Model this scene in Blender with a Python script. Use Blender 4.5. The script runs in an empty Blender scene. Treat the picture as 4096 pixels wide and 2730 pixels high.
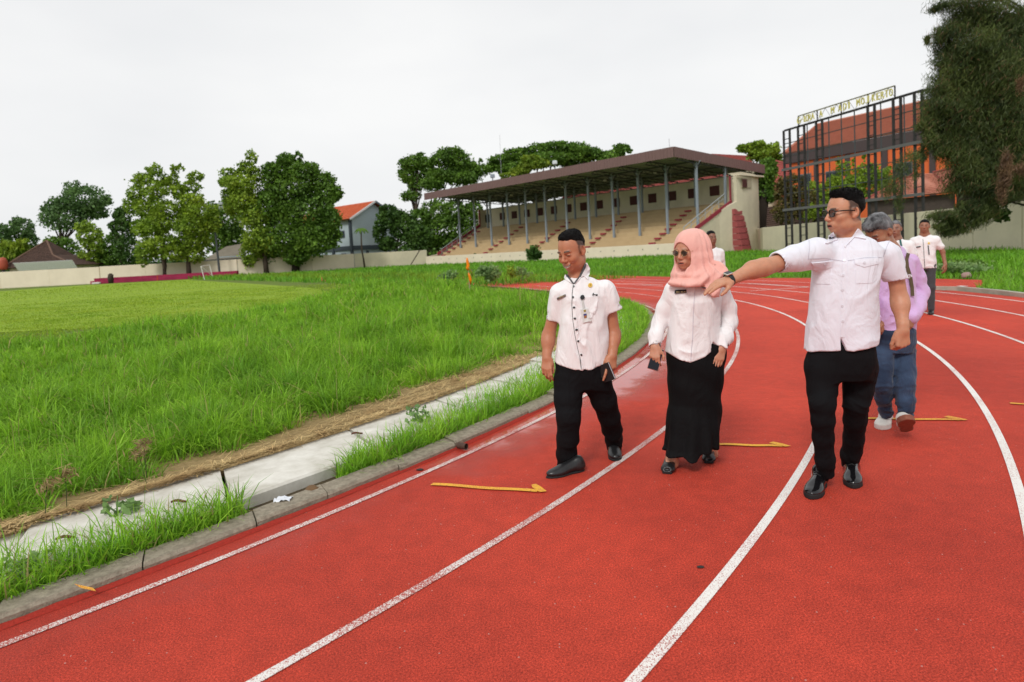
import bpy, bmesh, math, random, time
import numpy as np
from mathutils import Matrix, Vector
from mathutils import geometry as mgeo
rng = np.random.default_rng(7)
random.seed(7)
SC = bpy.context.scene
T00 = time.time()

# ------------------------------------------------------------------ camera
FPX, PITCH, ROLL, CAMH, PCY = 2554.25, 0.06504, -0.05362, 1.49444, 1178.67   # in pixels of a 4096 wide frame
_f = np.array([0, math.cos(PITCH), -math.sin(PITCH)]); _r = np.array([1.0, 0, 0]); _u = np.cross(_r, _f)
_c, _s = math.cos(ROLL), math.sin(ROLL)
CR, CU, CF = _c*_r + _s*_u, -_s*_r + _c*_u, _f
cam_d = bpy.data.cameras.new('camera'); cam = bpy.data.objects.new('camera', cam_d)
SC.collection.objects.link(cam); SC.camera = cam
cam_d.sensor_width = 36; cam_d.sensor_fit = 'HORIZONTAL'; cam_d.lens = FPX/4096*36
cam_d.shift_y = -(1365-PCY)/4096
cam_d.clip_start = 0.05; cam_d.clip_end = 2000
M = Matrix((( CR[0], CU[0], -CF[0], 0), (CR[1], CU[1], -CF[1], 0), (CR[2], CU[2], -CF[2], CAMH), (0, 0, 0, 1)))
cam.matrix_world = M
cam_d.dof.use_dof = True; cam_d.dof.focus_distance = 4.1; cam_d.dof.aperture_fstop = 2.6

# ------------------------------------------------------------------ sky, sun, exposure
def N(nt, kind, **kw):
    n = nt.nodes.new(kind)
    for k, v in kw.items():
        if k == 'op': n.operation = v
        elif hasattr(n, k): setattr(n, k, v)
        else: n.inputs[k.replace('_', ' ')].default_value = v
    return n
SUN_EL, SUN_AZ = math.radians(44), math.radians(205)      # azimuth from +Y, clockwise
w = bpy.data.worlds.new('World'); SC.world = w; w.use_nodes = True
nt = w.node_tree; nt.nodes.clear(); L = nt.links.new
sky = N(nt, 'ShaderNodeTexSky', sky_type='NISHITA'); sky.sun_disc = False
sky.sun_elevation = SUN_EL; sky.sun_rotation = SUN_AZ
tc = N(nt, 'ShaderNodeTexCoord')
mp = N(nt, 'ShaderNodeMapping'); mp.inputs['Scale'].default_value = (1, 1, 2.6)
nz = N(nt, 'ShaderNodeTexNoise'); nz.inputs['Scale'].default_value = 1.7; nz.inputs['Detail'].default_value = 4; nz.inputs['Roughness'].default_value = .5
cr = N(nt, 'ShaderNodeValToRGB')
cr.color_ramp.elements[0].position = .3; cr.color_ramp.elements[0].color = (.69, .70, .715, 1)
cr.color_ramp.elements[1].position = .72; cr.color_ramp.elements[1].color = (.83, .83, .825, 1)
sc_ = N(nt, 'ShaderNodeVectorMath', op='SCALE'); sc_.inputs['Scale'].default_value = .05
add = N(nt, 'ShaderNodeMix', data_type='RGBA'); add.inputs[0].default_value = .93
bg = N(nt, 'ShaderNodeBackground'); bg.inputs['Strength'].default_value = 1.0
out = N(nt, 'ShaderNodeOutputWorld')
L(tc.outputs['Generated'], mp.inputs[0]); L(mp.outputs[0], nz.inputs['Vector']); L(nz.outputs[0], cr.inputs[0])
L(sky.outputs[0], sc_.inputs[0]); L(sc_.outputs[0], add.inputs[6]); L(cr.outputs[0], add.inputs[7])
L(add.outputs[2], bg.inputs[0]); L(bg.outputs[0], out.inputs[0])
sd = bpy.data.lights.new('sun', 'SUN'); sd.energy = 1.5; sd.angle = math.radians(14); sd.color = (1, .97, .92)
sun = bpy.data.objects.new('sun', sd); SC.collection.objects.link(sun)
sun.rotation_euler = (math.pi/2-SUN_EL, 0, math.pi-SUN_AZ)
SC.view_settings.view_transform = 'Standard'; SC.view_settings.look = 'None'
SC.view_settings.exposure = 0.28; SC.view_settings.gamma = 1.0; SC.view_settings.use_curve_mapping = False
try: SC.cycles.max_bounces = 6; SC.cycles.transparent_max_bounces = 8
except Exception: pass

# ------------------------------------------------------------------ helpers
def ray(px, py):
    px = np.asarray(px, float); py = np.asarray(py, float)
    return ((px-2048)/FPX)[..., None]*CR - ((py-PCY)/FPX)[..., None]*CU + CF
def at(px, py, Y):
    d = ray(px, py); w = d*(np.asarray(Y, float)/d[..., 1])[..., None]; w[..., 2] += CAMH; return w
def gnd(px, py, z=0.0):
    d = ray(px, py); k = (z-CAMH)/d[..., 2]; w = d*k[..., None]; w[..., 2] = z; return w
def V(*a): return np.array(a, float)
def unit(v):
    v = np.asarray(v, float); return v/max(np.linalg.norm(v), 1e-9)

ORG = {}
def tag(o, label=None, cat=None, group=None, kind=None):
    if label: o['label'] = label
    if cat: o['category'] = cat
    if group: o['group'] = group
    if kind: o['kind'] = kind
    return o
def thing(name, loc, label, cat, group=None, kind=None):
    o = bpy.data.objects.new(name, None); SC.collection.objects.link(o)
    o.empty_display_size = .2; o.location = [float(x) for x in loc]; ORG[o.name] = np.array(loc, float)
    return tag(o, label, cat, group, kind)
def make_mesh(name, verts, faces, smooth=False):
    """faces: list of tuples or an (n,3)/(n,4) array"""
    me = bpy.data.meshes.new(name)
    verts = np.asarray(verts, np.float32)
    if isinstance(faces, np.ndarray):
        n, k = faces.shape
        me.vertices.add(len(verts)); me.vertices.foreach_set('co', verts.ravel())
        me.loops.add(n*k); me.loops.foreach_set('vertex_index', faces.astype(np.int32).ravel())
        me.polygons.add(n); me.polygons.foreach_set('loop_start', np.arange(n, dtype=np.int32)*k)
        try: me.polygons.foreach_set('loop_total', np.full(n, k, np.int32))
        except Exception: pass
        me.update(calc_edges=True); me.validate()
    else:
        me.from_pydata(verts.tolist(), [], [list(map(int, f)) for f in faces]); me.update()
    if smooth: me.polygons.foreach_set('use_smooth', np.ones(len(me.polygons), bool)); me.update()
    return me
def obj(name, verts, faces, mat, parent=None, smooth=False, bevel=0, solid=0):
    verts = np.asarray(verts, float)
    org = ORG[parent.name] if parent is not None else V(0, 0, 0)
    me = make_mesh(name, verts-org, faces, smooth)
    if mat is not None: me.materials.append(mat)
    o = bpy.data.objects.new(name, me); SC.collection.objects.link(o)
    if parent is not None: o.parent = parent
    ORG[o.name] = org
    if bevel:
        m = o.modifiers.new('bevel', 'BEVEL'); m.width = bevel; m.segments = 1; m.limit_method = 'ANGLE'
    if solid:
        m = o.modifiers.new('solid', 'SOLIDIFY'); m.thickness = solid; m.offset = 0
    return o
class MB:
    def __init__(s): s.v = []; s.f = []
    def add(s, v, f):
        n = len(s.v); s.v.extend([tuple(map(float, x)) for x in v]); s.f.extend([tuple(i+n for i in q) for q in f]); return s
    def hexa(s, p):  # 8 points: bottom 0-3 ccw, top 4-7
        return s.add(p, [(3, 2, 1, 0), (4, 5, 6, 7), (0, 1, 5, 4), (1, 2, 6, 5), (2, 3, 7, 6), (3, 0, 4, 7)])
    def box(s, c, d, ax=None):
        """centre c, full size d, axes ax rows"""
        ax = np.eye(3) if ax is None else np.asarray(ax, float); c = np.asarray(c, float); h = np.asarray(d, float)/2
        P = [c + ax[0]*h[0]*a + ax[1]*h[1]*b + ax[2]*h[2]*e for e in (-1, 1) for a, b in ((-1, -1), (1, -1), (1, 1), (-1, 1))]
        return s.hexa(P)
    def bar(s, a, b, wd, dp=None, up=(0, 0, 1)):
        a = np.asarray(a, float); b = np.asarray(b, float); dp = wd if dp is None else dp
        z = unit(b-a); x = np.cross(up, z)
        if np.linalg.norm(x) < 1e-4: x = np.cross((0, 1, 0), z)
        x = unit(x); y = np.cross(z, x)
        return s.box((a+b)/2, (wd, dp, np.linalg.norm(b-a)), (x, y, z))
    def tube(s, pts, r, seg=6, cap=True):
        pts = [np.asarray(p, float) for p in pts]; rr = r if hasattr(r, '__len__') else [r]*len(pts); n0 = len(s.v)
        up = V(0, 0, 1)
        for i, p in enumerate(pts):
            t = unit(pts[min(i+1, len(pts)-1)]-pts[max(i-1, 0)]); x = np.cross(up, t)
            if np.linalg.norm(x) < .05: x = np.cross(V(0, 1, 0), t)
            x = unit(x); y = np.cross(t, x)
            for k in range(seg):
                a = 2*math.pi*k/seg; s.v.append(tuple(p+rr[i]*(math.cos(a)*x+math.sin(a)*y)))
        for i in range(len(pts)-1):
            for k in range(seg):
                a = n0+i*seg+k; b = n0+i*seg+(k+1) % seg; s.f.append((a, b, b+seg, a+seg))
        if cap:
            s.f.append(tuple(n0+k for k in range(seg))[::-1]); e = n0+(len(pts)-1)*seg; s.f.append(tuple(e+k for k in range(seg)))
        return s
    def prism(s, poly, dv):
        """poly list of 3d points, extruded by vector dv"""
        n = len(poly); P = [np.asarray(p, float) for p in poly]; dv = np.asarray(dv, float)
        return s.add(P+[p+dv for p in P], [tuple(range(n))[::-1], tuple(range(n, 2*n))]+[(i, (i+1) % n, n+(i+1) % n, n+i) for i in range(n)])
    def build(s, name, mat, parent=None, smooth=False, bevel=0):
        return obj(name, s.v, s.f, mat, parent, smooth, bevel)
def share(src, name, parent, offset, rot=None):
    """a copy of a piece (same mesh data) moved by offset (world) under parent"""
    c = src.copy(); SC.collection.objects.link(c); c.parent = parent; c.name = name
    c.location = Vector([float(x) for x in offset]) + src.location
    if rot is not None: c.rotation_euler = rot
    ORG[c.name] = ORG[parent.name] if parent is not None else V(0, 0, 0)
    return c

# ------------------------------------------------------------------ materials
MATS = {}
def mat(name, col, rough=.8, spec=.3, metal=0, noise=None, bump=None, coat=0, sheen=0, trans=0, space='Object'):
    """noise=(scale, amount, colour2) mixes a second base colour; bump=(scale, strength, dist)"""
    if name in MATS: return MATS[name]
    m = bpy.data.materials.new(name); m.use_nodes = True; nt = m.node_tree; b = nt.nodes['Principled BSDF']; L = nt.links.new
    b.inputs['Base Color'].default_value = (*col, 1); b.inputs['Roughness'].default_value = rough
    b.inputs['Specular IOR Level'].default_value = spec; b.inputs['Metallic'].default_value = metal
    b.inputs['Coat Weight'].default_value = coat; b.inputs['Sheen Weight'].default_value = sheen
    tcn = N(nt, 'ShaderNodeTexCoord')
    if noise:
        n = N(nt, 'ShaderNodeTexNoise'); n.inputs['Scale'].default_value = noise[0]; n.inputs['Detail'].default_value = 6; n.inputs['Roughness'].default_value = .62
        if len(noise) > 3:
            mpn = N(nt, 'ShaderNodeMapping'); mpn.inputs['Scale'].default_value = noise[3]; L(tcn.outputs[space], mpn.inputs[0]); L(mpn.outputs[0], n.inputs['Vector'])
        else: L(tcn.outputs[space], n.inputs['Vector'])
        rp = N(nt, 'ShaderNodeValToRGB'); rp.color_ramp.elements[0].position = .35; rp.color_ramp.elements[1].position = .68
        c1 = np.array(col); c2 = np.array(noise[2]); rp.color_ramp.elements[0].color = (*(c1*(1-noise[1])+c2*noise[1]), 1); rp.color_ramp.elements[1].color = (*col, 1)
        L(n.outputs[0], rp.inputs[0]); L(rp.outputs[0], b.inputs['Base Color'])
    if bump:
        n2 = N(nt, 'ShaderNodeTexNoise'); n2.inputs['Scale'].default_value = bump[0]; n2.inputs['Detail'].default_value = 4; L(tcn.outputs[space], n2.inputs['Vector'])
        bp = N(nt, 'ShaderNodeBump'); bp.inputs['Strength'].default_value = bump[1]; bp.inputs['Distance'].default_value = bump[2]
        L(n2.outputs[0], bp.inputs['Height']); L(bp.outputs[0], b.inputs['Normal'])
    MATS[name] = m; return m

def leafy(name, c1, c2, c3=None, scale=.6, trans=.35, rough=.55, fine=None, dry=None):
    """foliage: colour patches by place, light passes through the blades"""
    m = bpy.data.materials.new(name); m.use_nodes = True; nt = m.node_tree; nt.nodes.clear(); L = nt.links.new
    g = N(nt, 'ShaderNodeNewGeometry')
    n = N(nt, 'ShaderNodeTexNoise'); n.inputs['Scale'].default_value = scale; n.inputs['Detail'].default_value = 5; n.inputs['Roughness'].default_value = .6
    L(g.outputs['Position'], n.inputs['Vector'])
    rp = N(nt, 'ShaderNodeValToRGB'); e = rp.color_ramp.elements
    e[0].position = .36; e[0].color = (*c1, 1); e[1].position = .62; e[1].color = (*c2, 1)
    if c3: x = e.new(.75); x.color = (*c3, 1)
    L(n.outputs[0], rp.inputs[0])
    # each leaf a little lighter or darker
    mx = N(nt, 'ShaderNodeMix', data_type='RGBA'); mx.blend_type = 'MULTIPLY'; mx.inputs[0].default_value = 1
    rp2 = N(nt, 'ShaderNodeMapRange'); rp2.inputs['To Min'].default_value = .62; rp2.inputs['To Max'].default_value = 1.35
    L(g.outputs['Random Per Island'], rp2.inputs[0]); L(rp2.outputs[0], mx.inputs[7]); L(rp.outputs[0], mx.inputs[6])
    col = mx.outputs[2]
    if dry:
        gt = N(nt, 'ShaderNodeMath', op='GREATER_THAN'); gt.inputs[1].default_value = 1-dry[0]
        ml = N(nt, 'ShaderNodeMath', op='MULTIPLY'); ml.inputs[1].default_value = 7.31
        fr = N(nt, 'ShaderNodeMath', op='FRACT'); L(g.outputs['Random Per Island'], ml.inputs[0]); L(ml.outputs[0], fr.inputs[0]); L(fr.outputs[0], gt.inputs[0])
        mx2 = N(nt, 'ShaderNodeMix', data_type='RGBA'); mx2.inputs[7].default_value = (*dry[1], 1); L(gt.outputs[0], mx2.inputs[0]); L(col, mx2.inputs[6]); col = mx2.outputs[2]
    d = N(nt, 'ShaderNodeBsdfDiffuse'); t = N(nt, 'ShaderNodeBsdfTranslucent'); gl = N(nt, 'ShaderNodeBsdfGlossy'); gl.inputs['Roughness'].default_value = rough
    gl.inputs['Color'].default_value = (1, 1, 1, 1)
    m1 = N(nt, 'ShaderNodeMixShader'); m1.inputs[0].default_value = trans; m2 = N(nt, 'ShaderNodeMixShader'); m2.inputs[0].default_value = .018
    o = N(nt, 'ShaderNodeOutputMaterial')
    L(col, d.inputs[0]); L(col, t.inputs[0]); L(d.outputs[0], m1.inputs[1]); L(t.outputs[0], m1.inputs[2]); L(m1.outputs[0], m2.inputs[1]); L(gl.outputs[0], m2.inputs[2]); L(m2.outputs[0], o.inputs[0])
    return m
def fbm(P, octv=3, seed=0):
    """value noise in numpy, P (n,3) -> (n,), about -1..1"""
    P = np.asarray(P, float); out = np.zeros(len(P)); amp = 1; tot = 0
    for o in range(octv):
        Q = P*(2**o)+seed*17.3+o*5.1; I = np.floor(Q).astype(np.int64); Fr = Q-I; Fr = Fr*Fr*(3-2*Fr); val = np.zeros(len(P))
        for dx in (0, 1):
            for dy in (0, 1):
                for dz in (0, 1):
                    h = (I[:, 0]+dx)*374761393+(I[:, 1]+dy)*668265263+(I[:, 2]+dz)*2147483647
                    h = (h ^ (h >> 13))*1274126177; h = (h ^ (h >> 16)) & 0xffff
                    wgt = (Fr[:, 0] if dx else 1-Fr[:, 0])*(Fr[:, 1] if dy else 1-Fr[:, 1])*(Fr[:, 2] if dz else 1-Fr[:, 2])
                    val += wgt*(h/32767.5-1)
        out += amp*val; tot += amp; amp *= .5
    return out/tot
# ------------------------------------------------------------------ ground, track, kerb
def spline(pts, step):
    """Catmull-Rom through 2d points, resampled at about step metres"""
    P = np.array(pts, float); P = np.vstack([2*P[0]-P[1], P, 2*P[-1]-P[-2]]); out = []
    for i in range(1, len(P)-2):
        a, b, c, d = P[i-1:i+3]
        for t in np.linspace(0, 1, 24, endpoint=False):
            out.append(.5*((2*b)+(-a+c)*t+(2*a-5*b+4*c-d)*t*t+(-a+3*b-3*c+d)*t**3))
    out.append(P[-2]); out = np.array(out); s = np.r_[0, np.cumsum(np.hypot(*np.diff(out, axis=0).T))]
    n = max(2, int(s[-1]/step)); q = np.linspace(0, s[-1], n); return np.c_[np.interp(q, s, out[:, 0]), np.interp(q, s, out[:, 1])], q
def normals2(P):
    t = np.gradient(P, axis=0); t /= np.hypot(*t.T)[:, None]; return np.c_[t[:, 1], -t[:, 0]], t
CX, CY = -8.99457, 17.46769
def _rad(t): u_ = t-.1; return 11.88857-1.41927*u_+.53944*u_**2-.93152*u_**3
KERB = [(CX+_rad(t)*math.cos(t), CY+_rad(t)*math.sin(t)) for t in np.arange(-1.5, .11, .05)]+[(2.55, 20.0), (2.05, 21.5), (1.2, 24), (-.2, 27.5), (-3.2, 34), (-8, 42.5), (-16, 55), (-30, 76), (-50, 106)]
KP, KS = spline(KERB, .12)
KN, KT = normals2(KP)
_q = KP-np.array([CX, CY]); _q /= np.hypot(*_q.T)[:, None]; _w = np.clip((KP[:, 1]-18)/9, 0, 1)[:, None]; KN = KN*_w+_q*(1-_w)   # lanes are spaced along the bend's radii
def soff(off, P=None):
    return KP+KN*np.asarray(off)[..., None] if np.ndim(off) else KP+KN*off
def strip(name, o1, o2, i1, i2, z, mt, parent=None, dz=0.0):
    a = (KP+KN*o1)[i1:i2]; b = (KP+KN*o2)[i1:i2]; n = len(a)
    v = np.r_[np.c_[a, np.full(n, z)], np.c_[b, np.full(n, z+dz)]]
    f = np.array([(i, i+n, i+n+1, i+1) for i in range(n-1)])
    return obj(name, v, f, mt, parent)
def kidx(x, y): return int(np.argmin(np.hypot(KP[:, 0]-x, KP[:, 1]-y)))

# --- track surface: red rubber granules, patchily wet beside the kerb
def track_mat():
    m = bpy.data.materials.new('red_rubber_track'); m.use_nodes = True; nt = m.node_tree; b = nt.nodes['Principled BSDF']; L = nt.links.new
    g = N(nt, 'ShaderNodeNewGeometry'); P = g.outputs['Position']
    def noise(sc, det=3, r=.5):
        n = N(nt, 'ShaderNodeTexNoise'); n.inputs['Scale'].default_value = sc; n.inputs['Detail'].default_value = det; n.inputs['Roughness'].default_value = r; L(P, n.inputs['Vector']); return n.outputs[0]
    def ramp(v, a, b_, c1, c2):
        r = N(nt, 'ShaderNodeValToRGB'); r.color_ramp.elements[0].position = a; r.color_ramp.elements[1].position = b_
        r.color_ramp.elements[0].color = (*c1, 1); r.color_ramp.elements[1].color = (*c2, 1); L(v, r.inputs[0]); return r.outputs[0]
    def mix(f, a, b_, mode='MIX'):
        x = N(nt, 'ShaderNodeMix', data_type='RGBA'); x.blend_type = mode
        for s, v in ((0, f), (6, a), (7, b_)):
            if isinstance(v, (int, float)): x.inputs[s].default_value = v
            elif isinstance(v, tuple): x.inputs[s].default_value = (*v, 1)
            else: L(v, x.inputs[s])
        return x.outputs[2]
    def m1(op, a, b_=None, c=None):
        x = N(nt, 'ShaderNodeMath', op=op)
        for s, v in ((0, a), (1, b_), (2, c)):
            if v is None: continue
            if isinstance(v, (int, float)): x.inputs[s].default_value = v
            else: L(v, x.inputs[s])
        return x.outputs[0]
    big = noise(.55, 4); mid = noise(9, 4, .6); fine = noise(190, 3, .7); fine2 = noise(420, 2, .6)
    base = ramp(big, .35, .7, (.56, .054, .029), (.70, .074, .038))
    base = mix(1.0, base, ramp(noise(.22, 5, .7), .35, .65, (.84, .84, .86), (1.08, 1.08, 1.06)), 'MULTIPLY')
    base = mix(1.0, base, ramp(mid, .3, .7, (.86, .86, .86), (1.07, 1.07, 1.07)), 'MULTIPLY')
    base = mix(1.0, base, ramp(fine, .36, .62, (.50, .42, .42), (1.30, 1.32, 1.30)), 'MULTIPLY')
    base = mix(1.0, base, ramp(noise(110, 3, .75), .38, .60, (.66, .58, .57), (1.20, 1.22, 1.20)), 'MULTIPLY')
    # pale scattered grains and dark gaps
    vo = N(nt, 'ShaderNodeTexVoronoi'); vo.inputs['Scale'].default_value = 26; L(P, vo.inputs['Vector'])
    spk = m1('LESS_THAN', vo.outputs['Distance'], .085)
    sep = N(nt, 'ShaderNodeSeparateColor'); L(vo.outputs['Color'], sep.inputs[0])
    spk = m1('MULTIPLY', spk, m1('GREATER_THAN', sep.outputs[0], .72)); base = mix(m1('MULTIPLY', spk, .7), base, (.62, .45, .40))
    # wetness: an attribute on the mesh, broken up by noise
    at_ = N(nt, 'ShaderNodeAttribute'); at_.attribute_name = 'wet'; wet = at_.outputs['Fac']
    wn = m1('ADD', wet, m1('MULTIPLY', m1('SUBTRACT', noise(2.2, 6, .65), .5), .9))
    wn = m1('ADD', wn, m1('MULTIPLY', m1('SUBTRACT', fine, .5), .55))
    damp = N(nt, 'ShaderNodeMapRange'); damp.inputs['From Min'].default_value = .3; damp.inputs['From Max'].default_value = .75; L(wn, damp.inputs[0])
    pool = N(nt, 'ShaderNodeMapRange'); pool.inputs['From Min'].default_value = .72; pool.inputs['From Max'].default_value = .98; L(wn, pool.inputs[0])
    base = mix(m1('MULTIPLY', damp.outputs[0], .45), base, (.34, .03, .022))
    L(base, b.inputs['Base Color'])
    rg = N(nt, 'ShaderNodeMapRange'); rg.inputs['To Min'].default_value = .78; rg.inputs['To Max'].default_value = .34; L(damp.outputs[0], rg.inputs[0])
    rg2 = m1('MULTIPLY', rg.outputs[0], m1('SUBTRACT', 1.0, m1('MULTIPLY', pool.outputs[0], .92))); L(rg2, b.inputs['Roughness'])
    sp = m1('ADD', .28, m1('MULTIPLY', pool.outputs[0], .3)); L(sp, b.inputs['Specular IOR Level'])
    bp = N(nt, 'ShaderNodeBump'); bp.inputs['Distance'].default_value = .007
    st = m1('MULTIPLY', .75, m1('SUBTRACT', 1.0, pool.outputs[0])); L(st, bp.inputs['Strength'])
    L(m1('ADD', fine, m1('MULTIPLY', fine2, .6)), bp.inputs['Height']); L(bp.outputs[0], b.inputs['Normal'])
    return m
TRACK = track_mat()
def paint_mat(name, col, wear=.5):
    """worn paint: red granules show through in the pits"""
    m = bpy.data.materials.new(name); m.use_nodes = True; nt = m.node_tree; b = nt.nodes['Principled BSDF']; L = nt.links.new
    g = N(nt, 'ShaderNodeNewGeometry')
    n = N(nt, 'ShaderNodeTexNoise'); n.inputs['Scale'].default_value = 170; n.inputs['Detail'].default_value = 3; n.inputs['Roughness'].default_value = .7; L(g.outputs[0], n.inputs['Vector'])
    n2 = N(nt, 'ShaderNodeTexNoise'); n2.inputs['Scale'].default_value = 1.6; n2.inputs['Detail'].default_value = 4; L(g.outputs[0], n2.inputs['Vector'])
    ad = N(nt, 'ShaderNodeMath', op='MULTIPLY_ADD'); ad.inputs[1].default_value = .35; L(n2.outputs[0], ad.inputs[0]); L(n.outputs[0], ad.inputs[2])
    rp = N(nt, 'ShaderNodeValToRGB'); rp.color_ramp.elements[0].position = .40+.30*wear; rp.color_ramp.elements[1].position = .48+.31*wear
    rp.color_ramp.elements[0].color = (.36, .05, .035, 1); rp.color_ramp.elements[1].color = (*col, 1)
    L(ad.outputs[0], rp.inputs[0]); L(rp.outputs[0], b.inputs['Base Color']); b.inputs['Roughness'].default_value = .75
    bp = N(nt, 'ShaderNodeBump'); bp.inputs['Distance'].default_value = .003; bp.inputs['Strength'].default_value = .6; L(n.outputs[0], bp.inputs['Height']); L(bp.outputs[0], b.inputs['Normal'])
    return m
WHITE = paint_mat('white_line_paint', (.78, .76, .72), .50); WHITE2 = paint_mat('worn_white_line_paint', (.74, .72, .68), .74); YEL = paint_mat('yellow_paint', (.80, .42, .03), .62)

# track sheet: from the kerb out to 8.3 m, fine near the camera
offs = np.r_[0, .1, .25, .45, .7, 1.0, 1.4, 1.9, 2.6, 3.6, 5, 6.6, 7.64]
I1, I2 = 0, len(KP)
rows = [KP+KN*o for o in offs]
TV = np.concatenate([np.c_[r_, np.full(len(r_), 0.0)] for r_ in rows])
n = len(KP)
TF = np.array([(j*n+i, (j+1)*n+i, (j+1)*n+i+1, j*n+i+1) for j in range(len(offs)-1) for i in range(n-1)])
track = obj('running_track', TV, TF, TRACK); tag(track, kind='structure')
def wet_at(XY):
    D = np.hypot(XY[:, None, 0]-KP[None, ::4, 0], XY[:, None, 1]-KP[None, ::4, 1]); k = D.argmin(1); d = D.min(1); y = KP[::4][k, 1]
    w_ = np.zeros(len(XY))
    # (y along the kerb, reach over the track, strength)
    w_ = np.maximum(w_, np.clip(1.22-d/.72, 0, 1.1)*np.interp(y, [4.1, 4.6, 5.2, 6.0, 6.8], [0, .8, 1.1, 1.1, .9]))
    w_ = np.maximum(w_, np.clip(1.35-d/1.0, 0, 1.1)*np.interp(y, [5.9, 6.5, 7.4, 8.4, 9.2, 10.5], [0, .9, 1.1, 1.05, .8, 0]))
    w_ = np.maximum(w_, np.clip(.80-d/1.0, 0, .60)*np.interp(y, [-2, 3.8, 5], [1, 1, .3]))
    w_ = np.maximum(w_, np.clip(1.1-d/.45, 0, .8)*np.interp(y, [9.5, 11, 15, 17], [0, .8, .8, 0]))
    return w_
wl = wet_at(TV[:, :2]); a_ = track.data.attributes.new('wet', 'FLOAT', 'POINT'); a_.data.foreach_set('value', wl.astype(np.float32))
# outer red apron on the far side of the bend
apr = [(9.6, 17.6), (11.0, 15.2), (11.9, 16.1), (13.5, 18.2), (13.2, 19.4), (10.7, 23.5), (7.3, 28.1), (5.4, 30.6), (-3, 41), (-11, 54), (-20, 68), (-27, 74), (-20, 60), (-6, 38.5), (3.5, 27.5), (7.5, 22.5)]
# the real apron is one polygon 4 mm under the lanes
ap = obj('track_apron', [(x, y, -.004) for x, y in apr], [tuple(range(len(apr)))], TRACK); tag(ap, kind='structure')

# soil under everything
soil = mat('soil_under_grass', (.12, .20, .03), .95, .1, noise=(.9, .55, (.12, .09, .035)), bump=(7, .5, .03))
g_ = 900.0
ground = obj('ground', [(-g_, -g_, -.03), (g_, -g_, -.03), (g_, g_, -.03), (-g_, g_, -.03)], [(0, 1, 2, 3)], soil); tag(ground, kind='structure')

# lane lines
LW = .05; L1 = .157; SP = 1.165
iA = 0; far = kidx(1.2, 24)
for k in range(7):
    o = L1+k*SP
    e = kidx(-8, 42) if k > 2 else kidx(-.2, 27.5)
    if k == 6: a, e = kidx(2.8, 12.3)-4, kidx(1.2, 24)
    else: a = iA
    lw = LW if k else .048
    ln = strip('lane_line', o-lw/2, o+lw/2, a, e, .004, WHITE2 if k < 2 else WHITE); tag(ln, kind='structure')
# a few extra far markings that cross the lanes
def flat(name, pts, mt, z=.004, kind='structure', parent=None, width=None):
    if width:
        P = np.array(pts, float); T = np.gradient(P, axis=0); T /= np.hypot(*T.T)[:, None]; Nn = np.c_[-T[:, 1], T[:, 0]]; W = np.asarray(width)/2
        W = W[:, None] if np.ndim(W) else W
        a, b = P+Nn*W, P-Nn*W; n = len(P)
        o = obj(name, np.r_[np.c_[a, np.full(n, z)], np.c_[b, np.full(n, z)]], [(i+n, i+n+1, i+1, i) for i in range(n-1)], mt, parent)
    else: o = obj(name, [(x, y, z) for x, y in pts], [tuple(range(len(pts)))], mt, parent)
    if kind and parent is None: tag(o, kind=kind)
    return o
def G2(pts): return [tuple(gnd(x, y)[:2]) for x, y in pts]
flat('lane_line', G2([(3000, 1166), (3080, 1160), (3160, 1155), (3235, 1150)]), WHITE, .008, width=.07)
flat('lane_line', G2([(2990, 1136), (3080, 1141), (3160, 1146), (3235, 1149)]), WHITE, .008, width=.07)
flat('lane_line', G2([(3745, 1156.5), (3780, 1155), (3818, 1157)]), WHITE, .008, width=.16)
flat('lane_line', G2([(3772, 1163), (3800, 1160.5), (3824, 1159)]), WHITE, .012, width=.1)
flat('lane_line', G2([(3832, 1145), (3846, 1145.5), (3862, 1147)]), WHITE, .004, width=.16)
flat('lane_line', G2([(2460, 1136), (2560, 1137), (2650, 1142)]), WHITE, .008, width=.08)

# yellow hand-sprayed arrows across the lanes
def arrow(a, b, h1, h2, wd, label):
    A, B = np.array(G2([a])[0]), np.array(G2([b])[0]); H1, H2 = np.array(G2([h1])[0]), np.array(G2([h2])[0])
    d = unit(B-A); nn = V(-d[1], d[0])
    ts = np.linspace(0, 1, 18); wob = .006*np.sin(ts*9)
    pts = [A+(B-A)*t+nn*wv for t, wv in zip(ts, wob)]
    mb = MB(); P = np.array(pts); W = wd/2
    top = [(*(p+nn*W), .008) for p in P]; bot = [(*(p-nn*W), .008) for p in P]; n = len(P)
    mb.add(top+bot, [(i+n, i+n+1, i+1, i) for i in range(n-1)])
    q = [B+nn*W, B+d*.05-nn*W*.2, B-nn*W, H2-d*.0, H2, H1, ]
    mb.add([(*x, .0095) for x in (B+d*.02-nn*W, B+d*.06, (B+H2)/2+d*.03+nn*.01, H2+d*.005, H1, (B+H1)/2-d*.01)], [(0, 1, 2, 3, 4, 5)])
    o = mb.build('lane_arrow', YEL); tag(o, kind='structure'); return o
arrow((1727, 1941), (2150, 1969), (2125, 1946), (2140, 1941), .042, '')
arrow((2878, 1781), (3128, 1788), (3076, 1777), (3090, 1772), .045, '')
arrow((3470, 1677), (3838, 1683), (3775, 1673), (3790, 1668), .045, '')
arrow((4040, 1617), (4130, 1621), (4160, 1612), (4170, 1608), .045, '')

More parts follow.
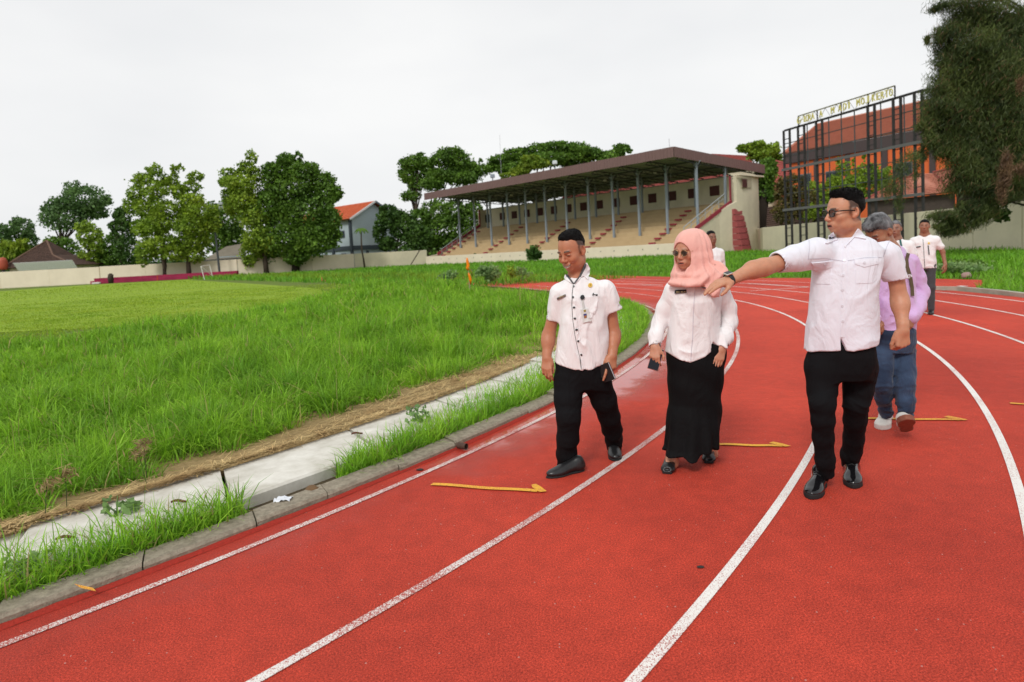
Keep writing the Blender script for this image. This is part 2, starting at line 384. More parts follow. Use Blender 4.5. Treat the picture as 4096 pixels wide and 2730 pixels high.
# kerb stones, one by one
conc = mat('weathered_kerb_concrete', (.36, .315, .24), .9, .2, noise=(28, .75, (.16, .135, .10)), bump=(120, .9, .008), space='Object')
conc_p = mat('kerb_side', (.20, .185, .16), .9)
kerb = thing('kerb', (0, 0, 0), None, None, kind='structure')
KH = .055
def kerb_stone(i1, i2, off1, off2, h, parent, name='kerb_stone', mt=None, jit=True):
    a = (KP+KN*off2)[i1:i2+1]; b = (KP+KN*off1)[i1:i2+1]; m = len(a)
    sel = np.unique(np.linspace(0, m-1, 5).astype(int)); a, b = a[sel], b[sel]; m = len(a)
    dz = rng.normal(0, .007) if jit else 0; sh = KN[i1]*rng.normal(0, .007) if jit else 0
    a = a+sh; b = b+sh; g1 = .022 if name == 'kerb_stone' else .05
    for e_ in (a, b): e_[0] += (e_[1]-e_[0])*g1; e_[-1] += (e_[-2]-e_[-1])*g1
    ch = .016; A1 = a-(a-b)/np.linalg.norm(a-b, axis=1)[:, None]*ch
    v = [(*p, -.04) for p in a]+[(*p, h-ch+dz) for p in a]+[(*p, h+dz) for p in A1]+[(*p, h+dz) for p in b]+[(*p, -.04) for p in b]
    f = []
    for r_ in range(4):
        for i in range(m-1): f.append((r_*m+i, r_*m+i+1, (r_+1)*m+i+1, (r_+1)*m+i))
    f.append(tuple(r_*m for r_ in range(5))); f.append(tuple(r_*m+m-1 for r_ in range(4, -1, -1)))
    return obj(name, v, f, mt or conc, parent)
i = kidx(-4.0, 1.0); cnt = 0
while i < kidx(2.0, 21.5):
    ln = int(rng.uniform(.58, .72)/.12)
    kerb_stone(i, i+ln, -.205, -.022, KH, kerb); i += ln; cnt += 1
    KH = .055+rng.normal(0, .003)
# red spill of rubber against the kerb foot
redsp = mat('red_rubber_edge', (.40, .035, .022), .85, .2, noise=(90, .6, (.20, .02, .013)), bump=(150, .9, .006))
a0, a1 = kidx(-4.0, 1.0), kidx(3.1, 16)
na = a1-a0; wob = .012*np.abs(fbm(np.c_[KS[a0:a1]*9, np.zeros(na), np.zeros(na)], 3))
pA = (KP+KN*-.03)[a0:a1]; pB = KP[a0:a1]+KN[a0:a1]*(-.004+wob)[:, None]; pC = KP[a0:a1]+KN[a0:a1]*(-.016)
v = np.r_[np.c_[pA, .016+wob*.8], np.c_[pC, .013+wob*.8], np.c_[pB, np.full(na, .001)]]
f = np.array([(r_*na+i, (r_+1)*na+i, (r_+1)*na+i+1, r_*na+i+1) for r_ in range(2) for i in range(na-1)])
e_ = obj('rubber_edge', v, f, redsp, kerb)
# yellow mark on a near kerb stone
ym = gnd(np.array([296., 372., 385., 322.]), np.array([2336., 2352., 2366., 2352.]), .0655)
obj('paint_mark', ym, [(0, 1, 2, 3)][::-1], YEL, kerb)

# pale concrete drain slabs behind the kerb
slabm = mat('pale_drain_slab_concrete', (.70, .68, .62), .85, .2, noise=(5.0, .6, (.36, .33, .26)), bump=(45, .35, .004))
drain = thing('drain_channel', (0, 0, 0), None, None, kind='structure')
i = kidx(-4.0, 1.0)
while i < kidx(3.0, 17):
    ln = int(rng.uniform(1.15, 1.3)/.12); h = .085+rng.normal(0, .012)
    kerb_stone(i, i+ln, -1.17+rng.normal(0, .02), -.43+rng.normal(0, .022), h, drain, 'drain_slab', slabm, True); i += ln
# dark trench between kerb and slabs
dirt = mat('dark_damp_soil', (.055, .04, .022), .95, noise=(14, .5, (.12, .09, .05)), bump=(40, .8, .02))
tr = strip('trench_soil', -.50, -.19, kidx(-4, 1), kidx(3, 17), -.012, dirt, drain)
# outer kerb on the right
ok = np.array([(9.2, 17.9), (9.9, 16.9), (10.72, 15.57), (10.80, 15.0), (10.76, 14.2), (10.60, 13.3), (10.38, 12.3), (10.0, 11), (9.4, 9.6)])
OP, OS = spline(ok, .15); ON, OT = normals2(OP)
kb2 = thing('outer_kerb', (0, 0, 0), None, None, kind='structure')
kk = 0
cpale = mat('pale_kerb_concrete', (.42, .39, .32), .9, .2, noise=(5, .5, (.2, .18, .14)), bump=(50, .5, .006))
i = 6
while i < len(OP)-6:
    ln = 5; seg = OP[i:i+ln+1]; nn = ON[i:i+ln+1]; sgn = -1
    a, b = seg+nn*.0, seg-nn*.14
    m = len(a); v = [(*p, -.02) for p in a]+[(*p, .09) for p in a]+[(*p, .09) for p in b]+[(*p, -.02) for p in b]
    f = [(r_*m+j, r_*m+j+1, (r_+1)*m+j+1, (r_+1)*m+j) for r_ in range(3) for j in range(m-1)]+[(0, m, 2*m, 3*m), (m-1, 4*m-1, 3*m-1, 2*m-1)]
    obj('kerb_stone', v, f, cpale, kb2); i += ln
# ------------------------------------------------------------------ grass
def blades(name, P, H, W, seg, mt, lean=.5, parent=None, droop=1.0, dirs=None, base_z=None):
    """P (n,2) or (n,3) roots; H heights; W widths; each blade bends over in its own direction"""
    n = len(P); H = np.broadcast_to(H, n); W = np.broadcast_to(W, n)
    z0 = np.full(n, -.02) if base_z is None else np.broadcast_to(base_z, n)
    th = rng.uniform(0, 2*np.pi, n) if dirs is None else dirs
    d = np.c_[np.cos(th), np.sin(th)]; ph = th+np.pi/2+rng.normal(0, .6, n); wv = np.c_[np.cos(ph), np.sin(ph), np.zeros(n)]
    ln = np.abs(rng.normal(lean, lean*.5, n)); fr = np.linspace(0, 1, seg+1); R = []
    for t in fr:
        out = H*ln*(t**1.8); up = H*(t-droop*.45*ln*t**3)
        c = np.c_[P[:, 0]+d[:, 0]*out, P[:, 1]+d[:, 1]*out, z0+up]
        hw = (W*.5*(1-t**2.2)+.0004)[:, None]*wv
        R += [c-hw, c+hw]
    v = np.stack(R, 1).reshape(-1, 3); k = 2*(seg+1); b = np.arange(n)[:, None]*k
    f = np.concatenate([b+np.array([[2*j, 2*j+1, 2*j+3, 2*j+2]]) for j in range(seg)], 1).reshape(-1, 4)
    return obj(name, v, f, mt, parent)
G_NEAR = leafy('grass_blades', (.15, .34, .020), (.29, .53, .032), (.46, .68, .08), scale=1.3, trans=.45, dry=(.035, (.45, .38, .14)))
G_LAWN = leafy('lawn_blades', (.22, .36, .022), (.31, .42, .030), (.40, .46, .05), scale=.35, trans=.4)
G_FAR = leafy('rough_grass', (.10, .28, .018), (.20, .43, .028), (.29, .52, .05), scale=.28, trans=.4)
G_SPIKE = leafy('spiky_grass', (.17, .40, .022), (.29, .54, .035), (.42, .60, .08), scale=2.5, trans=.42, dry=(.05, (.36, .30, .12)))
STRAW = leafy('dry_straw', (.38, .25, .11), (.56, .42, .20), scale=5, trans=.1)

def kerb_off(XY):
    D = np.full(len(XY), 1e9); K = np.zeros(len(XY), int); S = slice(0, len(KP), 6); kp = KP[S]
    for a in range(0, len(XY), 20000):
        q = XY[a:a+20000]; dd = (q[:, None, 0]-kp[None, :, 0])**2+(q[:, None, 1]-kp[None, :, 1])**2; k = dd.argmin(1); K[a:a+20000] = k*6
    k = K; off = ((XY-KP[k])*KN[k]).sum(1); return off, k
def fan(n, r0, r1, a0=-44, a1=44, pw=0.0):
    u = rng.uniform(0, 1, n); r = r0*(r1/r0)**u; a = np.radians(rng.uniform(a0, a1, n)); return np.c_[r*np.sin(a), r*np.cos(a)], r
def mound(XY): return fbm(np.c_[XY*.42, np.zeros(len(XY))], 3, 3)
def lawn_edge(XY): return np.interp(XY[:, 1], [0, 17, 23, 28, 40, 100], [15, 13.5, 11.5, 8.0, 6, 4.5])
XY, r = fan(330000, 3.0, 48, -46, 30)
# tufts: pull roots together
nt_ = len(XY)//22; tfc = XY[:nt_].copy(); ti = rng.integers(0, nt_, len(XY)); rt_ = np.hypot(*tfc[ti].T); jo = rng.normal(0, 1, XY.shape)*(.055*np.maximum(1, rt_/7))[:, None]; XY = tfc[ti]+jo; r = np.hypot(*XY.T); tdir = np.arctan2(jo[:, 1], jo[:, 0]); thgt = (rng.uniform(.45, 1.35, nt_)+.35*fbm(np.c_[tfc*1.3, np.zeros(nt_)], 2, 77))[ti]
off, kk_ = kerb_off(XY)
inner = (-off > np.interp(XY[:, 1], [2, 3.3, 4, 5, 6.4, 7.4, 8.3, 10], [1.34, 1.37, 1.42, 1.55, 1.75, 1.75, 1.45, 1.30])+.12*fbm(np.c_[XY*3, np.zeros(len(XY))], 2)) & (XY[:, 1] > 0.5)
tall = inner & (-off < lawn_edge(XY)+1.2*mound(XY)) & ~((XY[:, 0] < -8.5) & (XY[:, 1] > 17.6+mound(XY)))
A = XY[tall]; ra = r[tall]; mo = mound(A); edge = np.clip((-off[tall]-1.2)/.6, .55, 1)
fade = np.interp(ra, [18, 24, 32, 45], [1, 1.15, 1.5, 1.7])*thgt[tall]
Hh = (.30+.20*mo+.12*fbm(np.c_[A*2.6, np.zeros(len(A))], 2, 9))*edge*rng.uniform(.6, 1.15, len(A))*fade
Ww = .0085*np.maximum(1, ra/6.5)*rng.uniform(.7, 1.25, len(A))
sw = tdir[tall]+rng.normal(0, .7, len(A))   # neighbouring blades lean alike
nr = ra < 9
gr = thing('tall_grass', (0, 0, 0), 'unmown bright green grass growing tall on the infield beside the drain slabs', 'grass', kind='stuff')
for part_, sg, ms in (('near_blades', 3, nr), ('far_blades', 2, ~nr)):
    o = blades(part_, A[ms], Hh[ms]*1.15, Ww[ms], sg, G_NEAR, lean=.80, parent=gr, dirs=sw[ms], base_z=-.02+np.maximum(0, mo[ms])*.10); o['kind'] = 'stuff'
# seed stalks standing above the grass
sel = rng.choice(len(A), 1500, replace=False); sel = sel[ra[sel] < 22]
o = blades('seed_stalks', A[sel], .42+.12*rng.uniform(0, 1, len(sel)), .004*np.maximum(1, ra[sel]/6), 2, G_SPIKE, lean=.22, parent=gr); o['kind'] = 'stuff'
# lawn
lw_ = inner & ~tall; Bp = XY[lw_]; rb = r[lw_]
XY2, r2 = fan(70000, 14, 105, -46, 20); off2, _ = kerb_off(XY2)
m2 = (-off2 > lawn_edge(XY2)) & (XY2[:, 1] > 17.5); Bp = np.r_[Bp, XY2[m2]]; rb = np.r_[rb, r2[m2]]
lawn = blades('lawn_grass', Bp, (.055+.035*fbm(np.c_[Bp*.6, np.zeros(len(Bp))], 3, 5))*np.maximum(1, rb/45), .011*np.maximum(1, rb/9), 1, G_LAWN, lean=.5)
tag(lawn, 'short yellow-green mown grass of the football pitch inside the track', 'lawn', kind='stuff')
# ground sheet of the pitch, yellow green
pitch_m = mat('mown_turf', (.25, .35, .035), .95, .1, noise=(.22, .8, (.19, .29, .03)), bump=(9, .6, .03), space='Object')
kin = np.array([KP[i]-KN[i]*(lawn_edge(KP[i:i+1])[0]-.6) for i in range(kidx(2.0, 21.5), len(KP), 25)])
poly = [(-9, 18.2), (-4.6, 19.5)]+[tuple(p) for p in kin if p[1] > 22 and p[1] < 100]+[(-50, 106), (-68, 103.5), (-70, 87), (-60, 60), (-30, 19)]
pt = obj('pitch_ground', [(x, y, -.012) for x, y in poly], [tuple(range(len(poly)))], pitch_m); tag(pt, kind='structure')
# darker turf under the tall grass next to it
# rough grass beyond the track, up to the walls
XY3, r3 = fan(150000, 13, 135, -46, 47); off3, k3 = kerb_off(XY3)
apx = np.array(apr); 
def inpoly(Q, poly):
    x, y = Q[:, 0], Q[:, 1]; ins = np.zeros(len(Q), bool); j = len(poly)-1
    for i in range(len(poly)):
        xi, yi = poly[i]; xj, yj = poly[j]
        c = ((yi > y) != (yj > y)) & (x < (xj-xi)*(y-yi)/(yj-yi+1e-12)+xi); ins ^= c; j = i
    return ins
okp = list(map(tuple, OP-ON*-.0)); 
out3 = ((off3 > 7.75) | ((off3 > 7.3) & (XY3[:, 1] > 42))) & ~inpoly(XY3, [tuple(p) for p in apx])
rightg = (XY3[:, 0] > 10.8) & (XY3[:, 1] < 17.5)
out3 &= ~((XY3[:, 0] < 10.9) & (XY3[:, 1] < 17.5))
# between the pitch and the far-left wall the ground is mown; behind the walls nothing grows tall
C3 = XY3[out3]; rc = r3[out3]; m3 = fbm(np.c_[C3*.25, np.zeros(len(C3))], 3, 13)
wallx = np.interp(C3[:, 1], [30, 43, 80, 90], [32.6, 32.0, 30.6, 33]); keep = (C3[:, 0] < wallx-.1); C3, rc, m3 = C3[keep], rc[keep], m3[keep]
Hc = (.34+.22*m3)*rng.uniform(.5, 1.1, len(C3))*np.interp(rc, [12, 40, 120], [.8, 1.15, 1.5])
ov = (off3 > -2.5) & (off3 < 6.4+1.2*fbm(np.c_[XY3*.3, np.zeros(len(XY3))], 2, 8)) & (XY3[:, 1] > 30) & (fbm(np.c_[XY3*.16, np.zeros(len(XY3))], 2, 17) > -.28-.02*(XY3[:, 1]-30).clip(0, 20))
O3 = XY3[ov]; ro = r3[ov]; C3 = np.r_[C3, O3]; rc = np.r_[rc, ro]; Hc = np.r_[Hc, .42*rng.uniform(.6, 1.3, len(O3))*np.interp(ro, [30, 60, 100], [1, 1.3, 1.6])]
rg_ = blades('rough_grass', C3, Hc, .016*np.maximum(1, rc/13)*rng.uniform(.7, 1.3, len(C3)), 2, G_FAR, lean=.55)
tag(rg_, 'rough green grass between the outer track edge and the boundary walls', 'grass', kind='stuff')
# grass springing up between kerb and slabs
t = rng.uniform(0, 1, 48000)**1.2; iN, iF = kidx(-4, 1), kidx(3.1, 17)
ii = (iN+(iF-iN)*t).astype(int); s_ = KS[ii]; den = .5+fbm(np.c_[s_*.9, np.zeros(len(s_)), np.zeros(len(s_))], 2, 31)*1.1
yk = KP[ii, 1]; den = den+np.interp(yk, [1, 3.25, 3.4, 3.55, 3.95, 4.25, 5.6, 9], [1.2, 1.0, .1, -1.3, -1.1, .8, 1.0, 1.0])
kp_ = rng.uniform(0, 1, len(ii)) < np.clip(den, 0, 1); ii = ii[kp_]
oo = -(.21+np.abs(rng.normal(0, .10, len(ii)))*np.interp(KP[ii, 1], [2.4, 3.3, 4.4, 5, 9], [2.4, 1.6, 1.2, 2.4, 3.6]))
tj = rng.normal(0, 1, len(ii)); D_ = KP[ii]+KN[ii]*oo[:, None]+KT[ii]*(rng.uniform(-.07, .07, len(ii)))[:, None]+rng.normal(0, .015, (len(ii), 2)); rd = np.hypot(*D_.T)
sp_ = blades('trench_grass', D_, rng.uniform(.08, .34, len(D_))*rng.uniform(.5, 1, len(D_)), .0075*np.maximum(1, rd/6), 3, G_SPIKE, lean=.5)
tag(sp_, 'spiky light green grass tufts sprouting between kerb and drain slabs', 'grass', kind='stuff')
# straw lying on the slabs' inner side
t = rng.uniform(0, 1, 52000); ii = (iN+(iF-iN)*t).astype(int); wd_ = np.interp(KP[ii, 1], [2, 3.3, 4, 5, 6.4, 7.4, 8.3, 10], [.16, .16, .19, .26, .36, .36, .2, .12]); oo = -(1.12+np.abs(rng.normal(0, 1, len(ii)))*wd_)
dn = fbm(np.c_[KS[ii]*1.3, oo*3, np.zeros(len(ii))], 3, 41); kp_ = (dn > -.25); ii, oo = ii[kp_], oo[kp_]
E_ = KP[ii]+KN[ii]*oo[:, None]+KT[ii]*rng.uniform(-.07, .07, len(ii))[:, None]; ns = len(E_); ang = np.arctan2(KT[ii, 1], KT[ii, 0])+rng.normal(0, .8, ns); Ls = rng.uniform(.04, .16, ns)
dv = np.c_[np.cos(ang), np.sin(ang)]*Ls[:, None]/2; pv = np.c_[-np.sin(ang), np.cos(ang)]*.0022*np.maximum(1, E_[:, 1:2]/5)
zz = np.where(oo > -1.17, .095, .03)+rng.uniform(0, .03, ns); zt = zz+rng.normal(0, .010, ns)
v = np.stack([np.c_[E_-dv-pv, zz], np.c_[E_-dv+pv, zz], np.c_[E_+dv+pv, zt], np.c_[E_+dv-pv, zt]], 1).reshape(-1, 3)
st = obj('straw', v, (np.arange(ns)[:, None]*4+np.arange(4)), STRAW); tag(st, 'brown dry straw scattered along the inner edge of the drain slabs', 'straw', kind='stuff')
thatch = strip('thatch_soil', -2.4, -1.14, iN, iF, .0, mat('thatch', (.36, .26, .13), .95, .1, noise=(18, .7, (.20, .14, .06)), bump=(60, .8, .02)), None, dz=.02); tag(thatch, kind='structure')

# ------------------------------------------------------------------ leaf clouds
def cloud(name, C, R, n, size, mt, parent, aspect=1.0, droop=False, fill=.55, clump=9, spread=.22, seed=0, cut=None):
    """C (k,3) lobe centres, R (k,3) radii; n leaves in clumps through the lobes' outer shell"""
    C = np.asarray(C, float); R = np.asarray(R, float); vol = (R[:, 0]*R[:, 2]); pr = vol/vol.sum()
    nc = max(1, n//clump); k = rng.choice(len(C), nc, p=pr); dr = rng.normal(0, 1, (nc, 3)); dr /= np.linalg.norm(dr, axis=1)[:, None]
    rad = fill+(1-fill)*rng.uniform(0, 1, nc)**.6; rad *= 1+.16*fbm(dr*2.2+k[:, None]*3.1, 2, seed)
    size *= 1.0 if droop else 1.25
    P0 = C[k]+R[k]*dr*rad[:, None]
    if cut: P0 = P0[fbm(P0*cut[0], 2, seed+5) > cut[1]]
    P = np.repeat(P0, clump, 0); m = len(P); P = P+rng.normal(0, 1, (m, 3))*np.repeat(R[k][:len(P0)] if not cut else np.full((len(P0), 3), R.mean()), clump, 0)*spread*.5
    a = rng.normal(0, 1, (m, 3)); 
    if droop: a[:, 2] = -np.abs(a[:, 2])*1.1-.35; a[:, :2] *= .8; a[:, 0] -= .45
    a /= np.linalg.norm(a, axis=1)[:, None]; b = np.cross(a, rng.normal(0, 1, (m, 3))); b /= np.linalg.norm(b, axis=1)[:, None]
    s = size*rng.uniform(.6, 1.3, m)[:, None]; A_ = a*s*aspect; B_ = b*s
    v = np.stack([P-A_*.5, P+B_*.5-A_*.08, P+A_*.5, P-B_*.5-A_*.08], 1).reshape(-1, 3)
    o = obj(name, v, np.arange(m*4).reshape(-1, 4), mt, parent); return o
def lobes(lst, D, conv, depth=.8, jit=.25):
    C, R = [], []
    for q in lst:
        x, y = conv(q[0], q[1]); s = conv(1, 0)[0]-conv(0, 0)[0]; rx, ry = q[2]*s, q[3]*s
        d = D+rng.uniform(-1, 1)*rx*D/FPX*jit*1.5; C.append(at(x, y, d)); R.append((rx*d/FPX, rx*d/FPX*depth, ry*d/FPX))
    return C, R
c1 = lambda x, y: (x/1.681, 500+y/1.681)
c2 = lambda x, y: (1400+x/2.24, 500+y/2.24)
c3 = lambda x, y: (2300+x/2.412, 500+y/2.412)
c4 = lambda x, y: (3000+x/1.742, 250+y/1.742)
c5 = lambda x, y: (3500+x/1.307, y/1.307)
LF = {
 'mid': leafy('leaves_mid_green', (.07, .15, .018), (.14, .26, .03), (.22, .35, .045), scale=.35, trans=.3),
 'light': leafy('leaves_light_green', (.16, .27, .024), (.28, .40, .036), (.40, .50, .055), scale=.35, trans=.35),
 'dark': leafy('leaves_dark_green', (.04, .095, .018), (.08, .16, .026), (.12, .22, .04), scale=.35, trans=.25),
 'yellow': leafy('leaves_yellow_green', (.14, .24, .02), (.27, .36, .03), (.40, .44, .05), scale=.5, trans=.4),
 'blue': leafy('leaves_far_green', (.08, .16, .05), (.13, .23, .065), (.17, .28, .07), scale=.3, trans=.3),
 'weed': leafy('weed_leaves', (.16, .28, .09), (.26, .38, .14), (.34, .44, .18), scale=2, trans=.4),
 'russet': leafy('leaves_russet', (.075, .07, .025), (.16, .13, .03), (.22, .10, .04), scale=.6, trans=.3),
 'needle': leafy('casuarina_needles', (.040, .062, .018), (.095, .125, .030), (.17, .18, .048), scale=.8, trans=.2, dry=(.05, (.20, .12, .06))),
}
bark = mat('grey_brown_bark', (.085, .066, .05), .95, .1, noise=(4, .6, (.04, .03, .024)), bump=(16, .8, .03))
bark_d = mat('dark_bark', (.035, .028, .022), .95, .1, noise=(5, .5, (.02, .015, .012)), bump=(16, .8, .03))
def tree(name, lst, D, conv, leafm, n, size, base, label, group=None, rt=.3, bk=None, limbs=4, top=None, cat='tree', **kw):
    """base: pixel of the trunk foot"""
    b = at(*base, D); b[2] = 0
    t = thing(name, b, label, cat, group)
    C, R = lobes(lst, D, conv); C = np.array(C)
    hi = C[np.argsort(C[:, 2])[len(C)//2]] if top is None else at(*conv(*top), D)
    mb = MB(); mid = b*.45+V(hi[0], hi[1], 0)*0+hi*.55; mid[0] = b[0]*.7+hi[0]*.3; 
    hi = V(b[0]*.55+hi[0]*.45, hi[1], hi[2]); mid = b*.5+hi*.5; mid[0] = b[0]*.8+hi[0]*.2; pts = [b, b*.7+mid*.3+V(rng.normal(0, .1), 0, 0), mid, hi]
    mb.tube(pts, [rt*1.25, rt, rt*.8, rt*.35], 8)
    idx = np.argsort(-R_len(R))[:limbs] if len(C) > limbs else range(len(C))
    for j in idx:
        st_ = pts[1]*.5+pts[2]*.5 if C[j][2] < mid[2]+1 else pts[2]
        q = (st_+C[j])/2+V(rng.normal(0, .2), rng.normal(0, .2), .2); mb.tube([st_, q, C[j]], [rt*.45, rt*.28, rt*.10], 6)
    mb.build('trunk', bk or bark, t, smooth=True)
    cloud('crown', C, R, n, size, LF[leafm], t, **kw)
    return t
def R_len(R): R = np.asarray(R); return R[:, 0]*R[:, 2]
# ------------------------------------------------------------------ trees
FARG = 'trees beyond the boundary wall'
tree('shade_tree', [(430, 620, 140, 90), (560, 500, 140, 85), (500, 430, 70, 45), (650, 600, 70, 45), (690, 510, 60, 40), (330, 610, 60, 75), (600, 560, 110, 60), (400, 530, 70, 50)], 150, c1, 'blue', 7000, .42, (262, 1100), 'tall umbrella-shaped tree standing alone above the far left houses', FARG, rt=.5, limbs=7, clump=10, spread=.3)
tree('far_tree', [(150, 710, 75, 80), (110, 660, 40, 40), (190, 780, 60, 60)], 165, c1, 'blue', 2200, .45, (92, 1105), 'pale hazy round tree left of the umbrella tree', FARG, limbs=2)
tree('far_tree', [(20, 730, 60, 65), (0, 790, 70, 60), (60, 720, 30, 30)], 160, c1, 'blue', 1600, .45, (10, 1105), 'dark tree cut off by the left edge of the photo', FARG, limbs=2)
tree('banana_clump', [(80, 850, 90, 60), (20, 830, 60, 50), (140, 820, 50, 50)], 140, c1, 'yellow', 1500, .5, (50, 1100), 'yellow-green leafy clump behind the pyramid roof at far left', FARG, limbs=2, aspect=2.4, droop=True)
tree('garden_tree', [(600, 740, 75, 80), (560, 690, 50, 40), (640, 820, 70, 70), (610, 900, 80, 60)], 132, c1, 'light', 3000, .38, (360, 1110), 'light green small tree right of the pyramid roof house', FARG, limbs=3)
tree('garden_tree', [(430, 830, 100, 70), (470, 910, 90, 50), (350, 790, 60, 40)], 136, c1, 'mid', 2200, .4, (262, 1110), 'mid green bush tree directly under the umbrella tree', FARG, limbs=2)
tree('garden_tree', [(740, 830, 90, 90), (720, 900, 90, 50), (800, 900, 70, 60)], 134, c1, 'mid', 2400, .4, (430, 1108), 'low green tree between the light small tree and the dark slim one', FARG, limbs=3)
tree('garden_tree', [(820, 640, 55, 80), (830, 730, 70, 90), (860, 850, 90, 100), (800, 600, 35, 35), (770, 690, 40, 40)], 130, c1, 'dark', 4000, .36, (492, 1108), 'dark slim tree left of the two tall trunks', FARG, limbs=4)
GI = 'trees inside the wall behind the dark red seats'
tree('tall_tree', [(1040, 310, 50, 45), (960, 370, 70, 45), (915, 460, 60, 55), (1050, 440, 80, 65), (1100, 370, 40, 40), (1110, 560, 75, 60), (990, 560, 90, 65), (1060, 670, 110, 75), (970, 690, 80, 60), (1080, 800, 130, 60), (980, 850, 75, 55), (960, 930, 35, 25), (1160, 860, 80, 50), (880, 540, 45, 60)],
     111, c1, 'light', 13000, .30, (657, 1113), 'left one of two tall light green trees growing by the dark red seat row', GI, rt=.38, limbs=9, bk=bark, clump=12, spread=.30, top=(1060, 420))
tree('tall_tree', [(1205, 290, 32, 30), (1165, 300, 22, 30), (1165, 380, 42, 50), (1310, 350, 52, 36), (1290, 415, 60, 34), (1200, 450, 50, 45), (1290, 510, 90, 50), (1350, 590, 110, 60), (1250, 600, 80, 60), (1290, 680, 110, 70), (1410, 660, 70, 60), (1310, 780, 110, 60), (1290, 880, 85, 45), (1230, 830, 60, 50)],
     112, c1, 'light', 13000, .30, (757, 1111), 'right one of two tall light green trees with bare forked top', GI, rt=.38, limbs=9, clump=12, spread=.30, top=(1230, 420))
tree('garden_tree', [(1530, 640, 110, 110), (1470, 760, 110, 100), (1570, 760, 90, 80), (1440, 560, 50, 50), (1500, 560, 60, 50)], 135, c1, 'mid', 5500, .4, (905, 1105), 'dark rounded tree behind the floodlight mast', FARG, limbs=4)
tree('tall_tree', [(1690, 225, 34, 50), (1650, 290, 55, 45), (1545, 330, 60, 40), (1520, 380, 50, 40), (1620, 400, 110, 70), (1560, 470, 65, 50), (1640, 520, 110, 70), (1720, 330, 50, 50), (1700, 620, 100, 80), (1560, 560, 60, 50), (1690, 850, 75, 70), (1740, 780, 100, 90), (1680, 920, 50, 35)],
     115, c1, 'light', 13000, .31, (1067, 1102), 'tall green tree with pointed top left of the big dark round tree', GI, rt=.42, limbs=8, clump=12, spread=.3)
tree('tall_tree', [(1920, 235, 60, 45), (2000, 215, 30, 35), (1860, 310, 90, 60), (2040, 310, 100, 60), (1950, 420, 180, 100), (2170, 380, 80, 60), (2200, 470, 90, 70), (2260, 450, 50, 40), (1800, 560, 140, 110), (2050, 600, 200, 120), (1900, 760, 190, 110), (2100, 780, 130, 100), (1790, 880, 80, 60), (1990, 880, 90, 60), (2210, 640, 80, 90), (2230, 760, 60, 60)],
     117, c1, 'mid', 34000, .36, (1183, 1093), 'big dark round-headed tree left of the grey gable house', GI, rt=.6, limbs=10, bk=bark_d, clump=12, spread=.28)
b_ = at(1212, 1093, 118); mb = MB().tube([V(b_[0], b_[1], 0), V(b_[0]+.2, b_[1], 4), V(b_[0]+.8, b_[1], 9)], [.5, .4, .2], 8)
# trees left of and behind the stand
GS = 'trees left of and behind the grandstand'
tree('roadside_tree', [(560, 350, 90, 70), (520, 440, 80, 80), (600, 520, 90, 70), (540, 640, 90, 45), (690, 380, 80, 80), (640, 290, 50, 40), (480, 350, 45, 40)], 150, c2, 'mid', 8000, .36, (1668, 1050), 'loose-crowned tree left of the roof end of the stand', GS, rt=.45, limbs=7, clump=11, spread=.32)
tree('roadside_tree', [(900, 250, 110, 50), (820, 310, 100, 60), (970, 330, 120, 70), (1050, 400, 110, 70), (1180, 400, 80, 50), (860, 450, 150, 70), (740, 520, 110, 70), (1010, 480, 150, 60), (1170, 320, 18, 22)], 148, c2, 'mid', 12000, .40, (1714, 1050), 'tall spreading tree rising behind the left end of the stand roof', GS, rt=.5, limbs=7, clump=11, spread=.3)
tree('dark_shrubbery', [(280, 870, 60, 80), (260, 980, 60, 80), (390, 850, 100, 110), (480, 920, 120, 140), (340, 1070, 90, 60), (600, 1000, 120, 110), (330, 770, 70, 60)], 132, c2, 'dark', 8000, .40, (1590, 1060), 'dark bushy trees between the small palm and the stand', GS, rt=.3, limbs=5)
tree('dark_shrubbery', [(620, 860, 110, 110), (760, 800, 130, 120), (820, 950, 150, 140), (950, 780, 120, 110), (1050, 880, 110, 150), (700, 1040, 140, 70), (1120, 760, 70, 90), (900, 1040, 120, 70)], 140, c2, 'mid', 11000, .40, (1760, 1060), 'dense green trees filling the gap left of the stand seats', GS, rt=.3, limbs=6)
tree('rain_tree', [(1340, 320, 110, 45), (1480, 270, 120, 50), (1660, 235, 120, 55), (1850, 200, 150, 50), (2020, 230, 150, 60), (2180, 255, 90, 50), (1450, 390, 140, 55), (1750, 310, 220, 60), (2000, 310, 180, 55), (1290, 380, 80, 40), (2300, 310, 90, 50)], 155, c2, 'mid', 17000, .45, (2180, 1040), 'wide flat-topped rain tree spreading above the stand roof', GS, rt=.8, limbs=9, clump=12, spread=.26)
tree('flowering_tree', [(1620, 310, 90, 40), (1700, 350, 90, 40), (1520, 420, 100, 40), (1590, 370, 90, 45), (1420, 460, 80, 30)], 144, c2, 'yellow', 3600, .38, (2110, 1040), 'bright yellow-green tree just over the stand roof edge', GS, limbs=3)
tree('roadside_tree', [(440, 225, 85, 40), (525, 250, 30, 25), (400, 270, 90, 30), (220, 290, 130, 35), (60, 260, 100, 50), (330, 310, 130, 30), (-20, 220, 60, 45)], 160, c3, 'mid', 5200, .45, (2470, 1020), 'small tree crown peeking over the stand roof near its peak', GS, limbs=5)
tree('roadside_tree', [(1650, 225, 80, 40), (1760, 200, 80, 40), (1880, 250, 90, 60), (1800, 290, 120, 60), (1950, 330, 50, 50), (1720, 260, 70, 40), (1940, 185, 22, 22)], 118, c3, 'light', 5500, .34, (3070, 1005), 'leafy tree rising behind the right end of the stand roof', GS, rt=.5, limbs=5, clump=10, spread=.3)
